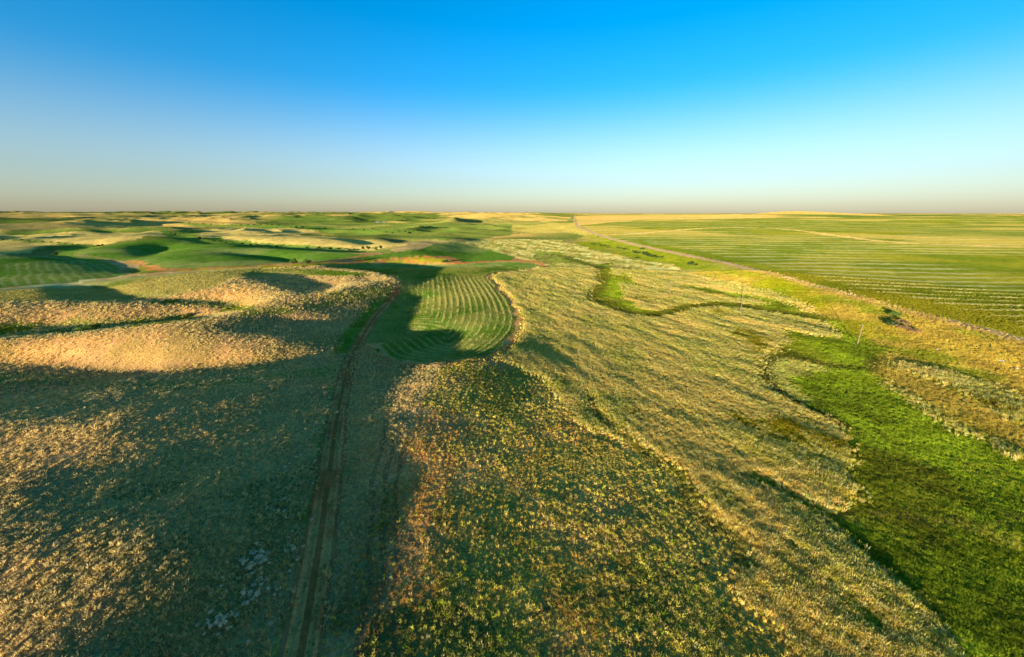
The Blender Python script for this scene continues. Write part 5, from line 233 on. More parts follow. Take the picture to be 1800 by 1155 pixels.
18,-5,-5,-4,-3,-4,-2,-3,-5,-4,-11,-1,3,13,16,-12,-21,0,14,12,44,10,-16,-9,-8,-6,-4,-3,-3,-1,-1,-1,0,-1,0,0,0,2,0,2,3,1,0,-1,-5,-21,17,5,48,-13,-17,-9,-5,-3,-1,-1,0,-1,1,0,1,-1,0,1,0,0,0,0,0,0,0,0,0,0,0,0,0,0,0,0,0,0,0,0,0,0,0,0,0,0,0,0,0,0,0,0,0,
9,-4,-3,-3,-3,-3,-5,-4,-12,-6,9,10,18,-2,-28,-7,13,11,40,24,-16,-10,-8,-7,-4,-4,-3,-1,-1,-1,-1,0,0,0,0,0,0,0,1,1,0,2,1,1,5,21,8,21,-13,-18,-14,-8,-4,-2,-1,0,-1,1,0,0,0,1,0,0,-1,1,0,0,0,0,0,0,0,0,0,0,0,0,0,0,0,0,0,0,0,0,0,0,0,0,0,0,0,0,0,0,0,
4,-4,-4,-2,-4,-4,-9,-3,1,8,13,6,-23,-13,10,10,25,38,-10,-8,-9,-7,-4,-4,-3,-2,-1,-2,-1,0,0,0,-1,0,1,0,0,0,0,1,1,0,1,4,8,16,13,-1,-13,-12,-8,-5,-3,-1,-1,0,1,0,0,0,0,0,1,-1,1,0,0,0,0,0,0,0,0,0,0,0,0,0,0,0,0,0,0,0,0,0,0,0,0,0,0,0,0,0,0,0,0,
-3,-2,-3,-5,-4,-11,-1,3,13,16,-12,-20,-1,14,12,44,9,-15,-8,-8,-6,-4,-3,-2,-2,-2,-1,0,0,0,0,0,0,1,-1,0,1,0,0,-1,1,1,1,2,4,7,5,-2,-4,-5,-4,-3,-1,-2,1,-1,0,0,0,1,1,0,0,0,0,0,0,0,0,0,0,0,0,0,0,0,0,0,0,0,0,0,0,0,0,0,0,0,0,0,0,0,0,0,0,0,0,
-7,-5,-4,-12,-6,9,10,18,-2,-28,-7,12,12,40,24,-16,-9,-9,-7,-4,-3,-3,-2,-1,-1,0,-1,0,0,-1,1,0,1,-1,1,0,-1,0,1,0,-1,0,1,1,3,2,2,0,-2,-2,-2,-1,-1,0,-1,1,-1,1,0,1,-1,1,-1,1,0,0,1,-1,0,0,0,0,0,0,0,0,0,0,0,0,0,0,0,0,0,0,0,0,0,0,0,0,0,0,0,0,0,
-14,-9,-3,1,9,11,8,-23,-14,10,10,24,39,-10,-8,-9,-7,-4,-4,-3,-2,-1,-2,-1,0,-1,1,-1,1,0,0,0,0,1,0,0,0,0,-1,0,1,0,0,1,0,1,0,1,-1,-1,-1,-1,0,0,0,0,1,0,1,-1,1,-1,1,0,0,0,0,0,0,0,0,0,0,0,0,0,0,0,0,0,0,0,0,0,0,0,0,0,0,0,0,0,0,0,0,0,0,
-28,-1,3,13,15,-10,-22,-1,15,12,44,10,-16,-9,-7,-6,-4,-3,-2,-2,-2,0,-1,0,-1,1,0,0,0,1,0,0,0,0,0,0,1,-1,0,0,-1,0,0,0,1,0,1,-1,0,0,-1,1,-1,0,0,1,0,0,0,1,0,0,0,0,0,1,-1,0,0,0,0,0,0,0,0,0,0,0,0,0,0,0,0,0,0,0,0,0,0,0,0,0,0,0,0,0,0,
-25,10,18,-2,-27,-8,12,12,39,25,-17,-9,-8,-6,-5,-3,-3,-2,-1,-1,0,-2,1,-1,1,0,-1,1,0,1,0,0,1,0,0,0,-1,1,-1,0,0,0,0,0,-1,1,-1,0,0,0,0,0,0,0,1,-1,1,0,1,-1,1,0,0,0,1,-1,0,0,0,0,0,0,0,0,0,0,0,0,0,0,0,0,0,0,0,0,0,0,0,0,0,0,0,0,0,0,0,
-5,8,-23,-14,9,11,24,38,-8,-9,-8,-7,-5,-4,-3,-2,-1,-2,-1,0,-1,1,-1,1,0,0,1,0,0,0,0,1,0,-1,0,1,0,-1,1,-1,0,0,-1,0,1,-1,0,0,0,0,1,-1,0,1,0,1,-1,1,-1,1,0,0,0,1,-1,0,0,0,0,0,0,0,0,0,0,0,0,0,0,0,0,0,0,0,0,0,0,0,0,0,0,0,0,0,0,0,0,
-8,-22,-1,15,12,44,10,-15,-10,-7,-6,-4,-3,-2,-2,-2,0,-1,0,-1,1,0,0,0,0,0,0,1,0,0,1,0,0,1,0,-1,0,0,-1,1,-1,0,0,0,-1,0,1,0,0,-1,0,1,0,0,0,0,1,0,0,0,0,0,0,0,0,0,0,0,0,0,0,0,0,0,0,0,0,0,0,0,0,0,0,0,0,0,0,0,0,0,0,0,0,0,0,0,0,
-34,12,12,39,24,-16,-9,-8,-6,-5,-3,-3,-2,-1,-1,0,-2,1,-1,1,0,-1,1,0,1,0,1,-1,1,0,0,0,0,0,0,0,0,0,0,0,0,-1,1,-1,0,0,-1,0,0,1,0,0,0,0,0,1,0,0,0,0,0,1,0,-1,0,0,0,0,0,0,0,0,0,0,0,0,0,0,0,0,0,0,0,0,0,0,0,0,0,0,0,0,0,0,0,0,0,
-13,22,39,-8,-8,-9,-7,-5,-4,-3,-2,-1,-2,-1,0,-1,1,-1,1,0,0,1,0,0,0,0,0,1,0,0,0,0,0,0,0,0,0,0,0,-1,1,0,-1,0,0,0,0,0,0,0,0,0,1,0,0,-1,1,0,0,0,0,0,0,0,0,0,0,0,0,0,0,0,0,0,0,0,0,0,0,0,0,0,0,0,0,0,0,0,0,0,0,0,0,0,0,0,0,
39,12,-16,-10,-7,-6,-4,-3,-2,-2,-2,0,-1,0,-1,1,0,0,0,0,0,0,1,0,0,1,0,0,0,0,0,0,0,0,0,0,0,0,0,0,0,0,0,0,0,0,0,0,0,0,0,0,0,0,0,0,0,0,0,1,-1,0,0,0,0,0,0,0,0,0,0,0,0,0,0,0,0,0,0,0,0,0,0,0,0,0,0,0,0,0,0,0,0,0,0,0,0,
37,-9,-8,-6,-5,-3,-3,-2,-1,-1,0,-2,1,-1,1,0,-1,1,0,1,0,1,-1,1,0,0,0,0,0,0,0,0,0,0,0,0,0,0,1,0,-1,0,0,0,0,0,0,0,0,0,0,0,-1,0,1,0,0,0,0,0,0,0,0,0,0,0,0,0,0,0,0,0,0,0,0,0,0,0,0,0,0,0,0,0,0,0,0,0,0,0,0,0,0,0,0,0,0,
23,-7,-5,-4,-3,-2,-1,-2,-1,0,-1,1,0,0,0,0,1,0,0,0,0,0,1,0,0,0,0,0,0,0,0,0,1,0,0,0,0,0,-1,0,0,0,0,0,0,0,0,0,0,0,0,0,1,0,-1,0,0,0,1,-1,0,0,0,0,0,0,0,0,0,0,0,0,0,0,0,0,0,0,0,0,0,0,0,0,0,0,0,0,0,0,0,0,0,0,0,0,0,
12,-4,-3,-2,-2,-2,0,-1,0,-1,1,0,-1,1,0,0,0,1,0,0,1,0,0,0,0,0,0,0,0,0,1,0,-1,0,0,0,0,0,0,0,0,0,0,0,0,0,0,0,0,0,0,0,0,0,0,1,-1,0,0,0,0,0,0,0,0,0,0,0,0,0,0,0,0,0,0,0,0,0,0,0,0,0,0,0,0,0,0,0,0,0,0,0,0,0,0,0,0]
HILLS = [[-253.6, 1705.8, 15.0, 35.0, 110], [-236.5, 1845.3, 8.1, 80.9, 150], [2643.4, 3680.4, 39.4, 394.0, 400], [1851.4, 3354.9, 16.7, 388.7, 400], [2964.2, 3403.4, 9.8, 261.6, 300], [-176.8, 3046.9, 17.7, 353.9, 500], [-1107.8, 2240.9, 14.5, 217.4, 200], [-913.0, 2414.0, 18.7, 149.6, 160], [-718.1, 2468.3, 14.9, 149.0, 160]]
POLY = {
    'gold_meadow': [[-75.2,577.4],[-51.5,697.7],[0.0,722.3],[86.5,688.6],[108.7,522.1],[128.3,392.6],[144.5,348.0],[139.4,308.2],[138.2,267.8],[147.5,239.8],[150.9,218.1],[147.0,189.7],[137.9,160.0],[122.9,135.5],[114.0,137.5],[110.5,146.7],[99.0,131.0],[83.9,116.3],[77.0,107.0],[72.3,85.4],[71.8,80.7],[70.8,71.9],[63.4,61.7],[60.2,56.6],[57.0,52.2],[49.8,48.3],[48.2,43.6],[48.6,39.3],[49.3,35.6],[49.8,32.7],[48.9,29.8],[48.2,28.0],[43.9,21.4],[30.6,21.4],[31.3,27.7],[31.0,30.3],[30.3,32.1],[28.5,33.9],[27.7,36.0],[32.2,40.1],[33.3,43.2],[31.0,47.3],[30.1,52.8],[29.7,58.2],[27.6,62.4],[24.3,66.1],[20.1,68.1],[16.1,71.8],[13.4,78.9],[11.0,87.4],[8.0,97.0],[0.8,103.0],[-4.4,107.5],[-0.9,116.1],[3.8,133.9],[6.6,160.9],[1.5,198.1],[-6.7,242.8],[-12.2,268.1],[-4.4,287.2],[14.2,312.0],[28.0,337.2],[16.8,373.4],[3.1,409.7],[-38.6,519.2]],
    'wetland': [[71.8,80.7],[70.8,71.9],[63.4,61.7],[60.2,56.6],[57.0,52.2],[49.8,48.3],[48.2,43.6],[48.6,39.3],[49.3,35.6],[49.8,32.7],[48.9,29.8],[48.2,28.0],[43.9,21.4],[71.1,21.3],[125.6,48.2],[97.2,60.8],[98.0,66.4],[95.6,70.7],[96.8,77.8],[100.2,89.8],[107.7,102.4],[119.8,113.3],[127.8,121.7],[129.5,129.2],[132.8,137.5],[139.7,156.2],[139.3,164.4],[131.3,149.5],[122.9,135.5],[114.0,137.5],[110.5,146.7],[99.0,131.0],[83.9,116.3],[78.5,109.3],[72.3,85.4]],
    'stream': [[61.5,379.5],[78.4,352.0],[94.8,360.1],[80.6,313.6],[79.6,283.2],[90.3,297.7],[90.5,270.2],[85.3,247.8],[90.1,235.1],[99.7,223.6],[104.0,203.8],[115.7,191.0],[131.7,188.2],[137.7,169.1],[139.9,159.4],[135.8,153.0],[127.9,162.8],[122.5,174.1],[113.1,180.4],[103.8,183.0],[86.5,176.5],[72.9,168.6],[62.7,167.3],[53.8,171.1],[50.1,182.9],[43.4,195.8],[51.2,226.7],[57.7,248.2],[59.7,270.6],[71.1,313.2],[68.2,348.3]],
    'stream_upper': [[32.8,489.3],[58.4,460.1],[64.1,388.5],[81.3,360.3],[71.0,336.3],[53.7,356.6],[31.3,378.5],[24.6,410.7]],
    'stream_east': [[110.4,244.6],[121.5,235.7],[125.4,225.3],[134.2,217.8],[142.0,204.3],[140.6,180.5],[139.3,164.4],[135.1,165.6],[132.9,177.3],[131.6,192.7],[123.9,205.5],[114.1,217.8]],
    'green_tongue': [[43.3,59.5],[44.9,58.3],[46.2,56.2],[48.0,52.4],[49.6,49.6],[49.9,47.7],[48.4,46.9],[47.4,49.1],[46.0,52.3],[43.9,55.1],[42.6,56.5]],
    'green_channel': [[40.8,37.9],[41.8,36.8],[42.9,34.8],[43.4,31.6],[42.8,30.0],[41.7,29.8],[41.2,32.1],[40.7,34.7],[40.2,36.6]],
    'green_channel_low': [[38.8,43.0],[39.9,41.3],[40.6,39.1],[39.5,38.6],[38.5,40.5],[37.9,42.0]],
    'meadow_green_a': [[25.1,81.2],[28.5,80.1],[28.4,71.5],[26.1,65.2],[23.7,66.1],[23.1,72.4]],
    'meadow_green_b': [[96.9,183.0],[104.1,165.8],[92.4,131.1],[83.9,116.3],[82.2,124.6],[85.2,145.1]],
    'meadow_green_c': [[51.8,80.2],[57.1,77.9],[63.7,74.2],[64.6,68.7],[60.9,65.6],[56.6,67.6],[52.1,71.9],[50.3,75.3]],
    'meadow_green_d': [[20.3,113.8],[23.5,111.3],[25.1,105.9],[23.2,105.0],[20.5,109.2]],
    'meadow_green_e': [[70.4,86.5],[71.6,80.3],[69.0,69.8],[64.3,62.8],[62.2,62.9],[63.4,68.8],[65.6,76.7]],
    'bank': [[101.9,656.3],[105.4,505.7],[128.3,392.6],[144.5,348.0],[139.4,308.2],[138.2,267.8],[147.5,239.8],[150.9,218.1],[149.8,193.6],[143.1,163.4],[132.8,136.5],[127.8,121.7],[119.8,113.3],[107.7,102.4],[100.2,89.8],[96.8,77.8],[95.6,70.7],[98.0,66.4],[97.2,60.8],[107.6,48.1],[165.7,82.6],[170.1,118.0],[172.4,136.3],[173.0,158.1],[173.9,187.7],[177.7,233.0],[181.9,301.5],[174.5,389.1],[170.3,457.8],[167.4,565.0],[170.5,722.9],[159.9,835.6]],
    'bank_gold_strip': [[122.7,109.2],[127.7,102.2],[129.4,92.6],[127.6,84.2],[128.4,74.9],[113.7,64.7],[113.0,72.9],[117.2,81.7],[118.0,93.4],[118.1,104.7]],
    'bank_gold_fringe': [[106.5,103.7],[103.0,92.3],[99.0,79.9],[98.1,72.9],[99.7,68.2],[101.0,63.6],[103.8,57.9],[99.2,54.7],[98.0,61.4],[96.6,66.0],[94.6,70.4],[94.1,76.5],[97.4,88.1]],
    'bank_tan': [[158.3,152.6],[165.0,141.2],[163.8,125.2],[163.2,112.4],[160.6,98.0],[146.1,87.4],[147.4,99.6],[146.9,110.3],[147.4,124.1],[147.2,133.8]],
    'reeds': [[80.9,112.9],[87.0,114.0],[93.4,112.6],[96.7,109.0],[94.0,104.5],[87.8,102.7],[79.5,98.7],[77.6,91.3],[76.2,83.8],[72.3,85.4],[72.6,92.9],[76.4,106.2]],
    'contour_field': [[-146.1,284.6],[-138.3,328.4],[-108.0,359.4],[-70.0,358.2],[-47.5,350.3],[-21.8,362.9],[0.0,367.9],[21.4,355.7],[27.0,337.2],[14.3,315.8],[-6.6,289.5],[-13.0,268.1],[-7.4,242.8],[0.9,198.9],[4.8,170.9],[5.0,151.6],[2.6,135.6],[-1.4,121.3],[-6.3,111.3],[-13.9,106.7],[-24.9,109.2],[-35.3,111.1],[-43.4,115.3],[-54.1,132.2],[-58.5,141.2],[-62.9,163.4],[-66.0,193.6],[-65.0,208.2],[-65.3,216.4],[-73.7,230.4],[-96.6,265.7],[-124.9,284.9]],
    'middle_field': [[-152.8,339.5],[-134.6,375.1],[-103.2,433.5],[-103.3,497.7],[-86.6,585.2],[-38.6,519.2],[3.1,409.7],[0.0,382.9],[-47.9,361.8],[-61.9,393.6],[-100.8,374.1],[-134.8,345.5]],
    'hill_field': [[-471.6,407.3],[-519.3,485.5],[-527.2,540.0],[-510.6,576.3],[-431.6,582.8],[-272.0,481.2],[-177.8,397.1],[-146.6,377.4],[-154.6,343.6],[-168.3,310.9],[-196.1,289.1],[-237.2,275.5],[-264.9,282.8],[-309.3,315.8],[-342.4,340.1],[-405.3,375.9]],
    'west_field': [[-806.3,468.6],[-502.2,373.0],[-474.2,377.2],[-398.5,344.7],[-332.2,310.3],[-258.5,253.5],[-255.8,243.9],[-265.4,222.8],[-270.3,210.1],[-279.5,202.4],[-311.9,175.3]],
    'slope_field': [[-305.8,171.7],[-274.1,198.3],[-267.2,218.5],[-251.9,240.0],[-220.3,255.0],[-185.0,272.0],[-168.1,278.3],[-142.2,276.7],[-122.6,270.0],[-93.6,251.6],[-96.3,243.7],[-120.7,248.2],[-158.8,261.8],[-168.7,231.0],[-161.4,202.5],[-176.0,189.9],[-187.4,186.2],[-199.9,179.1],[-216.1,170.0],[-231.6,165.9],[-271.8,151.4]],
    'east_field': [[167.8,729.7],[174.3,468.9],[178.6,398.6],[184.7,306.4],[181.1,237.8],[176.5,190.8],[174.9,160.1],[174.4,138.1],[171.4,119.1],[168.9,84.6],[317.6,116.7],[4531.1,1834.6],[3804.4,2913.3],[2439.3,2797.2],[1635.7,2812.2],[940.6,2585.3],[375.2,1607.2],[228.0,1300.0]],
    'green_tongue_mid': [[-146.0,323.5],[-127.2,353.1],[-99.7,369.7],[-65.5,383.5],[-55.3,368.2],[-62.7,356.6],[-98.3,363.8],[-125.4,347.4],[-142.1,314.5],[-163.0,284.3],[-188.5,271.2],[-220.5,260.1],[-237.7,261.7],[-231.7,268.8],[-192.3,283.3],[-164.4,303.4]],
    'draw_a': [[-309.0,316.1],[-249.6,268.2],[-239.2,254.5],[-261.3,261.1],[-280.3,274.2],[-395.9,366.8],[-446.8,387.8],[-492.9,441.2],[-529.3,491.4],[-576.2,524.6],[-557.5,468.3],[-483.7,396.7],[-370.6,333.0],[-291.4,281.1]],
    'draw_b': [[-227.5,130.1],[-207.6,146.0],[-191.7,153.9],[-168.4,158.9],[-151.8,168.8],[-131.3,164.4],[-113.9,138.5],[-135.0,134.3],[-166.2,130.4],[-181.2,125.9],[-202.5,114.2]],
    'draw_c': [[-178.8,174.5],[-172.7,185.9],[-142.4,188.5],[-124.8,174.6],[-104.0,151.4],[-94.7,160.0],[-82.8,178.3],[-66.5,205.9],[-65.6,202.5],[-82.0,176.1],[-96.2,153.9],[-106.0,143.8],[-129.9,164.4],[-144.0,177.8]],
    'draw_d': [[-166.9,106.9],[-154.1,109.2],[-136.0,105.8],[-111.4,98.5],[-87.5,93.8],[-70.2,94.7],[-56.4,101.4],[-51.2,104.7],[-48.7,97.4],[-59.4,89.7],[-69.7,87.6],[-80.5,85.6],[-103.1,90.6],[-133.2,100.5],[-158.7,101.0]],
    'draw_e': [[-106.4,144.4],[-94.7,160.0],[-83.1,179.0],[-66.5,205.9],[-65.2,212.7],[-75.0,203.8],[-83.4,194.1],[-93.3,202.9],[-92.4,176.2],[-103.7,158.8],[-108.9,151.6]],
    'draw_far': [[-823.6,904.6],[-811.7,987.5],[-581.5,719.5],[-382.0,572.8],[-216.5,485.0],[-149.5,456.9],[-124.4,397.3],[-177.8,397.1],[-327.5,489.9],[-480.0,590.2],[-522.7,590.5]],
    'draw_far_b': [[-1050.0,711.1],[-909.8,684.6],[-821.8,662.2],[-679.3,595.3],[-576.2,524.6],[-584.2,510.9],[-739.7,616.3],[-819.9,644.5],[-943.3,637.7]],
    'draw_far_c': [[-1495.8,1709.4],[-1139.0,1471.0],[-958.7,1458.4],[-753.6,1431.6],[-598.7,1361.9],[-287.8,980.9],[-163.8,1117.6],[-129.7,883.0],[-263.0,894.7],[-442.7,1005.3],[-571.9,1027.0],[-957.7,1393.0],[-1155.6,1410.8]],
    'gold_ridge': [[-629.1,769.6],[-813.3,1026.1],[-946.6,1376.2],[-585.5,1052.0],[-496.5,994.6],[-500.6,872.6],[-286.7,647.4],[-240.2,625.0],[-187.9,604.6],[-131.6,493.1],[-142.7,457.0],[-218.1,489.0],[-352.8,553.4],[-556.1,698.0]],
    'gold_west': [[-1325.9,750.9],[-1201.6,907.3],[-1024.9,931.0],[-836.5,919.6],[-643.6,716.1],[-541.8,555.7],[-553.2,517.8],[-672.5,581.3],[-555.3,443.8],[-512.3,380.6],[-844.5,470.4]],
    'dark_green_near': [[-15.3,30.8],[-11.8,32.1],[-6.6,32.1],[-2.6,31.1],[-1.2,27.2],[0.0,21.2],[-14.7,20.6],[-16.2,26.8]],
    'dark_green_near_b': [[10.3,30.9],[15.1,33.7],[19.7,33.0],[18.9,29.8],[16.0,27.1],[11.4,25.6]],
    'verge_left': [[-23.3,25.2],[-25.1,30.3],[-27.5,38.6],[-31.2,48.3],[-37.1,63.9],[-46.3,88.3],[-60.0,119.8],[-68.2,151.6],[-71.5,188.2],[-67.0,202.1],[-64.3,177.6],[-61.8,150.1],[-57.2,127.8],[-47.9,99.7],[-41.7,81.7],[-32.0,56.6],[-27.9,44.4],[-25.1,35.9],[-21.8,26.5],[-19.6,20.5],[-22.8,20.4]],
    'shrub_patch_a': [[-59.4,46.5],[-57.2,48.7],[-51.6,49.3],[-49.3,47.6],[-52.0,45.0],[-56.4,44.5]],
    'shrub_patch_b': [[-43.1,44.2],[-41.5,47.7],[-38.8,50.0],[-38.5,48.3],[-40.0,43.2]],
    'green_prairie': [[-27.5,104.9],[-5.0,101.2],[9.6,97.3],[9.9,84.1],[4.0,77.8],[-6.2,72.8],[-14.1,68.5],[-19.6,77.9]],
    'far_green_a': [[-1278.8,990.9],[-1074.3,977.6],[-899.5,1023.6],[-871.9,990.8],[-1012.8,919.7],[-1206.2,911.1]],
    'far_green_b': [[-1210.3,1805.7],[-1171.0,2119.2],[-857.8,2103.2],[-340.9,1669.5],[-226.2,1550.5],[235.2,1793.8],[641.2,4017.5],[265.6,1655.8],[143.6,1224.8],[0.0,896.1],[-104.2,587.2],[-213.5,723.9],[-494.7,990.5],[-673.6,1353.3],[-913.7,1454.5]],
    'far_gold_e': [[641.2,4017.5],[1351.6,4904.7],[2483.4,4894.4],[2094.9,3208.5],[1510.8,2970.0],[771.7,2409.3],[395.0,1692.9],[280.7,1673.8]],
    'far_gold_m': [[0.0,1560.7],[256.4,1597.4],[199.4,1134.9],[181.1,793.8],[155.6,754.1],[142.2,967.9],[0.0,928.8]],
    'track': [[-20.0,19.5],[-21.0,24.5],[-21.7,27.3],[-24.5,35.9],[-27.8,45.5],[-31.8,56.8],[-41.3,81.5],[-47.5,99.9],[-55.8,126.0],[-60.3,149.3],[-63.6,173.1],[-65.6,202.5],[-65.0,211.8]],
    'side_track': [[-13.4,19.7],[-13.9,26.8],[-16.5,36.8],[-18.9,45.6],[-21.8,57.0],[-24.2,67.4]],
    'cow_path': [[2.6,31.6],[9.6,33.6],[14.7,34.7],[22.6,38.2],[26.7,40.4]],
    'cow_path_b': [[48.9,47.6],[55.1,47.5],[61.4,46.8],[67.3,45.8],[73.3,45.7],[78.6,46.5],[90.0,48.3]],
    'bank_road': [[168.6,93.3],[170.0,104.8],[170.8,118.5],[172.4,136.3],[172.3,157.4],[173.9,187.7],[177.7,233.0],[181.9,301.5],[176.5,393.8],[172.3,463.3],[170.0,574.1],[173.8,756.4],[199.4,1134.9],[271.4,1661.7],[641.2,4017.5]],
    'contour_road': [[177.9,774.8],[249.1,806.4],[430.1,977.7],[549.2,1071.4],[717.3,1139.4],[732.7,1041.3],[702.1,919.5],[598.7,676.3],[559.5,555.7],[577.2,518.9],[639.1,478.0],[720.2,440.0]],
    'pink_edge': [[-65.9,215.3],[-73.7,230.4],[-93.7,263.1],[-105.6,268.3]],
    'pink_edge_b': [[-347.9,345.7],[-296.1,306.9],[-257.6,277.1],[-232.0,274.2],[-196.1,289.1],[-176.8,309.4],[-144.9,320.9],[-131.3,350.0],[-100.5,372.6],[-66.0,386.6],[-56.4,375.6],[-50.6,354.2],[-62.3,353.7],[-98.0,362.3]],
    'pink_edge_c': [[-50.1,354.2],[-22.3,371.7],[0.0,376.8],[19.4,368.9],[27.2,339.9],[14.3,315.8],[-6.5,286.0],[-12.6,268.1],[-6.6,239.0],[1.5,198.1],[5.3,168.8],[5.2,150.4],[2.8,135.0],[-1.3,119.8],[-6.3,110.9],[-13.8,105.8],[-24.4,107.0],[-34.9,109.7],[-42.9,114.0],[-52.5,129.8]],
    'west_path': [[-303.4,178.6],[-277.4,200.8],[-264.4,221.8],[-253.5,248.4],[-224.6,260.2],[-188.6,277.6]],
    'creek': [[74.1,71.5],[72.2,76.8],[71.7,83.1],[71.5,89.1],[73.2,98.5],[76.5,106.8],[80.9,112.2],[87.3,114.5],[93.7,113.1],[97.5,109.9],[99.8,107.0],[107.6,106.9],[118.2,112.1]],
    'stream_island': [[76.8,253.8],[83.0,240.9],[91.5,229.2],[98.4,212.7],[101.4,195.1],[87.2,186.9],[69.0,176.7],[61.7,181.7],[64.4,208.4]],
    'stream_line': [[42.7,440.0],[56.7,421.0],[65.8,365.0],[74.2,337.1],[67.8,286.3],[61.3,247.3],[51.8,224.7],[44.4,200.5],[50.0,186.9],[55.6,174.3],[63.9,169.9],[77.2,176.5],[91.1,185.9],[109.6,193.6],[117.5,187.9],[125.4,178.4],[132.9,169.6],[137.7,159.1]],
    'channel': [[19.5,86.3],[20.9,74.7],[24.6,67.2],[29.5,58.3],[30.1,52.8],[31.0,47.3],[33.3,43.2],[32.2,40.1]],
    'east_dark': [[175.2,97.6],[179.5,125.4],[181.9,144.7],[183.9,169.0],[183.5,198.8],[188.2,247.7],[194.2,322.9],[190.0,425.1],[179.0,549.2]],
}
PTS = {
    'pole': [[124.6,127.9],[106.5,169.9],[89.0,208.8],[4.1,387.5],[-39.8,477.1],[-79.6,520.9]],
    'lone_bush': [[-168.0,143.1]],
    'small_bush': [[-150.7,167.3]],
    'grove': [[-198.9,470.0],[-194.0,469.9],[-183.3,469.8],[-175.8,468.4],[-161.3,454.9],[-155.7,452.8]],
    'far_tree': [[-214.1,877.5],[-196.7,863.3],[-225.3,885.9]],
    'farm_tree': [[-833.6,2103.2],[-824.2,2126.3],[-814.4,2149.7],[-770.4,2165.8],[-762.0,2168.8],[-712.0,2264.1]],
    'field_shrub': [[-174.4,301.0],[-164.8,303.2]],
    'tongue_bush': [[-64.8,359.2],[-61.6,359.7]],
    'thicket': [[162.7,154.3],[152.6,143.6],[152.3,141.5],[152.6,139.9],[152.9,138.3],[152.1,135.6],[157.3,146.0],[156.7,142.9]],
    'bank_shrub': [[119.9,581.7],[124.1,580.9],[129.0,560.7],[128.8,549.0],[133.4,547.9],[132.3,529.9],[140.7,505.6],[141.8,486.0],[144.9,476.8],[145.0,454.3],[142.9,443.1],[143.0,437.3],[159.5,470.0],[147.1,428.2],[146.0,417.2],[144.8,404.8],[146.3,402.4],[146.2,397.0],[148.3,396.2],[148.1,389.1],[151.5,386.0],[129.8,397.4],[155.8,322.0],[154.0,327.7]],
    'draw_shrub': [[-790.4,895.5],[-674.3,773.7],[-687.9,800.4],[-787.3,930.0],[-791.4,952.2],[-730.9,890.8],[-513.2,632.1],[-489.0,610.7],[-475.9,605.3],[-460.5,594.1],[-448.6,592.0],[-433.3,581.5],[-419.3,577.5],[-369.0,523.8],[-344.4,504.4],[-335.6,504.5],[-327.5,512.7],[-315.6,511.6],[-271.6,456.5],[-254.9,475.7],[-243.7,481.6],[-227.6,477.6],[-215.8,478.4]],
    'west_shrub': [[-901.0,681.2],[-848.9,648.3],[-838.2,648.2],[-830.2,651.7],[-812.2,647.5],[-808.4,652.2],[-787.8,645.0],[-760.4,634.1],[-723.0,612.5],[-690.6,593.4],[-651.1,568.7],[-600.6,530.5],[-544.5,509.5],[-549.6,508.4],[-552.2,505.7],[-484.6,403.6]],
    'upper_shrub': [[-1284.4,1552.6],[-1199.8,1480.4],[-1173.2,1482.3],[-1136.3,1473.1],[-1121.4,1512.4],[-1031.2,1434.1],[-996.7,1432.7],[-971.8,1433.0],[-952.0,1437.9],[-939.2,1454.5],[-920.4,1458.4],[-880.3,1427.3],[-835.2,1393.1],[-644.0,1128.0],[-624.0,1121.6],[-592.2,1098.6],[-560.1,1076.7],[-547.5,1105.0],[-576.3,1199.1],[-623.0,1390.6],[-491.2,1196.8],[-386.8,1014.0],[-428.5,1193.6],[-291.5,901.6],[-267.5,866.5],[-272.4,927.5],[-252.3,913.4],[-223.0,842.3]],
    'sage': [[-33.5,45.6],[-33.9,45.3],[-32.9,45.7],[-32.0,45.3],[-31.0,45.4],[-34.2,43.6],[-33.6,43.3],[-33.1,43.4],[-32.4,43.4],[-34.8,43.5],[-31.5,42.4],[-30.4,43.5],[-32.4,37.5],[-31.1,36.1],[-31.3,35.7],[-30.3,35.8],[-32.1,34.7],[-31.3,34.5],[-30.6,35.3],[-30.5,33.9],[-29.7,34.1],[-29.5,33.4],[-33.0,32.6],[-32.6,31.8],[-31.8,31.4],[-33.0,30.9],[-30.0,31.4],[-28.7,31.8],[-29.0,31.2],[-29.4,30.6],[-28.1,32.5],[-28.1,38.0],[-27.1,35.1],[-27.0,36.8],[-29.6,39.5],[-29.7,40.4],[-32.4,39.9],[-28.4,42.8],[-30.7,28.3],[-31.0,28.0],[-30.1,28.3],[-32.1,27.8],[-31.1,27.2],[-29.4,29.4],[-26.9,27.2],[-25.9,29.2],[-33.2,49.2],[-36.5,49.3],[-36.8,48.7],[-29.7,32.7],[-31.4,36.6],[-32.6,35.0],[-30.9,28.9],[-49.4,95.1],[-46.4,90.1],[-43.8,81.4],[-42.1,76.6],[-46.4,84.7],[-45.1,79.9],[-42.4,73.3],[-38.8,64.0],[-39.9,67.6],[-36.1,57.9],[-36.8,56.2],[-37.1,55.4],[-37.3,53.6],[-37.5,52.5],[-34.2,53.2],[-33.6,54.8],[-34.7,58.1],[-38.4,67.7],[-49.7,98.3],[-51.5,104.5],[-37.9,50.0],[-38.3,49.4],[-31.4,49.5],[-43.8,91.8],[-43.7,94.6]],
    'gate': [[173.4,759.7]],
    'rock': [[136.7,130.3],[150.4,107.9],[150.8,107.4],[149.3,112.0],[149.0,102.4],[144.2,119.6],[145.7,143.7]],
    'shed': [[-669.0,1943.7],[-635.8,1937.7]],
}

def survey(steps, ny, nx):
    """second differences in 5 cm units, back to heights in metres"""
    return np.cumsum(np.cumsum(np.array(steps).reshape(ny, nx), axis=0), axis=1) / 20.0
GA = survey(GA_STEPS, 121, 136); GB = survey(GB_STEPS, 81, 97)

_rng = np.random.RandomState(7)
_LAT = _rng.rand(8, 256, 256).astype(np.float32)

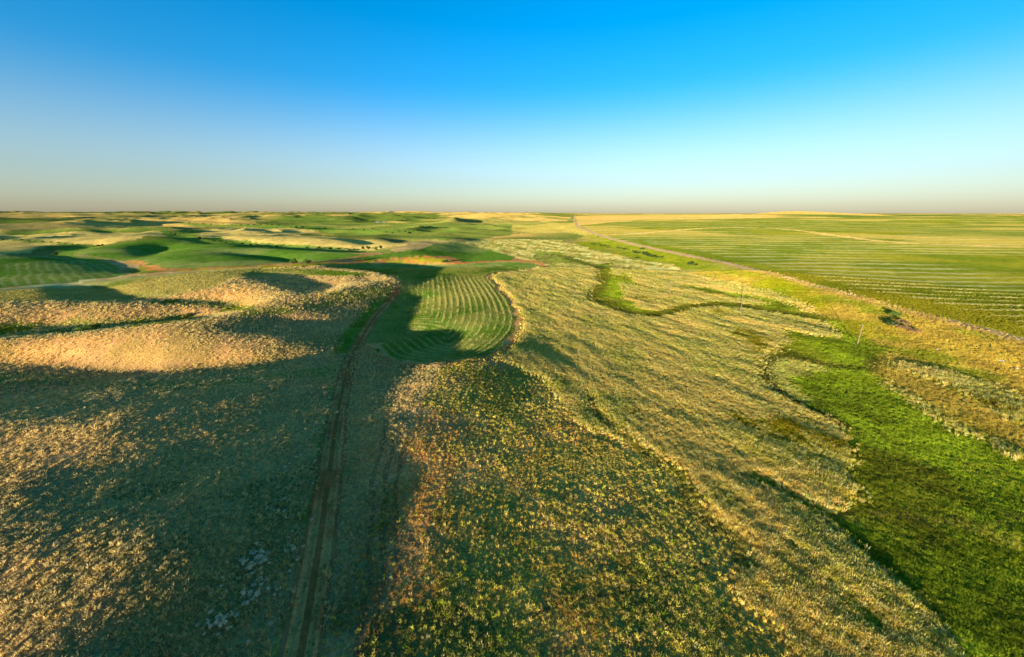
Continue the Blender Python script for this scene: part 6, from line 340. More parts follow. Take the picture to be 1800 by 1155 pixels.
def vnoise(x, y, scale, k=0):
    """smooth lattice noise in 0..1, feature size = scale metres"""
    x = np.asarray(x, float) / scale + 37.3 * k; y = np.asarray(y, float) / scale + 91.7 * k
    i = np.floor(x).astype(int); j = np.floor(y).astype(int)
    fx = x - i; fy = y - j
    fx = fx * fx * fx * (fx * (fx * 6 - 15) + 10); fy = fy * fy * fy * (fy * (fy * 6 - 15) + 10)
    L = _LAT[k % 8]
    i0 = i & 255; i1 = (i + 1) & 255; j0 = j & 255; j1 = (j + 1) & 255
    return (L[i0, j0] * (1 - fx) + L[i1, j0] * fx) * (1 - fy) + (L[i0, j1] * (1 - fx) + L[i1, j1] * fx) * fy

def fbm(x, y, scale, octaves=4, k=0, rough=0.5):
    s = 0.0; a = 1.0; t = 0.0
    for o in range(octaves):
        c, d = math.cos(o * 1.1), math.sin(o * 1.1)
        s = s + a * vnoise(x * c - y * d, x * d + y * c, scale / 2 ** o, k + o); t += a; a *= rough
    return s / t

def sm(a, lo=0.0, hi=1.0):
    t = np.clip((a - lo) / (hi - lo), 0, 1)
    return t * t * (3 - 2 * t)

def bspline(G, x0, y0, d, x, y):
    """cubic B-spline lookup in a grid G[iy, ix] of spacing d"""
    a = np.clip((x - x0) / d, 1, G.shape[1] - 2.001); b = np.clip((y - y0) / d, 1, G.shape[0] - 2.001)
    i = np.floor(a).astype(int); j = np.floor(b).astype(int); u = a - i; v = b - j
    def w(t): return ((1 - t) ** 3 / 6, (3 * t ** 3 - 6 * t ** 2 + 4) / 6, (-3 * t ** 3 + 3 * t ** 2 + 3 * t + 1) / 6, t ** 3 / 6)
    wu, wv = w(u), w(v); r = 0.0
    for q in range(4):
        jj = np.clip(j + q - 1, 0, G.shape[0] - 1)
        for p in range(4):
            ii = np.clip(i + p - 1, 0, G.shape[1] - 1)
            r = r + wv[q] * wu[p] * G[jj, ii]
    return r

def height(x, y):
    x = np.asarray(x, float); y = np.asarray(y, float)
    R = np.hypot(x, y); az = np.degrees(np.arctan2(x, y))
    zn = bspline(GA, -320, -60, 4.0, x, y); zf = bspline(GB, -760, -100, 12.0, x, y)
    wa = sm(x, -315, -270) * sm(-x, -215, -180) * sm(y, -55, -20) * sm(-y, -415, -350)
    z = zf + (zn - zf) * wa
    inb = sm(x, -760, -560) * sm(-y, -860, -600)
    base = 5.0 * sm(x, 130, 185)
    z = np.where((x > -760) & (y < 860), base + (z - base) * inb, base)
    # far rolling country
    left = 1 - sm(az, -2, 14)
    far = sm(R, 480, 1300)
    n = fbm(x, y, 620, 4, 1) - 0.5
    rid = 1 - np.abs(2 * fbm(x + 900, y, 430, 3, 3) - 1)
    z = z + far * left * (34 * n + 26 * (rid - 0.75)) * (0.55 + 0.45 * sm(R, 1200, 3500))
    ripple = 1 - np.abs(2 * fbm(x, y + 300, 210, 3, 6) - 1)
    z = z + far * left * 24 * (ripple - 0.75) * sm(fbm(x, y, 1100, 2, 2), .38, .6)
    z = z + far * (1 - left) * (14 * (fbm(x, y, 900, 3, 2) - 0.5))
    z = z + left * 58 * sm(R, 1300, 5200) + (1 - left) * 40 * sm(R, 2200, 7000)
    # butte and knolls
    for bx, by, h, wx, wy in HILLS:
        z = z + h * np.exp(-((x - bx) / wx) ** 2 - ((y - by) / wy) ** 2)
    # small scale unevenness of the prairie
    z = z + 0.9 * (fbm(x, y, 34, 3, 5) - 0.5) * (1 - 0.6 * sm(np.abs(x - 40), 90, 60)) * sm(R, 20, 60)
    return z

# ------------------------------------------------------------------ land cover
def inpoly(x, y, poly):
    res = np.zeros(x.shape, bool)
    P = np.array(poly); m = np.nonzero((x >= P[:, 0].min()) & (x <= P[:, 0].max()) & (y >= P[:, 1].min()) & (y <= P[:, 1].max()))[0]
    if len(m) == 0: return res
    xs, ys = x[m], y[m]; r = np.zeros(xs.shape, bool)
    for i in range(len(P)):
        x0, y0 = P[i]; x1, y1 = P[(i + 1) % len(P)]
        if y0 == y1: continue
        r ^= ((y0 > ys) != (y1 > ys)) & (xs < (x1 - x0) * (ys - y0) / (y1 - y0) + x0)
    res[m] = r
    return res

def polydist(x, y, line, maxd=1e9):
    """distance to a polyline and signed side"""
    d = np.full(x.shape, 1e9); side = np.zeros(x.shape)
    P = np.array(line)
    m = np.nonzero((x >= P[:, 0].min() - maxd) & (x <= P[:, 0].max() + maxd) & (y >= P[:, 1].min() - maxd) & (y <= P[:, 1].max() + maxd))[0]
    if len(m) == 0: return d, side
    xs, ys = x[m], y[m]; dd = np.full(xs.shape, 1e9); ss = np.zeros(xs.shape)
    for i in range(len(P) - 1):
        a = P[i]; b = P[i + 1]; v = b - a; L = max(v @ v, 1e-6)
        t = np.clip(((xs - a[0]) * v[0] + (ys - a[1]) * v[1]) / L, 0, 1)
        ex = xs - a[0] - t * v[0]; ey = ys - a[1] - t * v[1]
        q = np.hypot(ex, ey); c = q < dd
        dd = np.where(c, q, dd); ss = np.where(c, np.sign(v[0] * ey - v[1] * ex), ss)
    d[m] = dd; side[m] = ss
    return d, side

def smooth_line(pts, n=6):
    P = np.array(pts, float); out = []
    for i in range(len(P) - 1):
        p0 = P[max(i - 1, 0)]; p1 = P[i]; p2 = P[i + 1]; p3 = P[min(i + 2, len(P) - 1)]
        for k in range(n):
            t = k / n
            out.append(0.5 * ((2 * p1) + (p2 - p0) * t + (2 * p0 - 5 * p1 + 4 * p2 - p3) * t * t + (3 * p1 - p0 - 3 * p2 + p3) * t ** 3))
    out.append(P[-1])
    return np.array(out)
for _k in ('track', 'side_track', 'cow_path', 'cow_path_b', 'pink_edge', 'pink_edge_b', 'pink_edge_c', 'contour_road', 'channel', 'creek', 'stream_line'):
    POLY[_k] = smooth_line(POLY[_k])

CLASSES = ['prairie', 'golden_meadow', 'wet_meadow', 'grass_bank', 'contour_field', 'east_field', 'middle_field', 'hill_field', 'west_field', 'slope_field', 'dirt_track', 'bank_road']
C = {n: i for i, n in enumerate(CLASSES)}
TAN = np.array((.34, .24, .115)); GREY = np.array((.235, .175, .095)); OLIVE = np.array((.14, .135, .04))
GOLD = np.array((.50, .38, .12)); PALE = np.array((.58, .48, .21)); WET = np.array((.085, .125, .012)); WET2 = np.array((.15, .21, .018))
BANKG = np.array((.21, .235, .015)); BANKT = np.array((.31, .255, .07)); FIELD = np.array((.055, .11, .014)); STUB = np.array((.47, .39, .18))
DIRT = np.array((.54, .22, .085)); PINK = np.array((.34, .15, .055)); DRAW = np.array((.085, .17, .02)); FARG = np.array((.37, .25, .075))

def landcover(x, y):
    n = len(x)
    R = np.hypot(x, y)
    amp = 0.9 + 0.010 * np.minimum(R, 700)
    wx = x + amp * (fbm(x, y, 9, 3, 2) - .5) * 2 + 0.6 * amp * (fbm(x, y, 40, 2, 4) - .5) * 2
    wy = y + amp * (fbm(x, y, 9, 3, 3) - .5) * 2 + 0.6 * amp * (fbm(x, y, 40, 2, 6) - .5) * 2
    cls = np.zeros(n, np.int32); col = np.zeros((n, 3)); amt = np.zeros(n); ph = np.zeros(n); dry = np.zeros(n)
    n1 = fbm(x, y, 60, 4, 0); n2 = fbm(x, y, 14, 3, 1); n3 = fbm(x, y, 4, 2, 6); n0 = fbm(x, y, 420, 4, 5)
    def mix(m, c, f=1.0):
        f = np.broadcast_to(np.asarray(f, float), (n,))[m][:, None]
        cc = c[m] if getattr(c, 'ndim', 1) == 2 else c
        col[m] = col[m] * (1 - f) + cc * f
    def lerp(a, b, t): return a * (1 - t[:, None]) + b * t[:, None]
    # prairie
    col[:] = lerp(GREY, TAN, sm(n1, .35, .65))
    col[:] = lerp(col, np.broadcast_to(OLIVE, col.shape), 0.55 * sm(n2, .5, .75))
    # the open prairie between track and meadow is darker, greener
    cen = sm(x, -24, 2) * sm(-y, -175, -120)
    col[:] = lerp(col, lerp(np.array((.27, .235, .085)), np.array((.21, .225, .06)), sm(n2, .4, .6)), 0.85 * cen)
    # far country
    f = sm(R, 420, 800)
    farc = lerp(lerp(FARG, np.array((.18, .165, .045)), sm(n0, .42, .55)), np.broadcast_to(np.array((.06, .10, .016)), col.shape), 0.85 * sm(fbm(x, y * .6, 700, 4, 4), .5, .56))
    col[:] = lerp(col, farc, f)
    def reg(k, c, f=1.0, cl=None, warp=True):
        m = inpoly(wx, wy, POLY[k]) if warp else inpoly(x, y, POLY[k])
        if m.any():
            mix(m, c, f)
            if cl is not None: cls[m] = C[cl]
        return m
    reg('far_green_b', lerp(np.array((.075, .125, .022)), np.array((.20, .20, .05)), sm(n0, .5, .62)), .85)
    reg('far_green_a', np.array((.08, .13, .02)), .8)
    reg('far_gold_e', lerp(FARG, np.array((.30, .24, .07)), sm(n0, .45, .6)), .9)
    reg('far_gold_m', np.array((.30, .24, .06)), .8)
    gw = lerp(GOLD * .8, np.array((.30, .23, .08)), sm(n2, .4, .65))
    reg('gold_west', gw); reg('gold_ridge', gw)
    # meadow
    mg = lerp(lerp(GOLD, PALE, sm(n3, .4, .7)), np.broadcast_to(np.array((.27, .25, .06)), col.shape), 0.75 * sm(n2, .52, .7))
    flow = fbm((x * .9 + y * .42) * 1.0, (y * .9 - x * .42) * .28, 9, 4, 7)          # drawn out along the valley
    mg = lerp(mg, np.broadcast_to(np.array((.16, .19, .03)), col.shape), .8 * sm(flow, .54, .61))
    mg = lerp(mg, np.broadcast_to(np.array((.12, .11, .035)), col.shape), .7 * sm(fbm((x * .9 + y * .42) * 1.2, (y * .9 - x * .42) * .3, 5, 3, 5), .6, .68))
    m = reg('gold_meadow', mg, 1, 'golden_meadow'); dry[m] = 1
    bk = lerp(lerp(BANKG, BANKT, sm(n1, .48, .68)), np.broadcast_to(np.array((.14, .20, .015)), col.shape), .7 * sm(n2, .55, .7))
    bk = lerp(bk, np.broadcast_to(np.array((.36, .26, .11)), col.shape), .75 * sm(x, 168, 184))
    reg('bank', bk, 1, 'grass_bank'); reg('bank_tan', BANKT, .7)
    m = reg('bank_gold_strip', mg, 1); dry[m] = 1
    m = reg('bank_gold_fringe', mg, 1); dry[m] = 1
    wg = lerp(lerp(WET, WET2, sm(flow, .42, .58)), np.broadcast_to(np.array((.11, .085, .018)), col.shape), .3 * sm(fbm(x, y, 30, 4, 3), .56, .68))
    wg = lerp(wg, np.broadcast_to(np.array((.26, .24, .05)), col.shape), .6 * sm(fbm(x + y, y * .5, 8, 3, 2), .64, .72))
    wl = np.abs(fbm(x * .8 + y * .5, y * .75 - x * .3, 13, 3, 6) - .5)
    wg = lerp(wg, np.broadcast_to(np.array((.05, .06, .012)), col.shape), .8 * (1 - sm(wl, .008, .03)))
    for k in ('wetland', 'stream', 'stream_upper', 'stream_east', 'green_tongue', 'green_channel', 'green_channel_low'):
        m = reg(k, wg, 1 if k != 'stream_upper' else .75, 'wet_meadow'); dry[m] = 0
    for k in ('meadow_green_a', 'meadow_green_b', 'meadow_green_c', 'meadow_green_d', 'meadow_green_e'):
        reg(k, WET2 * 1.15, .6 * sm(n2, .3, .55))
    m = reg('reeds', np.array((.26, .25, .10)), .8)
    d, _ = polydist(wx, wy, POLY['channel'], 6); mix(d < 2.2, np.array((.06, .075, .02)), .8 * sm(-d, -2.2, -.8)); dry[d < 2] = 0
    m = reg('stream_island', mg, .9, 'golden_meadow'); dry[m] = 1
    d, _ = polydist(wx, wy, POLY['stream_line'], 8); q = d < 4.5 + 2 * (n2 - .5); mix(q, np.array((.075, .085, .015)), .85); dry[q] = 0; cls[q] = C['wet_meadow']
    d, _ = polydist(wx, wy, POLY['creek'], 4); q = d < 1.1 + .004 * R + 1.2 * (n3 - .5); mix(q, np.array((.04, .048, .015)), .92); dry[q] = 0; cls[q] = C['wet_meadow']
    # draws
    dr = lerp(DRAW, np.array((.12, .17, .03)), sm(n2, .4, .65))
    for k in ('draw_a', 'draw_b', 'draw_c', 'draw_d', 'draw_far', 'draw_far_b', 'draw_far_c'):
        reg(k, dr, .85 if k != 'draw_d' else .6)
    reg('draw_e', np.array((.22, .24, .03)), .8 * sm(n2, .3, .5)); reg('green_tongue_mid', np.array((.24, .28, .02)), .9)
    reg('dark_green_near', np.array((.065, .095, .025)), .8); reg('dark_green_near_b', np.array((.08, .11, .03)), .7)
    reg('green_prairie', np.array((.17, .18, .04)), .6 * sm(n2, .3, .6))
    reg('shrub_patch_a', np.array((.09, .10, .03)), .7); reg('shrub_patch_b', np.array((.09, .11, .03)), .7)
    reg('verge_left', np.array((.085, .21, .03)), .85 * sm(n2, .25, .5))
    # fields
    fg = lerp(FIELD, np.array((.10, .135, .028)), sm(n1, .45, .7))
    for k in ('middle_field', 'hill_field', 'west_field', 'slope_field', 'contour_field'):
        m = reg(k, fg, 1, k, warp=False)
        if not m.any(): continue
        if k == 'contour_field':
            d, _ = polydist(x[m], y[m], POLY['pink_edge_c']); ph[m] = d / 3.1 + .5 * n1[m]
            amt[m] = .6 * sm(n1[m] + .5 * n3[m], .5, .85) * (1 - .85 * sm(y[m], 235, 275)) * sm(d, 1, 5) * sm(x[m] + .12 * (y[m] - 170), -58, -40)
            amt[m] = np.maximum(amt[m], .6 * (1 - sm(d, 3, 16)))
            mix(m, np.array((.17, .165, .06)), .55 * sm(n2, .3, .6))
        elif k == 'slope_field':
            mix(m, np.array((.27, .23, .10)), .75 * sm(-y, -290, -235) * sm(n1, .3, .5)); ph[m] = (y[m] - .5 * x[m]) / 7; amt[m] = .4 * sm(n1[m], .45, .6)
        else:
            ph[m] = (y[m] + {'hill_field': .35, 'west_field': .8, 'middle_field': -.1}[k] * x[m] + 14 * n1[m]) / 6.5
            amt[m] = .38 * sm(n1[m], .42, .62)
    m = inpoly(x, y, POLY['east_field'])
    if m.any():
        ef = lerp(np.array((.085, .11, .010)), np.array((.14, .14, .014)), sm(n1, .4, .65))
        mix(m, ef); cls[m] = C['east_field']
        yy = np.maximum(y[m] + .10 * x[m] + 26 * fbm(x[m], y[m], 130, 2, 3), 60)
        ph[m] = -365.0 * yy ** -.35          # drill passes, wider apart on the far side
        big = fbm(x[m] * .6, y[m], 190, 3, 2)
        d, _ = polydist(x[m], y[m], POLY['east_dark'])
        amt[m] = np.clip(1.1 * sm(big, .28, .46) * sm(n2[m] * .5 + .5 * n1[m], .25, .5), 0, 1) * sm(d + 16 * (n2[m] - .5), 10, 20)
        amt[m] *= .58 - .15 * sm(R[m], 600, 1500)
        mm = m & (R > 650)
        mix(mm, np.array((.30, .22, .05)), .6 * sm(n0, .53, .60) * sm(R, 650, 900))
    for bx_, by_, h_, sx_, sy_ in HILLS[2:5]:
        e = np.exp(-((x - bx_) / sx_) ** 2 - ((y - by_) / sy_) ** 2); mix(e > .25, FARG, .85 * sm(e, .25, .5)); amt[e > .25] = 0
    # tilled margins, tracks and roads
    for k, w in (('pink_edge', 4), ('pink_edge_b', 5.5), ('pink_edge_c', 5.4)):
        d, _ = polydist(wx, wy, POLY[k], w + 1); q = d < w
        if q.any(): mix(q, PINK, .9 * sm(-d, -w, -w * .5) * sm(n3, .2, .5)); amt[q] *= .4
    d, _ = polydist(x, y, POLY['west_path'], 4); mix(d < 3.2, np.array((.42, .36, .2)), .7)
    d, _ = polydist(wx, wy, POLY['contour_road'], 20); mix(d < 9, np.array((.38, .26, .10)), .8); amt[d < 9] = 0
    d, _ = polydist(wx, wy, POLY['side_track'], 3)
    for off in (.0, 1.7): mix(np.abs(d - off) < .35, np.array((.10, .085, .05)), .6)
    for k in ('cow_path', 'cow_path_b'):
        d, _ = polydist(wx, wy, POLY[k], 2); mix(d < .3, np.array((.07, .06, .035)), .85); dry[d < .35] = 0
    d, _ = polydist(x, y, POLY['bank_road'], 8); wroad = 2.3 + .0016 * R
    q = d < wroad + 1.5; mix(q, np.array((.33, .24, .11)), .6); amt[q] = 0
    rut = np.zeros(n)
    d, s = polydist(x, y, POLY['track'], 6); q = d < 2.1 + .5 * (n3 - .5)
    if q.any():
        mix(q, lerp(DIRT * .9, np.array((.66, .30, .13)), sm(n3, .3, .7))); cls[q] = C['dirt_track']
        mix(q & (d < .38), np.array((.20, .115, .045)), .8 * sm(n3, .25, .5))
        mix(q & (d > 1.55), np.array((.16, .13, .07)), .7)
        rut[q] = -.16 * np.exp(-((d[q] - .95) / .33) ** 2)
        amt[q] = 0; dry[q] = 0
    col *= (0.82 + 0.36 * n3)[:, None] * np.array([1.45, 1.45, 1.4, 1.05, 1.9, 1.6, 1.6, 1.7, 1.7, 1.6, 1.05, 1.2])[cls][:, None] * np.where(np.isin(cls, (0, 10))[:, None] & (R < 420)[:, None], np.array((1.15, .80, .50)), np.where((cls == C['golden_meadow'])[:, None], np.array((1.08, .92, .60)), np.array((1.10, .97, .70))))
    col = np.minimum(col, .75)
    return cls, np.clip(col, .005, .9), amt, ph, dry, rut

# ------------------------------------------------------------------ materials
def new_mat(name):
    m = bpy.data.materials.new(name); m.use_nodes = True; m.node_tree.nodes.clear()
    return m, m.node_tree
def node(t, kind, **inp):
    nd = t.nodes.new(kind)
    for k, v in inp.items(): nd.inputs[k.replace('_', ' ')].default_value = v
    return nd

def ground_mat(name, bump=1.0, fine=2.2, stripes=False, pale=(.46, .38, .14), var=.5):
    m, t = new_mat(name); L = t.links.new
    out = t.nodes.new('ShaderNodeOutputMaterial'); bs = t.nodes.new('ShaderNodeBsdfDiffuse'); bs.inputs['Roughness'].default_value = 0.3
    at = t.nodes.new('ShaderNodeAttribute'); at.attribute_name = 'cover'
    geo = t.nodes.new('ShaderNodeNewGeometry')
    na = node(t, 'ShaderNodeTexNoise', Scale=fine, Detail=5.0, Roughness=.68); L(geo.outputs['Position'], na.inputs['Vector'])
    nb = node(t, 'ShaderNodeTexNoise', Scale=.23, Detail=4.0, Roughness=.6); L(geo.outputs['Position'], nb.inputs['Vector'])
    c = at.outputs['Color']
    if stripes:
        pa = t.nodes.new('ShaderNodeAttribute'); pa.attribute_name = 'row'
        aa = t.nodes.new('ShaderNodeAttribute'); aa.attribute_name = 'stubble'
        wob = node(t, 'ShaderNodeTexNoise', Scale=.09, Detail=3.0); L(geo.outputs['Position'], wob.inputs['Vector'])
        ad = t.nodes.new('ShaderNodeMath'); ad.operation = 'MULTIPLY_ADD'; ad.inputs[1].default_value = .3; L(wob.outputs['Fac'], ad.inputs[0]); L(pa.outputs['Fac'], ad.inputs[2])
        mu = t.nodes.new('ShaderNodeMath'); mu.operation = 'MULTIPLY'; mu.inputs[1].default_value = 2 * math.pi; L(ad.outputs[0], mu.inputs[0])
        si = t.nodes.new('ShaderNodeMath'); si.operation = 'SINE'; L(mu.outputs[0], si.inputs[0])
        dash = node(t, 'ShaderNodeTexNoise', Scale=.32, Detail=3.0, Roughness=.7); L(geo.outputs['Position'], dash.inputs['Vector'])
        sc = t.nodes.new('ShaderNodeMath'); sc.operation = 'MULTIPLY_ADD'; sc.inputs[1].default_value = 3.2; L(dash.outputs['Fac'], sc.inputs[0]); L(si.outputs[0], sc.inputs[2])
        mr = t.nodes.new('ShaderNodeMapRange'); mr.interpolation_type = 'SMOOTHSTEP'; mr.inputs['From Min'].default_value = 1.6; mr.inputs['From Max'].default_value = 2.5; L(sc.outputs[0], mr.inputs['Value'])
        am = t.nodes.new('ShaderNodeMath'); am.operation = 'MULTIPLY'; L(mr.outputs[0], am.inputs[0]); L(aa.outputs['Fac'], am.inputs[1])
        mx = t.nodes.new('ShaderNodeMix'); mx.data_type = 'RGBA'; L(am.outputs[0], mx.inputs['Factor']); L(c, mx.inputs[6]); mx.inputs[7].default_value = (*pale, 1)
        c = mx.outputs[2]
    # grain: darker litter and paler straw
    rmp = t.nodes.new('ShaderNodeMapRange'); rmp.inputs['From Min'].default_value = .3; rmp.inputs['From Max'].default_value = .7; rmp.inputs['To Min'].default_value = 1 - var; rmp.inputs['To Max'].default_value = 1 + var; L(na.outputs['Fac'], rmp.inputs['Value'])
    rm2 = t.nodes.new('ShaderNodeMapRange'); rm2.inputs['From Min'].default_value = .3; rm2.inputs['From Max'].default_value = .7; rm2.inputs['To Min'].default_value = .8; rm2.inputs['To Max'].default_value = 1.2; L(nb.outputs['Fac'], rm2.inputs['Value'])
    mm = t.nodes.new('ShaderNodeMath'); mm.operation = 'MULTIPLY'; L(rmp.outputs[0], mm.inputs[0]); L(rm2.outputs[0], mm.inputs[1])
    vm = t.nodes.new('ShaderNodeVectorMath'); vm.operation = 'SCALE'; L(c, vm.inputs[0]); L(mm.outputs[0], vm.inputs['Scale'])
    L(vm.outputs[0], bs.inputs['Color'])
    bu = t.nodes.new('ShaderNodeBump'); bu.inputs['Strength'].default_value = 1.0; bu.inputs['Distance'].default_value = bump
    L(na.outputs['Fac'], bu.inputs['Height']); L(bu.outputs[0], bs.inputs['Normal'])
    L(bs.outputs[0], out.inputs['Surface'])
    return m

MAT = {
    'prairie': ground_mat('prairie_sod', .2, 2.0), 'golden_meadow': ground_mat('dry_meadow', .3, 1.6), 'wet_meadow': ground_mat('wet_meadow_sod', .2, 2.0),
    'grass_bank': ground_mat('bank_grass', .2, 1.8), 'dirt_track': ground_mat('track_dirt', .10, 4.0, var=.25), 'bank_road': ground_mat('road_dirt', .06, 3.0, var=.2),
}
_fm = ground_mat('crop_rows', .08, 1.5, True, var=.35)
for _k in ('contour_field', 'east_field', 'middle_field', 'hill_field', 'west_field', 'slope_field'): MAT[_k] = _fm

# ------------------------------------------------------------------ the ground, one sheet cut into its kinds of land
q = [820.0]
while q[-1] > 1.1:
    v = q[-1]; q.append(v - float(np.clip(v * .018, .10, 1.3)))
RR = CAM_H * 392.0 / np.array(q) ; RR = np.concatenate([[3.0, 8.0, 14.0], RR[RR > 15]])
AZ = np.radians(np.concatenate([np.arange(-180, -80, 2.0), np.arange(-80, -62, .5), np.linspace(-62, 62, 1040), np.arange(62.5, 80, .5), np.arange(80, 180.1, 2.0)]))
rr, aa = np.meshgrid(RR, AZ, indexing='ij'); NR, NA = rr.shape
gx = (rr * np.sin(aa)).ravel(); gy = (rr * np.cos(aa)).ravel(); gr = rr.ravel()
cls, col, amt, ph, dry, rut = landcover(gx, gy)
gz = height(gx, gy)
gz0 = gz.copy()
rough = np.array([1., 1.6, .9, .9, .25, .35, .35, .35, .35, .35, .12, .1])[cls]
gz = gz + rut + rough * (.16 * (fbm(gx, gy, 1.0, 2, 4) - .5) * (1 - sm(gr, 60, 110)) + .10 * (fbm(gx, gy, 3.2, 2, 5) - .5) * (1 - sm(gr, 120, 220)) + .14 * (fbm(gx, gy, 9, 2, 6) - .5) * (1 - sm(gr, 300, 500)))
gz = np.where(dry > .5, gz + .06, gz)
gz = gz - .08 * (cls == C['wet_meadow']) * (1 - sm(gr, 400, 600))
V = np.stack([gx, gy, gz], 1).astype(np.float32)
G = V.reshape(NR, NA, 3).astype(np.float64)
du = np.gradient(G, axis=0); dv = np.gradient(G, axis=1)
NRM = np.cross(dv, du); NRM /= np.linalg.norm(NRM, axis=2, keepdims=True) + 1e-12
NRM = np.where(NRM[..., 2:3] < 0, -NRM, NRM).reshape(-1, 3)
idx = np.arange(NR * NA).reshape(NR, NA)
quads = np.stack([idx[:-1, :-1], idx[:-1, 1:], idx[1:, 1:], idx[1:, :-1]], -1).reshape(-1, 4)
qcls = cls[quads[:, 0]]
INFO = {
    'prairie': ('prairie_ground', 'rolling dry prairie hills reaching to the horizon'), 'golden_meadow': ('golden_meadow', 'flat valley meadow of tall golden grass'),
    'wet_meadow': ('wet_meadow', 'winding green wet meadow along the old stream bed'), 'grass_bank': ('grass_bank', 'yellow green bank below the straight dirt road'),
    'contour_field': ('crop_field', 'green field with curved pale rows beside the dirt track'), 'east_field': ('crop_field', 'large striped green field beyond the straight road'),
    'middle_field': ('crop_field', 'small green field beyond the grassy tongue'), 'hill_field': ('crop_field', 'green field draped over the low hill on the left'),
    'west_field': ('crop_field', 'green field with pale rows at the left edge'), 'slope_field': ('crop_field', 'long sloping field strip above the golden knolls'),
    'dirt_track': ('dirt_track', 'two rut dirt track running away from the viewer'), 'bank_road': ('dirt_road', 'straight brown dirt road along the bank top'),
}
def grid_mesh(name, faces, mat):
    used = np.unique(faces); remap = np.full(len(V), -1, np.int64); remap[used] = np.arange(len(used))
    f = remap[faces].astype(np.int32)
    me = bpy.data.meshes.new(name)
    me.vertices.add(len(used)); me.vertices.foreach_set('co', V[used].ravel())
    me.loops.add(f.size); me.loops.foreach_set('vertex_index', f.ravel())
    me.polygons.add(len(f)); me.polygons.foreach_set('loop_start', np.arange(0, f.size, 4, dtype=np.int32))
    me.update(calc_edges=True)
    me.polygons.foreach_set('use_smooth', np.ones(len(f), bool))
    a = me.attributes.new('cover', 'FLOAT_COLOR', 'POINT'); a.data.foreach_set('color', np.concatenate([col[used], np.ones((len(used), 1))], 1).astype(np.float32).ravel())
    a = me.attributes.new('row', 'FLOAT', 'POINT'); a.data.foreach_set('value', ph[used].astype(np.float32))
    a = me.attributes.new('stubble', 'FLOAT', 'POINT'); a.data.foreach_set('value', amt[used].astype(np.float32))
    me.normals_split_custom_set_from_vertices(NRM[used].astype(np.float32))
    me.materials.append(mat)
    o = bpy.data.objects.new(name, me); COL.objects.link(o)
    return o
for k in CLASSES:
    f = quads[qcls == C[k]]
    if len(f) == 0: continue
    o = grid_mesh(INFO[k][0], f, MAT[k]); o['kind'] = 'structure'; o['label'] = INFO[k][1]

def ground_z(x, y):
    """height of the built ground sheet at a point (bilinear in its grid)"""
    x = np.atleast_1d(np.asarray(x, float)); y = np.atleast_1d(np.asarray(y, float))
    a = np.interp(np.hypot(x, y), RR, np.arange(NR)); b = np.interp(np.arctan2(x, y), AZ, np.arange(NA))
    i = np.clip(a.astype(int), 0, NR - 2); j = np.clip(b.astype(int), 0, NA - 2); u = a - i; v = b - j
    Z = gz.reshape(NR, NA)
    return (Z[i, j] * (1 - u) + Z[i + 1, j] * u) * (1 - v) + (Z[i, j + 1] * (1 - u) + Z[i + 1, j + 1] * u) * v

# the straight road along the bank top: a ribbon with two worn wheel lines, laid on the sheet
def ribbon(name, line, half, lift, mat, base, worn):
    P = smooth_line(line, 14); vs, fs, cs = [], [], []
    off = np.linspace(-1, 1, 9)
    T = np.gradient(P, axis=0); T /= np.linalg.norm(T, axis=1, keepdims=True); N = np.stack([T[:, 1], -T[:, 0]], 1)
    for i, p in enumerate(P):
        w = half * (1 + .12 * math.sin(i * .7) + .08 * math.sin(i * 1.9)) * (1 + .0006 * math.hypot(*p))
        q = p[None] + N[i][None] * (off * w)[:, None]
        zz = ground_z(q[:, 0], q[:, 1]) + lift * (1 - .8 * np.abs(off) ** 4) - .05 * np.exp(-((np.abs(off) - .5) / .18) ** 2)
        vs += [(a[0], a[1], c) for a, c in zip(q, zz)]; k = .5 * np.exp(-((np.abs(off) - .5) / .22) ** 2)
        cs += [(*(np.array(base) * (1 - f) + np.array(worn) * f), 1) for f in k]
        if i: fs += [((i - 1) * 9 + j, (i - 1) * 9 + j + 1, i * 9 + j + 1, i * 9 + j) for j in range(8)]
    me = bpy.data.meshes.new(name); me.from_pydata(vs, [], fs); me.update(); me.polygons.foreach_set('use_smooth', np.ones(len(fs), bool))
    if me.polygons[0].normal.z < 0: me.flip_normals()
    a = me.attributes.new('cover', 'FLOAT_COLOR', 'POINT'); a.data.foreach_set('color', np.array(cs, np.float32).ravel())
    me.materials.append(mat); o = bpy.data.objects.new(name, me); COL.objects.link(o); return o
o = ribbon('dirt_road', POLY['bank_road'], 2.4, .16, MAT['bank_road'], (.36, .22, .10), (.45, .29, .14)); o['kind'] = 'structure'; o['label'] = INFO['bank_road'][1]

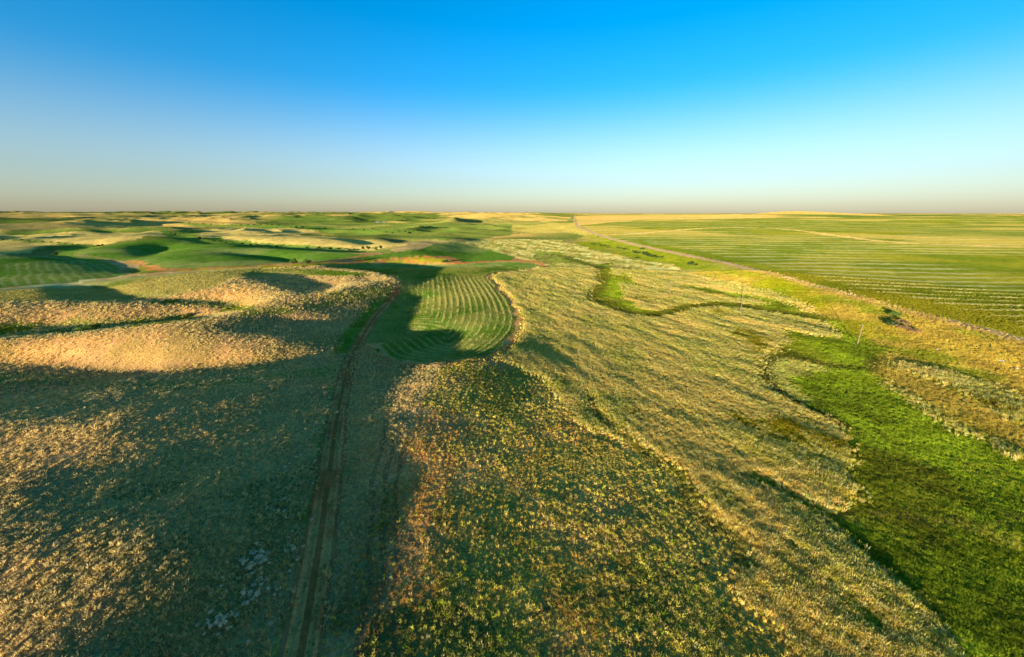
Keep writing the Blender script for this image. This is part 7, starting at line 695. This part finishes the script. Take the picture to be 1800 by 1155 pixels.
# ------------------------------------------------------------------ grass: uncountable tufts, instanced on points
def blade_tuft(name, n, h, spread, w, lean, seed, droop=.25):
    rnd = random.Random(seed); vs = []; fs = []
    for i in range(n):
        a = rnd.uniform(0, 2 * math.pi); r = spread * math.sqrt(rnd.random()) * .6
        bx, by = r * math.cos(a), r * math.sin(a)
        hh = h * rnd.uniform(.6, 1.1); ln = lean * rnd.uniform(.3, 1.2) * hh; b = a + rnd.uniform(-.7, .7)
        tx, ty = bx + ln * math.cos(b), by + ln * math.sin(b)
        mx, my = bx + ln * .35 * math.cos(b), by + ln * .35 * math.sin(b)
        c = rnd.uniform(0, math.pi); ox, oy = w * math.cos(c) / 2, w * math.sin(c) / 2
        k = len(vs)
        vs += [(bx - ox, by - oy, -.05), (bx + ox, by + oy, -.05), (mx + ox * .8, my + oy * .8, hh * .62), (mx - ox * .8, my - oy * .8, hh * .62), (tx, ty, hh * (1 - droop * rnd.random()))]
        fs += [(k, k + 1, k + 2, k + 3), (k + 3, k + 2, k + 4)]
    me = bpy.data.meshes.new(name); me.from_pydata(vs, [], fs); me.update()
    return me

def grass_mat(name, trans=.42):
    m, t = new_mat(name); L = t.links.new
    out = t.nodes.new('ShaderNodeOutputMaterial'); d = t.nodes.new('ShaderNodeBsdfDiffuse'); tr = t.nodes.new('ShaderNodeBsdfTranslucent'); mx = t.nodes.new('ShaderNodeMixShader')
    at = t.nodes.new('ShaderNodeAttribute'); at.attribute_name = 'tint'; at.attribute_type = 'INSTANCER'
    L(at.outputs['Color'], d.inputs['Color']); L(at.outputs['Color'], tr.inputs['Color'])
    mx.inputs[0].default_value = trans; L(d.outputs[0], mx.inputs[1]); L(tr.outputs[0], mx.inputs[2]); L(mx.outputs[0], out.inputs['Surface'])
    return m
GRASS = grass_mat('grass_blades')

def scatter(name, label, cat, proto_mesh, P, scale, tint, seed):
    proto_mesh.materials.append(GRASS)
    proto = bpy.data.objects.new(name + '_clump', proto_mesh)
    rng = np.random.RandomState(seed); n = len(P)
    me = bpy.data.meshes.new(name); me.vertices.add(n); me.vertices.foreach_set('co', P.astype(np.float32).ravel())
    a = me.attributes.new('size', 'FLOAT', 'POINT'); a.data.foreach_set('value', scale.astype(np.float32))
    rot = np.zeros((n, 3), np.float32); rot[:, 2] = rng.rand(n) * 6.283; rot[:, 0] = rng.randn(n) * .12; rot[:, 1] = rng.randn(n) * .12
    a = me.attributes.new('turn', 'FLOAT_VECTOR', 'POINT'); a.data.foreach_set('vector', rot.ravel())
    tint = np.minimum(tint * np.array(((1.0, .97, .62) if 'bunch' in name else (1.08, .92, .60) if 'golden' in name else (1.08, .98, .72))), .85)
    a = me.attributes.new('tint', 'FLOAT_COLOR', 'POINT'); a.data.foreach_set('color', np.concatenate([tint, np.ones((n, 1))], 1).astype(np.float32).ravel())
    o = bpy.data.objects.new(name, me); COL.objects.link(o)
    ng = bpy.data.node_groups.new(name + '_scatter', 'GeometryNodeTree')
    ng.interface.new_socket('Geometry', in_out='INPUT', socket_type='NodeSocketGeometry'); ng.interface.new_socket('Geometry', in_out='OUTPUT', socket_type='NodeSocketGeometry')
    gi = ng.nodes.new('NodeGroupInput'); go = ng.nodes.new('NodeGroupOutput'); ip = ng.nodes.new('GeometryNodeInstanceOnPoints'); oi = ng.nodes.new('GeometryNodeObjectInfo')
    oi.inputs['Object'].default_value = proto
    def attr(nm, ty):
        q = ng.nodes.new('GeometryNodeInputNamedAttribute'); q.data_type = ty; q.inputs['Name'].default_value = nm; return q
    s_ = attr('size', 'FLOAT'); r_ = attr('turn', 'FLOAT_VECTOR'); L = ng.links.new
    L(gi.outputs[0], ip.inputs['Points']); L(oi.outputs['Geometry'], ip.inputs['Instance']); L(s_.outputs[0], ip.inputs['Scale']); L(r_.outputs[0], ip.inputs['Rotation']); L(ip.outputs[0], go.inputs[0])
    md = o.modifiers.new('scatter', 'NODES'); md.node_group = ng
    o['kind'] = 'stuff'; o['label'] = label; o['category'] = cat
    return o

def sample_points(n, r0, r1, power, seed, half=64):
    rng = np.random.RandomState(seed); u = rng.rand(n)
    e = power * 2
    r = (r0 ** e + u * (r1 ** e - r0 ** e)) ** (1 / e); a = np.radians((rng.rand(n) * 2 - 1) * half)
    return r * np.sin(a), r * np.cos(a), r

rng = np.random.RandomState(11)
bx, by, br = sample_points(680000, 22, 330, .36, 3)
_w = .55 + .005 * br
bcls, bcol, bamt, bph, bdry, brut = landcover(bx + rng.randn(len(bx)) * _w, by + rng.randn(len(bx)) * _w)      # stands of grass mingle at their edges
bz = ground_z(bx, by)
_f = np.nonzero((bcls >= C['contour_field']) & (bcls <= C['slope_field']))[0]
bcls[_f], bcol[_f], bamt[_f], bph[_f], bdry[_f], brut[_f] = landcover(bx[_f], by[_f])      # rows keep their true lines
jit = (0.75 + 0.5 * rng.rand(len(bx)))[:, None]
is_field = (bcls >= C['contour_field']) & (bcls <= C['slope_field'])
is_road = bcls >= C['dirt_track']
patch = fbm(bx, by, 7, 3, 3)
cen = (bx > -20) & (by < 175)
grow = 1 + sm(br, 60, 300) * 1.1
u = rng.rand(len(bx))
lum = bcol.mean(1, keepdims=True)
P3 = np.stack([bx, by, bz], 1)
STRAW = np.array((.76, .57, .26)); YELLOW_STRAW = np.array((.76, .68, .16)); GREY_STRAW = np.array((.70, .56, .36))
# dry bunchgrass on the prairie
m = (bcls == C['prairie']) & (u < np.where(cen, .35 + .75 * sm(patch, .42, .6), .42 + .58 * sm(patch, .36, .56)))
green = bcol[:, 1] > bcol[:, 0] * .98
t = np.where((rng.rand(len(bx)) < .7)[:, None], GREY_STRAW, STRAW) * jit
bright = rng.rand(len(bx)) < .12 + .5 * sm(fbm(bx, by, 11, 3, 1), .46, .6)
tc = np.where(bright[:, None], np.where((rng.rand(len(bx)) < .6)[:, None], YELLOW_STRAW, STRAW), bcol * 1.5 + .04) * jit
t = np.where(cen[:, None], tc, t)
odd = rng.rand(len(bx)); forb = (odd < .035) & cen; bloom = (odd > .985) & cen
t = np.where(forb[:, None], np.array((.24, .33, .03)) * jit, np.where(bloom[:, None], np.array((.78, .72, .55)), t))
t = np.where(green[:, None], bcol * 1.25 * jit, t * .82 + bcol * .3)
sz = (.4 + 1.1 * rng.rand(len(bx)) ** 5) * grow * np.where(cen & ~bright, .75, 1.0) * (.75 + .6 * fbm(bx, by, 5, 2, 6)) * np.where(forb, 1.4, 1.0)
half_ = rng.rand(len(bx)) < .5
scatter('dry_bunchgrass', 'tufts of dry bunchgrass covering the prairie', 'grass', blade_tuft('bunchgrass_clump', 22, .34, .18, .035, .55, 1), P3[m & half_], sz[m & half_], t[m & half_], 1)
scatter('dry_bunchgrass', 'low tufts of dry bunchgrass covering the prairie', 'grass', blade_tuft('bunchgrass_low_clump', 20, .26, .22, .035, .9, 2), P3[m & ~half_], sz[m & ~half_], t[m & ~half_], 2)
# grass between and beside the ruts of the track
m2 = (bcls == C['dirt_track']) & (brut > -.02) & (u < .55)
scatter('track_grass', 'short grass between the ruts of the dirt track', 'grass', blade_tuft('track_clump', 14, .16, .16, .03, .8, 8), P3[m2], sz[m2], (np.array((.22, .24, .06)) * jit)[m2], 8)
# tall golden grass of the meadow and bank strips
m = (bdry > .5) & (u < .95)
gr = bcol[:, 1] > bcol[:, 0] * .93
t = np.where(gr[:, None], bcol * np.array((.95, .88, .6)), np.where((rng.rand(len(bx)) < .45)[:, None], np.array((.84, .70, .30)), np.where((fbm(bx, by, 13, 3, 4) + .25 * rng.rand(len(bx)) < .6)[:, None], np.array((.74, .56, .16)), np.array((.46, .46, .08))))) * jit
sz = (.7 + .55 * rng.rand(len(bx))) * (1 + .6 * sm(br, 60, 300)) * (.58 + .86 * fbm((bx * .9 + by * .42), (by * .9 - bx * .42) * .35, 4, 3, 2))
scatter('tall_golden_grass', 'tall golden grass standing in the valley meadow', 'grass', blade_tuft('golden_clump', 20, .62, .30, .045, .45, 3), P3[m], sz[m], t[m], 3)
# green grass of wet meadow, bank and draws
m = ((bcls == C['wet_meadow']) | ((bcls == C['grass_bank']) & (bdry < .5)) | ((bcls == C['golden_meadow']) & (bdry < .5))) & (u < .95)
t = bcol * 1.85 * jit * (.65 + .7 * fbm(bx, by, 3.5, 3, 5))[:, None]
sz = (.6 + .5 * rng.rand(len(bx))) * grow
scatter('wet_meadow_grass', 'green grass and sedge of the wet meadow and bank', 'grass', blade_tuft('sedge_clump', 24, .36, .30, .03, .65, 4), P3[m], sz[m], t[m], 4)

# short crop and stubble in the fields: pale along the cut rows, green between
m = is_field & (u < .9) & (bcol[:, 0] < bcol[:, 1] * 1.3)
crest = sm(np.sin(2 * math.pi * (bph + .15)) + .8 * (patch - .5), .35, .8) * np.clip(bamt * 1.5, 0, 1)
t = np.where((rng.rand(len(bx)) < crest)[:, None], np.array((.50, .45, .17)), bcol * 1.3) * jit
sz = (.5 + .5 * rng.rand(len(bx)) + .5 * crest) * grow
scatter('field_stubble', 'short green crop and pale stubble rows of the fields', 'crop', blade_tuft('stubble_clump', 14, .20, .26, .035, .7, 6), P3[m], sz[m], t[m], 6)

# ------------------------------------------------------------------ helpers for countable things
def leaf_mat(name, c, c2, trans=.35):
    m, t = new_mat(name); L = t.links.new
    out = t.nodes.new('ShaderNodeOutputMaterial'); d = t.nodes.new('ShaderNodeBsdfDiffuse'); tr = t.nodes.new('ShaderNodeBsdfTranslucent'); mx = t.nodes.new('ShaderNodeMixShader')
    geo = t.nodes.new('ShaderNodeNewGeometry'); mc = t.nodes.new('ShaderNodeMix'); mc.data_type = 'RGBA'
    L(geo.outputs['Random Per Island'], mc.inputs['Factor']); mc.inputs[6].default_value = (*c, 1); mc.inputs[7].default_value = (*c2, 1)
    L(mc.outputs[2], d.inputs['Color']); L(mc.outputs[2], tr.inputs['Color'])
    mx.inputs[0].default_value = trans; L(d.outputs[0], mx.inputs[1]); L(tr.outputs[0], mx.inputs[2]); L(mx.outputs[0], out.inputs['Surface'])
    return m
def bark_mat(name, c, scale=6.0):
    m, t = new_mat(name); L = t.links.new
    out = t.nodes.new('ShaderNodeOutputMaterial'); d = node(t, 'ShaderNodeBsdfPrincipled', Roughness=.9)
    tc = t.nodes.new('ShaderNodeTexCoord'); mp = t.nodes.new('ShaderNodeMapping'); mp.inputs['Scale'].default_value = (scale * 4, scale * 4, scale * .4)
    ns = node(t, 'ShaderNodeTexNoise', Scale=1.0, Detail=5.0); rp = t.nodes.new('ShaderNodeValToRGB')
    rp.color_ramp.elements[0].color = (*[v * .6 for v in c], 1); rp.color_ramp.elements[1].color = (*[v * 1.3 for v in c], 1); rp.color_ramp.elements[0].position = .3; rp.color_ramp.elements[1].position = .7
    L(tc.outputs['Object'], mp.inputs[0]); L(mp.outputs[0], ns.inputs['Vector']); L(ns.outputs['Fac'], rp.inputs[0]); L(rp.outputs[0], d.inputs['Base Color']); L(d.outputs[0], out.inputs['Surface'])
    return m
LEAF = {'green': leaf_mat('willow_leaves', (.07, .12, .02), (.14, .19, .035)), 'dark': leaf_mat('dark_leaves', (.035, .06, .018), (.08, .11, .03)),
        'silver': leaf_mat('sage_leaves', (.60, .50, .27), (.88, .74, .42), .15), 'brown': leaf_mat('dead_brush', (.16, .09, .04), (.30, .18, .08), .1), 'yellow': leaf_mat('yellow_leaves', (.20, .22, .03), (.30, .29, .05))}
BARK = bark_mat('bark', (.12, .09, .06)); WOOD = bark_mat('weathered_pole_wood', (.17, .11, .065))

def tube(vs, fs, a, b, r0, r1, n=6):
    a = Vector(a); b = Vector(b); d = (b - a).normalized(); x = d.orthogonal().normalized(); y = d.cross(x); k = len(vs)
    for p, r in ((a, r0), (b, r1)):
        for i in range(n):
            t = 2 * math.pi * i / n; vs.append(tuple(p + x * (r * math.cos(t)) + y * (r * math.sin(t))))
    for i in range(n): fs.append((k + i, k + (i + 1) % n, k + n + (i + 1) % n, k + n + i))
    fs.append(tuple(k + n + i for i in range(n)))
def mk(name, vs, fs, mat):
    me = bpy.data.meshes.new(name); me.from_pydata(vs, [], fs); me.update(); me.materials.append(mat); return me

def plant_meshes(kind, w, h, trunk, nleaf, leaf, seed, lobes=7, bark=None, twiggy=False):
    """crown and stem meshes of a shrub or tree: lobes of leaf-sized faces on forked limbs"""
    rnd = random.Random(seed); L = []
    for i in range(lobes):
        a = rnd.uniform(0, 2 * math.pi); r = w * .5 * math.sqrt(rnd.random()) * .72
        z = trunk + (h - trunk) * rnd.uniform(.25, .82) * (1 - .35 * (r / (w * .5)) ** 2)
        L.append((r * math.cos(a), r * math.sin(a), z, w * rnd.uniform(.16, .27), (h - trunk) * rnd.uniform(.16, .26)))
    vs, fs = [], []
    for i in range(nleaf):
        cx, cy, cz, rw, rh = L[i % lobes]
        d = Vector((rnd.gauss(0, 1), rnd.gauss(0, 1), rnd.gauss(0, 1))).normalized(); q = rnd.random() ** .4
        p = Vector((cx + d.x * rw * q, cy + d.y * rw * q, max(cz + d.z * rh * q, .05)))
        n = (d + Vector((rnd.gauss(0, .6), rnd.gauss(0, .6), rnd.gauss(0, .6) + .3))).normalized(); x = n.orthogonal().normalized(); x.rotate(Matrix.Rotation(rnd.uniform(0, 6.28), 3, n)); y = n.cross(x)
        s = leaf * rnd.uniform(.6, 1.3); k = len(vs); e = .32 if twiggy else .62
        vs += [tuple(p - x * s), tuple(p - y * s * e), tuple(p + x * s), tuple(p + y * s * e)]; fs.append((k, k + 1, k + 2, k + 3))
    crown = mk(kind + '_crown', vs, fs, LEAF[kind])
    vs, fs = [], []
    base = max(trunk, h * .15); rt = .03 * h if trunk > .2 else .02 * h
    tube(vs, fs, (0, 0, -.15), (w * .02, 0, base), rt * 1.3, rt, 7)
    for cx, cy, cz, rw, rh in L: tube(vs, fs, (w * .02, 0, base * .85), (cx * .9, cy * .9, cz), rt * .6, rt * .15, 5)
    return crown, mk(kind + '_stem', vs, fs, bark or BARK)

def thing(name, label, cat, loc, rz=0.0, s=1.0, group=None):
    o = bpy.data.objects.new(name, None); COL.objects.link(o); o.location = loc; o.rotation_euler = (0, 0, rz); o.scale = (s, s, s) if not isinstance(s, tuple) else s
    o.empty_display_size = .2; o['label'] = label; o['category'] = cat
    if group: o['group'] = group
    return o
def part(name, me, parent):
    o = bpy.data.objects.new(name, me); COL.objects.link(o); o.parent = parent; return o
def at(p): return (p[0], p[1], float(ground_z(p[0], p[1])[0]))
rnd = random.Random(5)
ONES = ['', 'first', 'second', 'third', 'fourth', 'fifth', 'sixth', 'seventh', 'eighth', 'ninth', 'tenth', 'eleventh', 'twelfth', 'thirteenth', 'fourteenth', 'fifteenth', 'sixteenth', 'seventeenth', 'eighteenth', 'nineteenth']
TENS = ['', '', 'twenty', 'thirty', 'forty', 'fifty', 'sixty', 'seventy', 'eighty', 'ninety']; TENTH = ['', '', 'twentieth', 'thirtieth', 'fortieth', 'fiftieth', 'sixtieth', 'seventieth', 'eightieth', 'ninetieth']
def ordinal(n): return ONES[n] if n < 20 else (TENTH[n // 10] if n % 10 == 0 else TENS[n // 10] + ' ' + ONES[n % 10])
def number_from_left(things, head, tail):
    for k, o in enumerate(sorted(things, key=lambda o: math.atan2(o.location.x, o.location.y))):
        o['label'] = head + ', ' + ordinal(k + 1) + ' from the left ' + tail
def plant(name, label, cat, p, meshes, s, group=None, stem='trunk'):
    o = thing(name, label, cat, at(p), rnd.uniform(0, 6.28), (s * rnd.uniform(.88, 1.12), s * rnd.uniform(.88, 1.12), s * rnd.uniform(.9, 1.1)), group)
    part('crown', meshes[0], o); part(stem, meshes[1], o); return o

# ------------------------------------------------------------------ power poles
def pole_meshes(h, seed):
    vs, fs = [], []; n = 10; rings = 7
    for i in range(rings):
        z = -.8 + (h + .8) * i / (rings - 1); r = .17 - .06 * i / (rings - 1)
        for k in range(n): t = 2 * math.pi * k / n; vs.append((r * math.cos(t) + .015 * math.sin(i * 1.7 + seed), r * math.sin(t), z))
    for i in range(rings - 1):
        for k in range(n): fs.append((i * n + k, i * n + (k + 1) % n, (i + 1) * n + (k + 1) % n, (i + 1) * n + k))
    fs.append(tuple((rings - 1) * n + k for k in range(n)))
    shaft = mk('pole_shaft', vs, fs, WOOD)
    vs, fs = [], []; tube(vs, fs, (0, 0, h - .02), (0, 0, h + .16), .03, .03, 8); tube(vs, fs, (0, 0, h + .16), (0, 0, h + .24), .07, .06, 8); tube(vs, fs, (0, 0, h + .24), (0, 0, h + .34), .05, .035, 8)
    return shaft, mk('pole_insulator', vs, fs, CERAMIC)
m_, t_ = new_mat('grey_ceramic'); CERAMIC = m_
_o = t_.nodes.new('ShaderNodeOutputMaterial'); _d = node(t_, 'ShaderNodeBsdfPrincipled', Roughness=.3); _n = node(t_, 'ShaderNodeTexNoise', Scale=20.0); _r = t_.nodes.new('ShaderNodeValToRGB')
_r.color_ramp.elements[0].color = (.25, .24, .22, 1); _r.color_ramp.elements[1].color = (.4, .39, .36, 1); t_.links.new(_n.outputs['Fac'], _r.inputs[0]); t_.links.new(_r.outputs[0], _d.inputs['Base Color']); t_.links.new(_d.outputs[0], _o.inputs['Surface'])
PL = ['wooden pole at the edge of the green wet meadow, nearest of the line', 'wooden pole in golden grass by the bend of the green stream', 'faint wooden pole on the grassy island inside the stream loop',
      'thin pole at the tip of the curved field', 'thin pole in the small green field beyond the tongue', 'farthest thin pole, below the low golden rise']
for i, (p, h) in enumerate(zip(PTS['pole'], (7.4, 9.6, 8.0, 9.0, 9.5, 9.5))):
    sh, ins = pole_meshes(h, i)
    o = thing('power_pole', PL[i], 'pole', at(p), i * .7, 1.0, 'power poles crossing the valley'); part('shaft', sh, o); part('insulator', ins, o)
_p0, _p1 = np.array(PTS['pole'][0]), np.array(PTS['pole'][1]); _pe = tuple(_p0 + (_p0 - _p1) * 1.0)      # the next pole of the line, just out of view, whose shadow falls into it
sh, ins = pole_meshes(9.5, 9); o = thing('power_pole', 'wooden pole just beyond the right edge, casting its shadow on the bank', 'pole', at(_pe), .4, 1.0, 'power poles crossing the valley'); part('shaft', sh, o); part('insulator', ins, o)

# ------------------------------------------------------------------ shrubs and trees
BUSH = [plant_meshes('green', 5.0, 3.0, .3, 1500, .20, 20 + i, 9) for i in range(3)]
TREE = [plant_meshes('dark', 8.0, 9.0, 2.0, 1600, .42, 30 + i, 10) for i in range(3)]
SHRUB = [plant_meshes('dark', 4.2, 2.6, .2, 420, .30, 40 + i, 7) for i in range(4)]
YBUSH = [plant_meshes('yellow', 4.0, 2.6, .2, 700, .22, 45 + i, 7) for i in range(2)]
SAGE_M = [plant_meshes('silver', 1.0, .85, .06, 520, .05, 50 + i, 10) for i in range(4)]
BRUSH = [plant_meshes('brown', 4.2, 2.0, .2, 900, .20, 60 + i, 9, None, True) for i in range(3)]
plant('green_bush', 'wide green bush standing alone in the shaded green draw on the left', 'bush', PTS['lone_bush'][0], plant_meshes('green', 7.5, 2.6, .2, 2600, .17, 71, 13), 1.0, None, 'stem')
plant('yellow_bush', 'small yellow green bush in the shaded draw between the golden knolls', 'bush', PTS['small_bush'][0], YBUSH[0], .9, None, 'stem')
GL = ['leftmost bush of the grove below the golden ridge', 'second bush from the left in the grove below the golden ridge', 'tallest left tree of the grove below the golden ridge', 'dark tree in the middle of the grove below the golden ridge', 'pale green bush right of centre in the grove below the golden ridge', 'rightmost dark tree of the grove below the golden ridge']
for i, (p, s) in enumerate(zip(PTS['grove'], (.75, .65, .85, .9, .75, .8))):
    dk = i in (2, 3, 5)
    plant('grove_tree' if dk else 'grove_bush', GL[i], 'tree' if dk else 'bush', p, TREE[i % 3] if dk else BUSH[i % 3], s * (.75 if dk else 1.7), 'grove below the golden ridge')
for i, (p, s, l) in enumerate(zip(PTS['far_tree'], (1.15, .5, .5), ('large dark round tree standing out in the green distance', 'small dark shrub just right of the large round tree', 'small dark shrub just left of the large round tree'))):
    plant('dark_tree', l, 'tree', p, TREE[i], s, 'trees in the green distance')
row = []
for i, p in enumerate(PTS['farm_tree']):
    row.append(plant('farm_tree', 'tiny dark tree by the distant farm sheds', 'tree', p, TREE[i % 3], .95, 'trees by the distant farm'))
number_from_left(row, 'tiny dark tree', 'by the distant farm sheds')
for p, l in zip(PTS['field_shrub'], ('left one of two shrubs on the brown field margin', 'right one of two shrubs on the brown field margin')):
    plant('margin_shrub', l, 'bush', p, BUSH[1], 1.45, 'shrubs on the field margin', 'stem')
for p, l in zip(PTS['tongue_bush'], ('left dark bush at the tip of the yellow green tongue', 'right dark bush at the tip of the yellow green tongue')):
    plant('tongue_bush', l, 'bush', p, SHRUB[2], 1.1, 'bushes at the tip of the grassy tongue', 'stem')
plant('green_bush', 'small green bush just above the brown thicket on the bank', 'bush', PTS['thicket'][0], BUSH[2], .75, None, 'stem')
brown = []
for i, p in enumerate(PTS['thicket'][1:]):
    if i == 0: plant('green_bush', 'dark green bush at the left end of the brown thicket', 'bush', p, SHRUB[1], 1.05, None, 'stem')
    else: brown.append(plant('brown_brush', 'tangled brown bush of the thicket below the straight road', 'bush', p, BRUSH[i % 3], .95, 'brown thicket on the bank', 'stem'))
number_from_left(brown, 'tangled brown bush', 'in the thicket below the straight road')
row = []
for i, p in enumerate(PTS['bank_shrub']):
    row.append(plant('bank_shrub', 'dark shrub growing on the yellow green bank below the road', 'bush', p, SHRUB[i % 4], rnd.uniform(.55, 1.2) * (1.25 if 13 <= i <= 20 else 1), 'dark shrubs along the bank', 'stem'))
number_from_left(row, 'dark shrub', 'on the yellow green bank below the road')
for key, lab, grp, s in (('draw_shrub', 'dark shrub in the shaded draw below the golden ridge', 'shrubs along the draw below the golden ridge', 1.25), ('west_shrub', 'dark shrub along the far left draw', 'shrubs along the far left draw', 1.0), ('upper_shrub', 'tiny dark shrub along the distant valley', 'shrubs along the distant valley', 2.0)):
    row = []
    for i, p in enumerate(PTS[key]):
        row.append(plant('draw_shrub', lab, 'bush', p, SHRUB[i % 4], s * rnd.uniform(.6, 1.25), grp, 'stem'))
    number_from_left(row, lab.split('shrub ')[0] + 'shrub', lab.split('shrub ')[1])
near_row, broad_row, far_row = [], [], []
BIG = {13: 2.1, 14: 1.5, 17: 1.7, 16: 1.3, 15: 1.3, 18: 1.2, 27: 1.5, 38: 1.5, 40: 1.6, 50: 1.3, 52: 1.2, 31: 1.3, 30: 1.2, 26: 1.2}
for i, p in enumerate(PTS['sage']):
    near = i < 53
    if i == 13: lab = 'largest silver white sagebrush in the clump left of the track'
    elif near: lab = 'small silver white sagebrush on the shaded slope left of the track' if BIG.get(i, 0) < 1.1 else 'broad silver white sagebrush on the shaded slope left of the track'
    else: lab = 'tiny pale sagebrush dotting the verge farther along the track'
    if near and i in BIG and i != 13:
        for k in range(3): near_row.append(plant('sagebrush', 'small silver white sagebrush on the shaded slope left of the track', 'shrub', (p[0] + rnd.uniform(-1, 1), p[1] + rnd.uniform(-.8, .8)), SAGE_M[k], rnd.uniform(.4, .65), 'sagebrush left of the track', 'stem'))
    o = plant('sagebrush', lab, 'shrub', p, SAGE_M[i % 4], BIG.get(i, rnd.uniform(.7, 1.1)) * .55, ('sagebrush left of the track' if near else 'sagebrush along the far verge'), 'stem')
    if i != 13: (far_row if not near else broad_row if i in BIG else near_row).append(o)
number_from_left(near_row, 'small silver sagebrush', 'on the shaded slope beside the track'); number_from_left(broad_row, 'broad silver sagebrush', 'on the shaded slope beside the track'); number_from_left(far_row, 'tiny pale sagebrush', 'on the verge farther along the track')

# ------------------------------------------------------------------ stones, gateway, sheds
STONE = bark_mat('pale_stone', (.48, .45, .40), .5)
row = []
for i, p in enumerate(PTS['rock']):
    bm = bmesh.new(); bmesh.ops.create_icosphere(bm, subdivisions=2, radius=.3)
    r = random.Random(i)
    ox, oy = r.uniform(0, 9), r.uniform(0, 9)
    for v in bm.verts:
        k = .75 + .5 * float(vnoise(np.array([v.co.x * 2 + ox]), np.array([v.co.y * 2 + v.co.z * 1.7 + oy]), .6)[0]); v.co = Vector((v.co.x * k * 1.25, v.co.y * k, v.co.z * k * .7))
    me = bpy.data.meshes.new('stone'); bm.to_mesh(me); bm.free(); me.materials.append(STONE)
    o = bpy.data.objects.new('stone', me); COL.objects.link(o); x, y, z = at(p); o.location = (x, y, z + .15)
    o['label'] = 'pale stone lying on the yellow green bank'; o['category'] = 'stone'; o['group'] = 'pale stones on the bank'; row.append(o)
number_from_left(row, 'pale stone', 'on the yellow green bank')
gx_, gy_, gz_ = at(PTS['gate'][0])
o = thing('timber_gateway', 'pale timber gateway where the field road meets the straight road', 'gate', (gx_, gy_, gz_), .2)
for sx in (-3.2, 3.2):
    vs, fs = [], []; tube(vs, fs, (sx, 0, -.5), (sx, 0, 5.0), .22, .18, 8); part('post', mk('gate_post', vs, fs, WOOD), o)
vs, fs = [], []; tube(vs, fs, (-3.7, 0, 4.7), (3.7, 0, 4.7), .17, .15, 8); part('crossbeam', mk('gate_beam', vs, fs, WOOD), o)
def box(x0, x1, y0, y1, z0, z1):
    v = [(x, y, z) for z in (z0, z1) for y in (y0, y1) for x in (x0, x1)]
    return v, [(0, 2, 3, 1), (4, 5, 7, 6), (0, 1, 5, 4), (2, 6, 7, 3), (0, 4, 6, 2), (1, 3, 7, 5)]
SIDING = bark_mat('grey_siding', (.12, .10, .085), 1.0); TIN = bark_mat('pale_tin_roof', (.14, .13, .12), .6)
for p, l, s in zip(PTS['shed'], ('tiny pale roofed farm shed beside the distant trees', 'second low farm shed right of the distant trees'), (1.0, .9)):
    o = thing('farm_shed', l, 'shed', at(p), .3, s, 'distant farm sheds')
    part('wall', mk('shed_wall', *box(-9, 9, -5, 5, -1, 4), SIDING), o)
    part('roof', mk('shed_roof', [(-9.6, -5.6, 3.9), (9.6, -5.6, 3.9), (9.6, 0, 7), (-9.6, 0, 7), (-9.6, 5.6, 3.9), (9.6, 5.6, 3.9)], [(0, 1, 2, 3), (3, 2, 5, 4), (0, 3, 4), (1, 5, 2)], TIN), o)
    part('door', mk('shed_door', *box(-1.8, 1.8, -5.12, -4.99, -1, 3), BARK), o)
